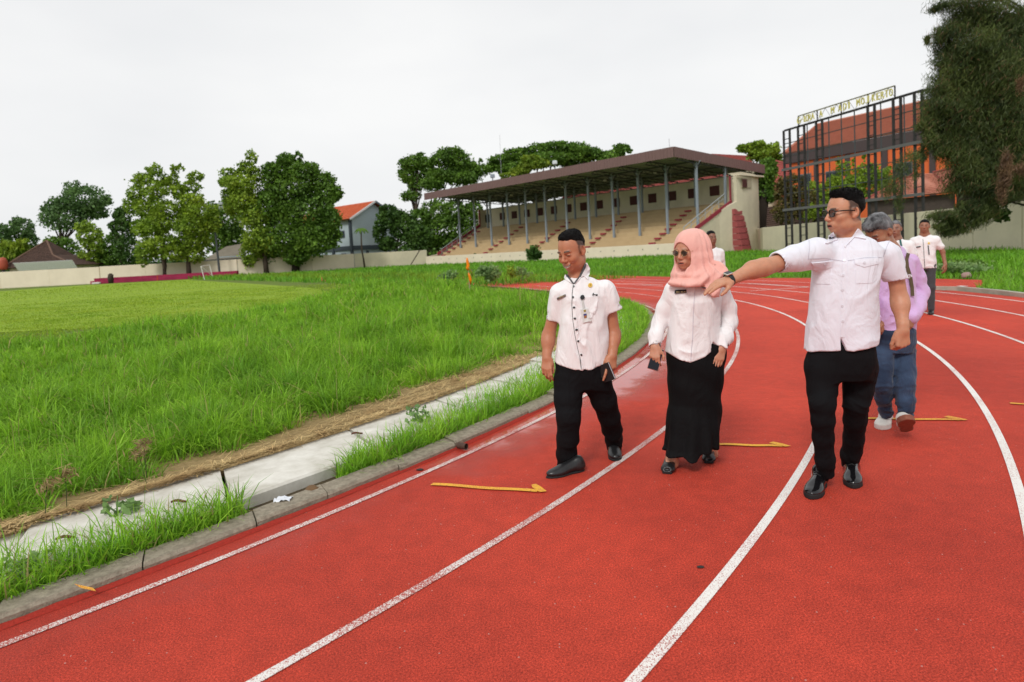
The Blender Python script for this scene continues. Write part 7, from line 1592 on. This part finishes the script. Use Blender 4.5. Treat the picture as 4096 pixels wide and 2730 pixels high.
    def drape(P):
        d = base_f(P); m = np.abs(d) < .05
        if m.any():
            q = P[m]-cc; an = np.arctan2(q[:, 0], -q[:, 1]); low = np.clip((-.02-q[:, 2])/.1, 0, 1); rgt = np.clip(q[:, 0]/.06, 0, 1)
            a = .0075*np.sin(an*17+q[:, 2]*9+2*fbm(P[m]*5, 1, 3))*(low*.5+rgt*.9)*np.clip((.26+q[:, 2])/.1, 0, 1)+.0065*np.sin((q[:, 2]-q[:, 0]*.45-np.abs(q[:, 0]+.02)*.5)*80+1.5*fbm(P[m]*5, 2, 8))*np.clip((-.13-q[:, 2])/.05, 0, 1)
            a += .004*fbm(P[m]*11, 2, 4)*low; d[m] -= a
        return d
    Fd = type('F', (), {'__call__': staticmethod(drape), 'box': staticmethod(base_f.box)})()
    grow('headscarf', Fd, .0045, pink, t)
    # under-cap strip at the forehead
    # blouse
    Sh = Solid(.03)
    Sh.loft(rows([(2772, 1475, 116, .145), (2772, 1400, 113, .142), (2774, 1310, 104, .138), (2777, 1250, 101, .14), (2779, 1205, 102, .145), (2782, 1165, 103, .125), (2786, 1138, 90, .10), (2786, 1115, 55, .07)], 4.24), yaw=.08, k=.03, cap_=.04)
    for ch in ([(J(2700, 1162, 4.25), .068), (J(2662, 1230, 4.28), .054), (J(2640, 1290, 4.28), .046), (J(2624, 1345, 4.22), .043), (J(2620, 1388, 4.18), .040)], [(J(2880, 1172, 4.26), .068), (J(2912, 1230, 4.28), .051), (J(2918, 1290, 4.27), .047), (J(2902, 1352, 4.19), .042), (J(2889, 1396, 4.15), .038)]):
        for (p, r_), (q, r2) in zip(ch[:-1], ch[1:]): Sh.cap(p, q, r_, r2, k=.025)
        e, u = ch[-1][0], unit(ch[-1][0]-ch[-2][0]); Sh.fn(lambda P, e=e, u=u: np.where(np.linalg.norm(P-e, axis=1) < .09, (P-e)@u, -1), k=.004, mode='i'); Sh.cap(e-u*.02, e+u*.05, .034, .036, k=.004, mode='s')
    zc, zs_, zx = J(2762, 1452, 4.1)[2], J(2660, 1392, 4.22)[2], J(2762, 1450, 4.1)[0]
    Sh.fn(lambda P: np.where((np.abs(P[:, 0]-zx) < .215), (zc+(zs_-zc)*np.clip(np.abs(P[:, 0]-zx)/.19, 0, 1.1)**1.15)-P[:, 2], -1), k=.004, mode='i')
    Sf = folds(Sh, .0085, V(8, 8, 4), 51, lambda P: .55+.6*np.clip((1.2-P[:, 2])/.3, 0, 1)); bl = grow('blouse', Sf, .0065, W1, t); y0, y1 = 3.7, 4.5
    patch('placket', [(2763, 1150), (2780, 1150), (2774, 1250), (2771, 1350), (2763, 1446), (2750, 1444), (2752, 1350), (2757, 1250)], Sf, y0, y1, W1, bl, off=.0035, step=7)
    line_patch('placket_edge', [(2779, 1165), (2773, 1250), (2770, 1350), (2762, 1446)], 1.8, Sf, y0, y1, seam, bl, .0042)
    tg = patch('name_tag', [(2701, 1163), (2746, 1162), (2746, 1173), (2701, 1175)], Sf, y0, y1, mat('black_tag', (.015, .014, .014), .35), t, off=.010, step=8)
    smiling_man.tiny('NONI WULAN', (2704, 1169), (2743, 1168), 5, mat('gold_letter', (.65, .50, .25)), tg, .0125, y0, y1, Sf)
    # skirt
    Sk = Solid(.03)
    Sk.loft(rows([(2748, 1838, 100, .155, -.06), (2752, 1812, 106, .150, -.05), (2766, 1786, 107, .150, -.04), (2768, 1740, 105, .145, -.03), (2774, 1688, 112, .14, -.02), (2779, 1610, 108, .138, 0), (2780, 1537, 112, .140, 0), (2784, 1450, 122, .142, 0), (2784, 1400, 122, .135, 0), (2784, 1372, 112, .12, 0)], 4.24), k=.02, n=2.2)
    zl, zr_ = J(2680, 1828, 4.1)[2], J(2870, 1797, 4.1)[2]; xl, xr_ = J(2680, 1828, 4.1)[0], J(2870, 1797, 4.1)[0]
    Sk.fn(lambda P: np.interp(P[:, 0], [xl-.1, xl, (xl+xr_)/2, xr_-.10, xr_-.05, xr_+.1], [zl+.02, zl, zl-.02, zl+.0, zr_-.01, zr_])-P[:, 2], k=.004, mode='i')
    def skf(P):
        d = Sk(P); m = np.abs(d) < .06
        if m.any(): q = P[m]; d[m] -= .008*np.sin(q[:, 2]*30+q[:, 0]*16+3*fbm(q*3, 2, 6))*(.4+.6*fbm(q*2.2, 1, 2))+.012*np.sin(np.arctan2(q[:, 0]-1.2, 4.2-q[:, 1])*9)*np.clip((.42-q[:, 2])/.3, 0, 1)
        return d
    grow('skirt', type('F', (), {'__call__': staticmethod(skf), 'box': staticmethod(Sk.box)})(), .0072, BLK2, t)
    for tt, dd in ((tL, dL), (tR, dR)):
        U = Solid(.012); sd_ = np.cross(dd, V(0, 0, 1)); Pq = lambda x, y, z: tt+dd*x+sd_*y+V(0, 0, z)
        U.cap(Pq(.20, 0, .055), Pq(.215, 0, .10), .037, .036); U.cap(Pq(.20, 0, .05), Pq(.06, 0, .028), .037, .042, flat=(V(0, 0, 1), .75)); U.ell(Pq(.04, 0, .022), (.046, .045, .024))
        U.cap(Pq(.20, 0, .12), Pq(.11, 0, .09), .034, .036, mode='s', k=.008); U.cap(Pq(.12, 0, .085), Pq(.10, 0, .08), .037, .035, mode='s', k=.008); U.ell(Pq(-.006, 0, .032), (.026, .024, .014), mode='s', k=.004)
        U.cap(Pq(.185, 0, .09), Pq(.07, 0, .036), .026, .018, mode='s', k=.004)
        U.fn(lambda Q: .006-Q[:, 2], k=.003, mode='i'); o = grow('shoe', U, .0045, LEA, t)
        MB().prism([Pq(.0, -.030, .0), Pq(.0, .030, .0), Pq(.10, .034, .0), Pq(.235, .026, .0), Pq(.235, -.026, .0), Pq(.10, -.034, .0)], V(0, 0, .018)).prism([Pq(.15, -.027, .016), Pq(.15, .027, .016), Pq(.235, .025, .016), Pq(.235, -.025, .016)], V(0, 0, .03)).build('sole', SOLE, o, bevel=.004)
    # phone
    pc = J(2623, 1437, 4.150); Lx = unit(J(2612, 1478, 4.08)-J(2638, 1392, 4.10)); nn_ = unit(V(-.35, -.93, .12)); nn_ = unit(nn_-Lx*(nn_@Lx)); Wx = np.cross(nn_, Lx)
    ph = thing('smartphone', pc, "dark-screened smartphone with pinkish case in the woman's hand", 'phone'); MB().box(pc, (.150, .074, .009), (Lx, Wx, nn_)).build('case', mat('pinkish_phone_case', (.45, .22, .20), .4), ph, bevel=.003)
    MB().box(pc+nn_*.0053, (.142, .067, .002), (Lx, Wx, nn_)).build('screen', mat('phone_screen', (.008, .010, .016), .12, .25), ph)
    mb = MB(); q = pc+Lx*.07+unit(V(1, 0, 0))*.037
    for k in range(6): mb.tube([q+V(.002*math.sin(k*2), 0, -.005*k+.012), q+V(.006*math.cos(k*2), 0, -.005*k+.009)], .0022, 5)
    mb.build('charm_chain', mat('gold_wire', (.65, .42, .22)), ph)

# ============ grey-haired man with lavender hooded top
def hooded_man():
    t = person(V(2.77, 4.72, 0), 'grey-haired person in lavender sweatshirt, blue jeans and white sneakers looking down')
    hc = J(3515, 930, 4.80); R = head_axes(38+toward(hc), 34, 0); s = 1.03; body = Solid(.02); hf, H = head_fn(hc, R, s); body.fn(hf, hc, .15, k=.02)
    nb = J(3550, 1010, 4.85); body.cap(hc+R@(V(0, -.03, -.05)*s), nb, .056, .06, k=.03); pel = J(3572, 1350, 4.78); body.cap(nb, pel, .09, .09, k=.05)
    KL = (J(3532, 1420, 4.76), J(3530, 1530, 4.70), J(3545, 1640, 4.83)); KR = (J(3612, 1420, 4.76), J(3619, 1530, 4.66), J(3620, 1668, 4.66))
    for a, b, c in (KL, KR): body.cap(pel, a, .05, .04, k=.02); body.cap(a, b, .04, .04, k=.02); body.cap(b, c, .036, .032, k=.02)
    aR = [(J(3634, 1050, 4.84), .068), (J(3663, 1115, 4.86), .060), (J(3678, 1170, 4.86), .058), (J(3668, 1225, 4.76), .052), (J(3648, 1270, 4.66), .046)]; aL = [(J(3470, 1050, 4.84), .076), (J(3452, 1115, 4.86), .070), (J(3448, 1180, 4.84), .066), (J(3470, 1240, 4.72), .058), (J(3492, 1275, 4.66), .05)]
    for ch in (aR, aL):
        body.cap(nb-V(0, 0, .04), ch[0][0], .04, .04, k=.02)
        for (p, r_), (q, r2) in zip(ch[:-1], ch[1:]): body.cap(p, q, r_*.6, r2*.6, k=.03)
        hand_ops(body, ch[-1][0], unit(V(-.4 if ch is aR else .4, -.2, -.7)), V(.3, -1, 0), -1 if ch is aR else 1, [.5]*4, s=.9)
    grow('body', body, .0050, SKIN, t, lambda v: head_tone(v, hc, R, s, (.36, .17, .10)))
    hs = hair_solid(hc, R, s, dict(thick=.014, line=[(-.12, -.085), (-.07, -.075), (-.03, -.040), (-.008, .005), (.010, .015), (.035, .045), (.060, .058), (.085, .062), (.12, .06)], amp=.006, extra=[((0, .03, .088), (.066, .06, .035)), ((0, -.02, .098), (.066, .08, .03))])); ho = grow('hair', hs, .005, HAIRG, t); strands('strands', grow.last, hs, hc, R, s, 2600, .022, (0, 1.0, -.2), HAIRG, ho, wd=.0018, zmin=-.02, up=.15)
    lav = cloth('lavender_fleece', (.60, .40, .66), .95, 1.2, sheen=.3, weave=400); Sh = Solid(.04)
    Sh.loft(rows([(3565, 1345, 84, .15), (3565, 1320, 94, .16), (3565, 1270, 97, .17), (3563, 1180, 92, .16), (3560, 1090, 95, .145), (3557, 1050, 92, .125), (3555, 1020, 70, .10), (3552, 1000, 45, .08)], 4.83), k=.03, cap_=.04)
    for ch in (aR, aL):
        for (p, r_), (q, r2) in zip(ch[:-1], ch[1:]): Sh.cap(p, q, r_, r2, k=.03)
    Sh.ell(J(3555, 1012, 4.92), (.13, .08, .07), k=.04); Sh.fn(lambda P: J(3565, 1332, 4.7)[2]-P[:, 2], k=.01, mode='i')
    Sf = folds(Sh, .0115, V(7, 7, 6), 61); hd = grow('sweatshirt', Sf, .008, lav, t)
    line_patch('pocket_seam', [(3560, 1262), (3610, 1268), (3640, 1290)], 2, Sf, 4.2, 4.95, mat('lavender_seam', (.45, .30, .5)), hd, .003)
    sp = line_patch('backpack_strap', [(3628, 1018), (3622, 1040), (3624, 1070), (3636, 1110), (3643, 1150), (3645, 1185)], 13, Sf, 4.2, 5.0, mat('olive_strap', (.10, .075, .04), .8), hd, .012)
    bp = Solid(.03); bp.ell(J(3560, 1120, 5.08), (.16, .09, .22), k=.03); bp.fn(lambda P: np.abs(P[:, 1]-5.08)-.09, k=.03, mode='i'); grow('backpack', bp, .015, mat('olive_bag', (.06, .055, .035), .85), t)
    jean = cloth('blue_denim', (.045, .075, .135), .85, 1.1, weave=600, patches=(5, (.02, .033, .065))); Tr = Solid(.03)
    Tr.loft(rows([(3572, 1405, 84, .12), (3572, 1370, 94, .14), (3570, 1330, 96, .15), (3570, 1305, 90, .14)], 4.80), yaw=-.5, k=.05)
    A = [(J(3530, 1410, 4.78), .080), (J(3529, 1480, 4.75), .068), (J(3529, 1535, 4.71), .059), (J(3535, 1590, 4.76), .054), (J(3545, 1648, 4.83), .046)]; B_ = [(J(3614, 1410, 4.78), .084), (J(3620, 1480, 4.72), .073), (J(3620, 1535, 4.67), .062), (J(3621, 1600, 4.66), .058), (J(3621, 1676, 4.66), .048)]
    for ch in (A, B_):
        for (p, r_), (q, r2) in zip(ch[:-1], ch[1:]): Tr.cap(p, q, r_, r2, k=.02)
    grow('jeans', folds(Tr, .009, V(5, 5, 19), 71, lambda P: .4+1.2*np.clip((.62-P[:, 2])/.3, 0, 1)), .0070, jean, t)
    wl_ = mat('white_sneaker', (.66, .64, .60), .6, bump=(60, .3, .004)); ws = mat('white_midsole', (.62, .60, .56), .7)
    toe = gnd(3524, 1722); o, P = shoe(t, toe+unit(V(.62, .80, 0))*.285, toe, wl_, ws, s=1.08, name='sneaker', chunky=.022, width=1.12)
    MB().box(P(.30, 0, .125), (.004, .036, .018), (unit(V(-.2, -.9, .3)), V(1, 0, 0), V(0, .3, .9))).build('tongue_label', mat('navy_label', (.02, .03, .06)), o)
    he = gnd(3628, 1748)+V(0, 0, .035); dr_ = unit(V(-.42, -.68, .52)); o, P = shoe(t, he, he+dr_*.275, wl_, mat('brown_outsole', (.27, .105, .065), .8, bump=(40, .8, .01), noise=(25, .5, (.15, .05, .035))), s=1.08, name='sneaker', chunky=.022, width=1.12, up=unit(V(0, .5, .85)))
    MB().box(P(.25, 0, .135), (.004, .036, .018), (unit(V(-.1, -.7, .5)), V(1, 0, 0), V(0, .5, .85))).build('tongue_label', mat('navy_label', (.02, .03, .06)), o)

# ============ people further off
def figure(x, y, H, yaw, label, tone, shirtm, trm, hairm=None, long_sleeve=False, stride=.12, hs_=None, h=.010, head=(0, 0), arms=None, facehair=False, bun=False):
    """standing or strolling figure; yaw degrees from facing the camera towards the picture's left"""
    t = person(V(x, y, 0), label); a = math.radians(yaw); f = V(-math.sin(a), -math.cos(a), 0); r = V(math.cos(a), -math.sin(a), 0); k = H/1.72
    Q = lambda s_, fw, z: V(x, y, 0)+r*s_*k+f*fw*k+V(0, 0, z*k)
    hc = Q(0, .03, 1.60); R = head_axes(yaw+head[0], head[1]); s = 1.0*k; body = Solid(.02); hf, _ = head_fn(hc, R, s); body.fn(hf, hc, .15, k=.02)
    nb = Q(0, -.01, 1.43); body.cap(hc+R@(V(0, -.03, -.06)*s), nb, .054*k, .06*k, k=.03); body.cap(nb, Q(0, 0, .95), .09*k, .09*k, k=.05)
    T = Solid(.025); S_ = Solid(.03)
    S_.loft([(Q(0, 0, .83), .175*k, .125*k), (Q(0, .01, .95), .175*k, .135*k), (Q(0, .01, 1.15), .165*k, .13*k), (Q(0, 0, 1.30), .185*k, .125*k), (Q(0, -.01, 1.39), .165*k, .10*k), (Q(0, -.01, 1.45), .08*k, .07*k)], yaw=-a if False else math.atan2(r[1], r[0]), k=.03, cap_=.03)
    for sg in (-1, 1):
        hip, kn_, an = Q(sg*.09, 0, .88), Q(sg*.095, .04+stride*sg*.5, .47), Q(sg*.095, stride*sg-.01, .09)
        T.cap(hip, kn_, .085*k, .066*k); T.cap(kn_, an, .066*k, .052*k); body.cap(Q(0, 0, .95), hip, .06, .05, k=.03); body.cap(hip, kn_, .05, .04, k=.03); body.cap(kn_, an, .04, .035, k=.03)
        sh = Q(sg*.185, -.005, 1.36); el, wr = (Q(sg*.235, -.03, 1.10), Q(sg*.235, .03-.05*sg, .86)) if arms is None else arms[0 if sg < 0 else 1](Q)
        body.cap(nb-V(0, 0, .04), sh-V(0, 0, .03), .035, .035, k=.02); body.cap(sh-V(0, 0, .03), el, .040*k, .039*k, k=.03); body.cap(el, wr, .038*k, .026*k, k=.03); hand_ops(body, wr, unit(V(0, 0, -1)+f*.15), unit(r*sg*.8+f*.5), 1 if sg < 0 else -1, [.4]*4, s=k)
        end = wr if long_sleeve else sh*.35+el*.65; S_.cap(Q(sg*.165, -.005, 1.34), end, .075*k, (.040 if long_sleeve else .062)*k, k=.04)
    T.loft([(Q(0, 0, .80), .16*k, .11*k), (Q(0, 0, .98), .165*k, .12*k)], yaw=math.atan2(r[1], r[0]), k=.03)
    grow('body', body, h*.62, SKIN, t, lambda v: head_tone(v, hc, R, s, tone)); grow('shirt', folds(S_, .010, V(6, 6, 5), int(x*7)), h, shirtm, t); grow('trousers', folds(T, .008, V(6, 6, 9), int(x*5)), h, trm, t)
    st_ = hs_ or HAIR_M; grow('hair', hair_solid(hc, R, s, st_), h*.6, hairm or HAIRM, t)
    if bun: Bn = Solid(.01); Bn.ell(hc+V(.0, .05, .125)*1, (.045, .045, .04)); grow('hair_bun', Bn, .006, HAIRM, t)
    for sg in (-1, 1): he = Q(sg*.095, stride*sg-.07, 0); shoe(t, he, he+f*.27*k, LEA, s=k, name='shoe')
    return t, Q, S_, hc, R
def far_people():
    gy = cloth('charcoal_trousers', (.055, .052, .056), .85, .8); wh = W1
    p = gnd(3688, 1256)
    fm_, Q, S_, hc, R = figure(p[0]+.13, p[1]+.1, 1.69, 36, 'far man in white short-sleeved shirt and grey trousers on the lane line', (.30, .13, .075), wh, gy, h=.011, stride=.16, arms=(lambda Q: (Q(-.24, .02, 1.12), Q(-.22, .12, .90)), lambda Q: (Q(.27, -.04, 1.12), Q(.31, .02, .88))))
    y0, y1 = p[1]-.6, p[1]+.6
    patch('name_tag', [(3666, 988), (3683, 985), (3683, 989), (3667, 992)], S_, y0, y1, mat('black_tag', (.015, .014, .014)), fm_, off=.012, step=4); line_patch('front_seam', [(3692, 958), (3695, 1000), (3698, 1050), (3700, 1090)], 2, S_, y0, y1, mat('dark_button', (.02, .02, .022)), fm_, .008); button(3715, 974, 4, S_, y0, y1, mat('gold_brooch', (.75, .5, .08)), fm_, 'brooch', .01); line_patch('lanyard', [(3712, 983), (3714, 1000), (3716, 1020)], 4, S_, y0, y1, mat('black_badge_reel', (.02, .02, .022)), fm_, .012)
    q = at(3574, 935, 9.3); gm, Q, S_, hc, R = figure(q[0]+.03, 9.3, 1.66, 38, 'grey-bearded man with teal strap half hidden behind the lavender sweatshirt', (.30, .15, .10), wh, gy, HAIRG, h=.011, stride=.1)
    line_patch('backpack_strap', [(3600, 962), (3605, 985), (3608, 1008)], 7, S_, 8.7, 9.8, mat('teal_strap', (.02, .10, .10), .8), gm, .014)
    q = at(3527, 890, 6.6); figure(q[0], 6.6, 1.64, 30, 'person with a black hair bun hidden behind the grey-haired one', (.36, .18, .11), wh, BLK, h=.012, bun=True, long_sleeve=True)
    q = at(2846, 955, 10.6); figure(q[0]-.02, 10.6, 1.68, -10, 'man in white long-sleeved shirt standing behind the headscarf woman', (.24, .10, .06), wh, BLK, h=.011, long_sleeve=True, stride=.06, hs_=dict(HAIR_M, thick=.008))
PEOPLE_ON = globals().get('PEOPLE_ON', True)
for fn_ in (pointing_man, smiling_man, scarf_woman, hooded_man, far_people):
    t1 = time.time(); fn_(); print(fn_.__name__, round(time.time()-t1, 1))
print('script', round(time.time()-T00, 1))
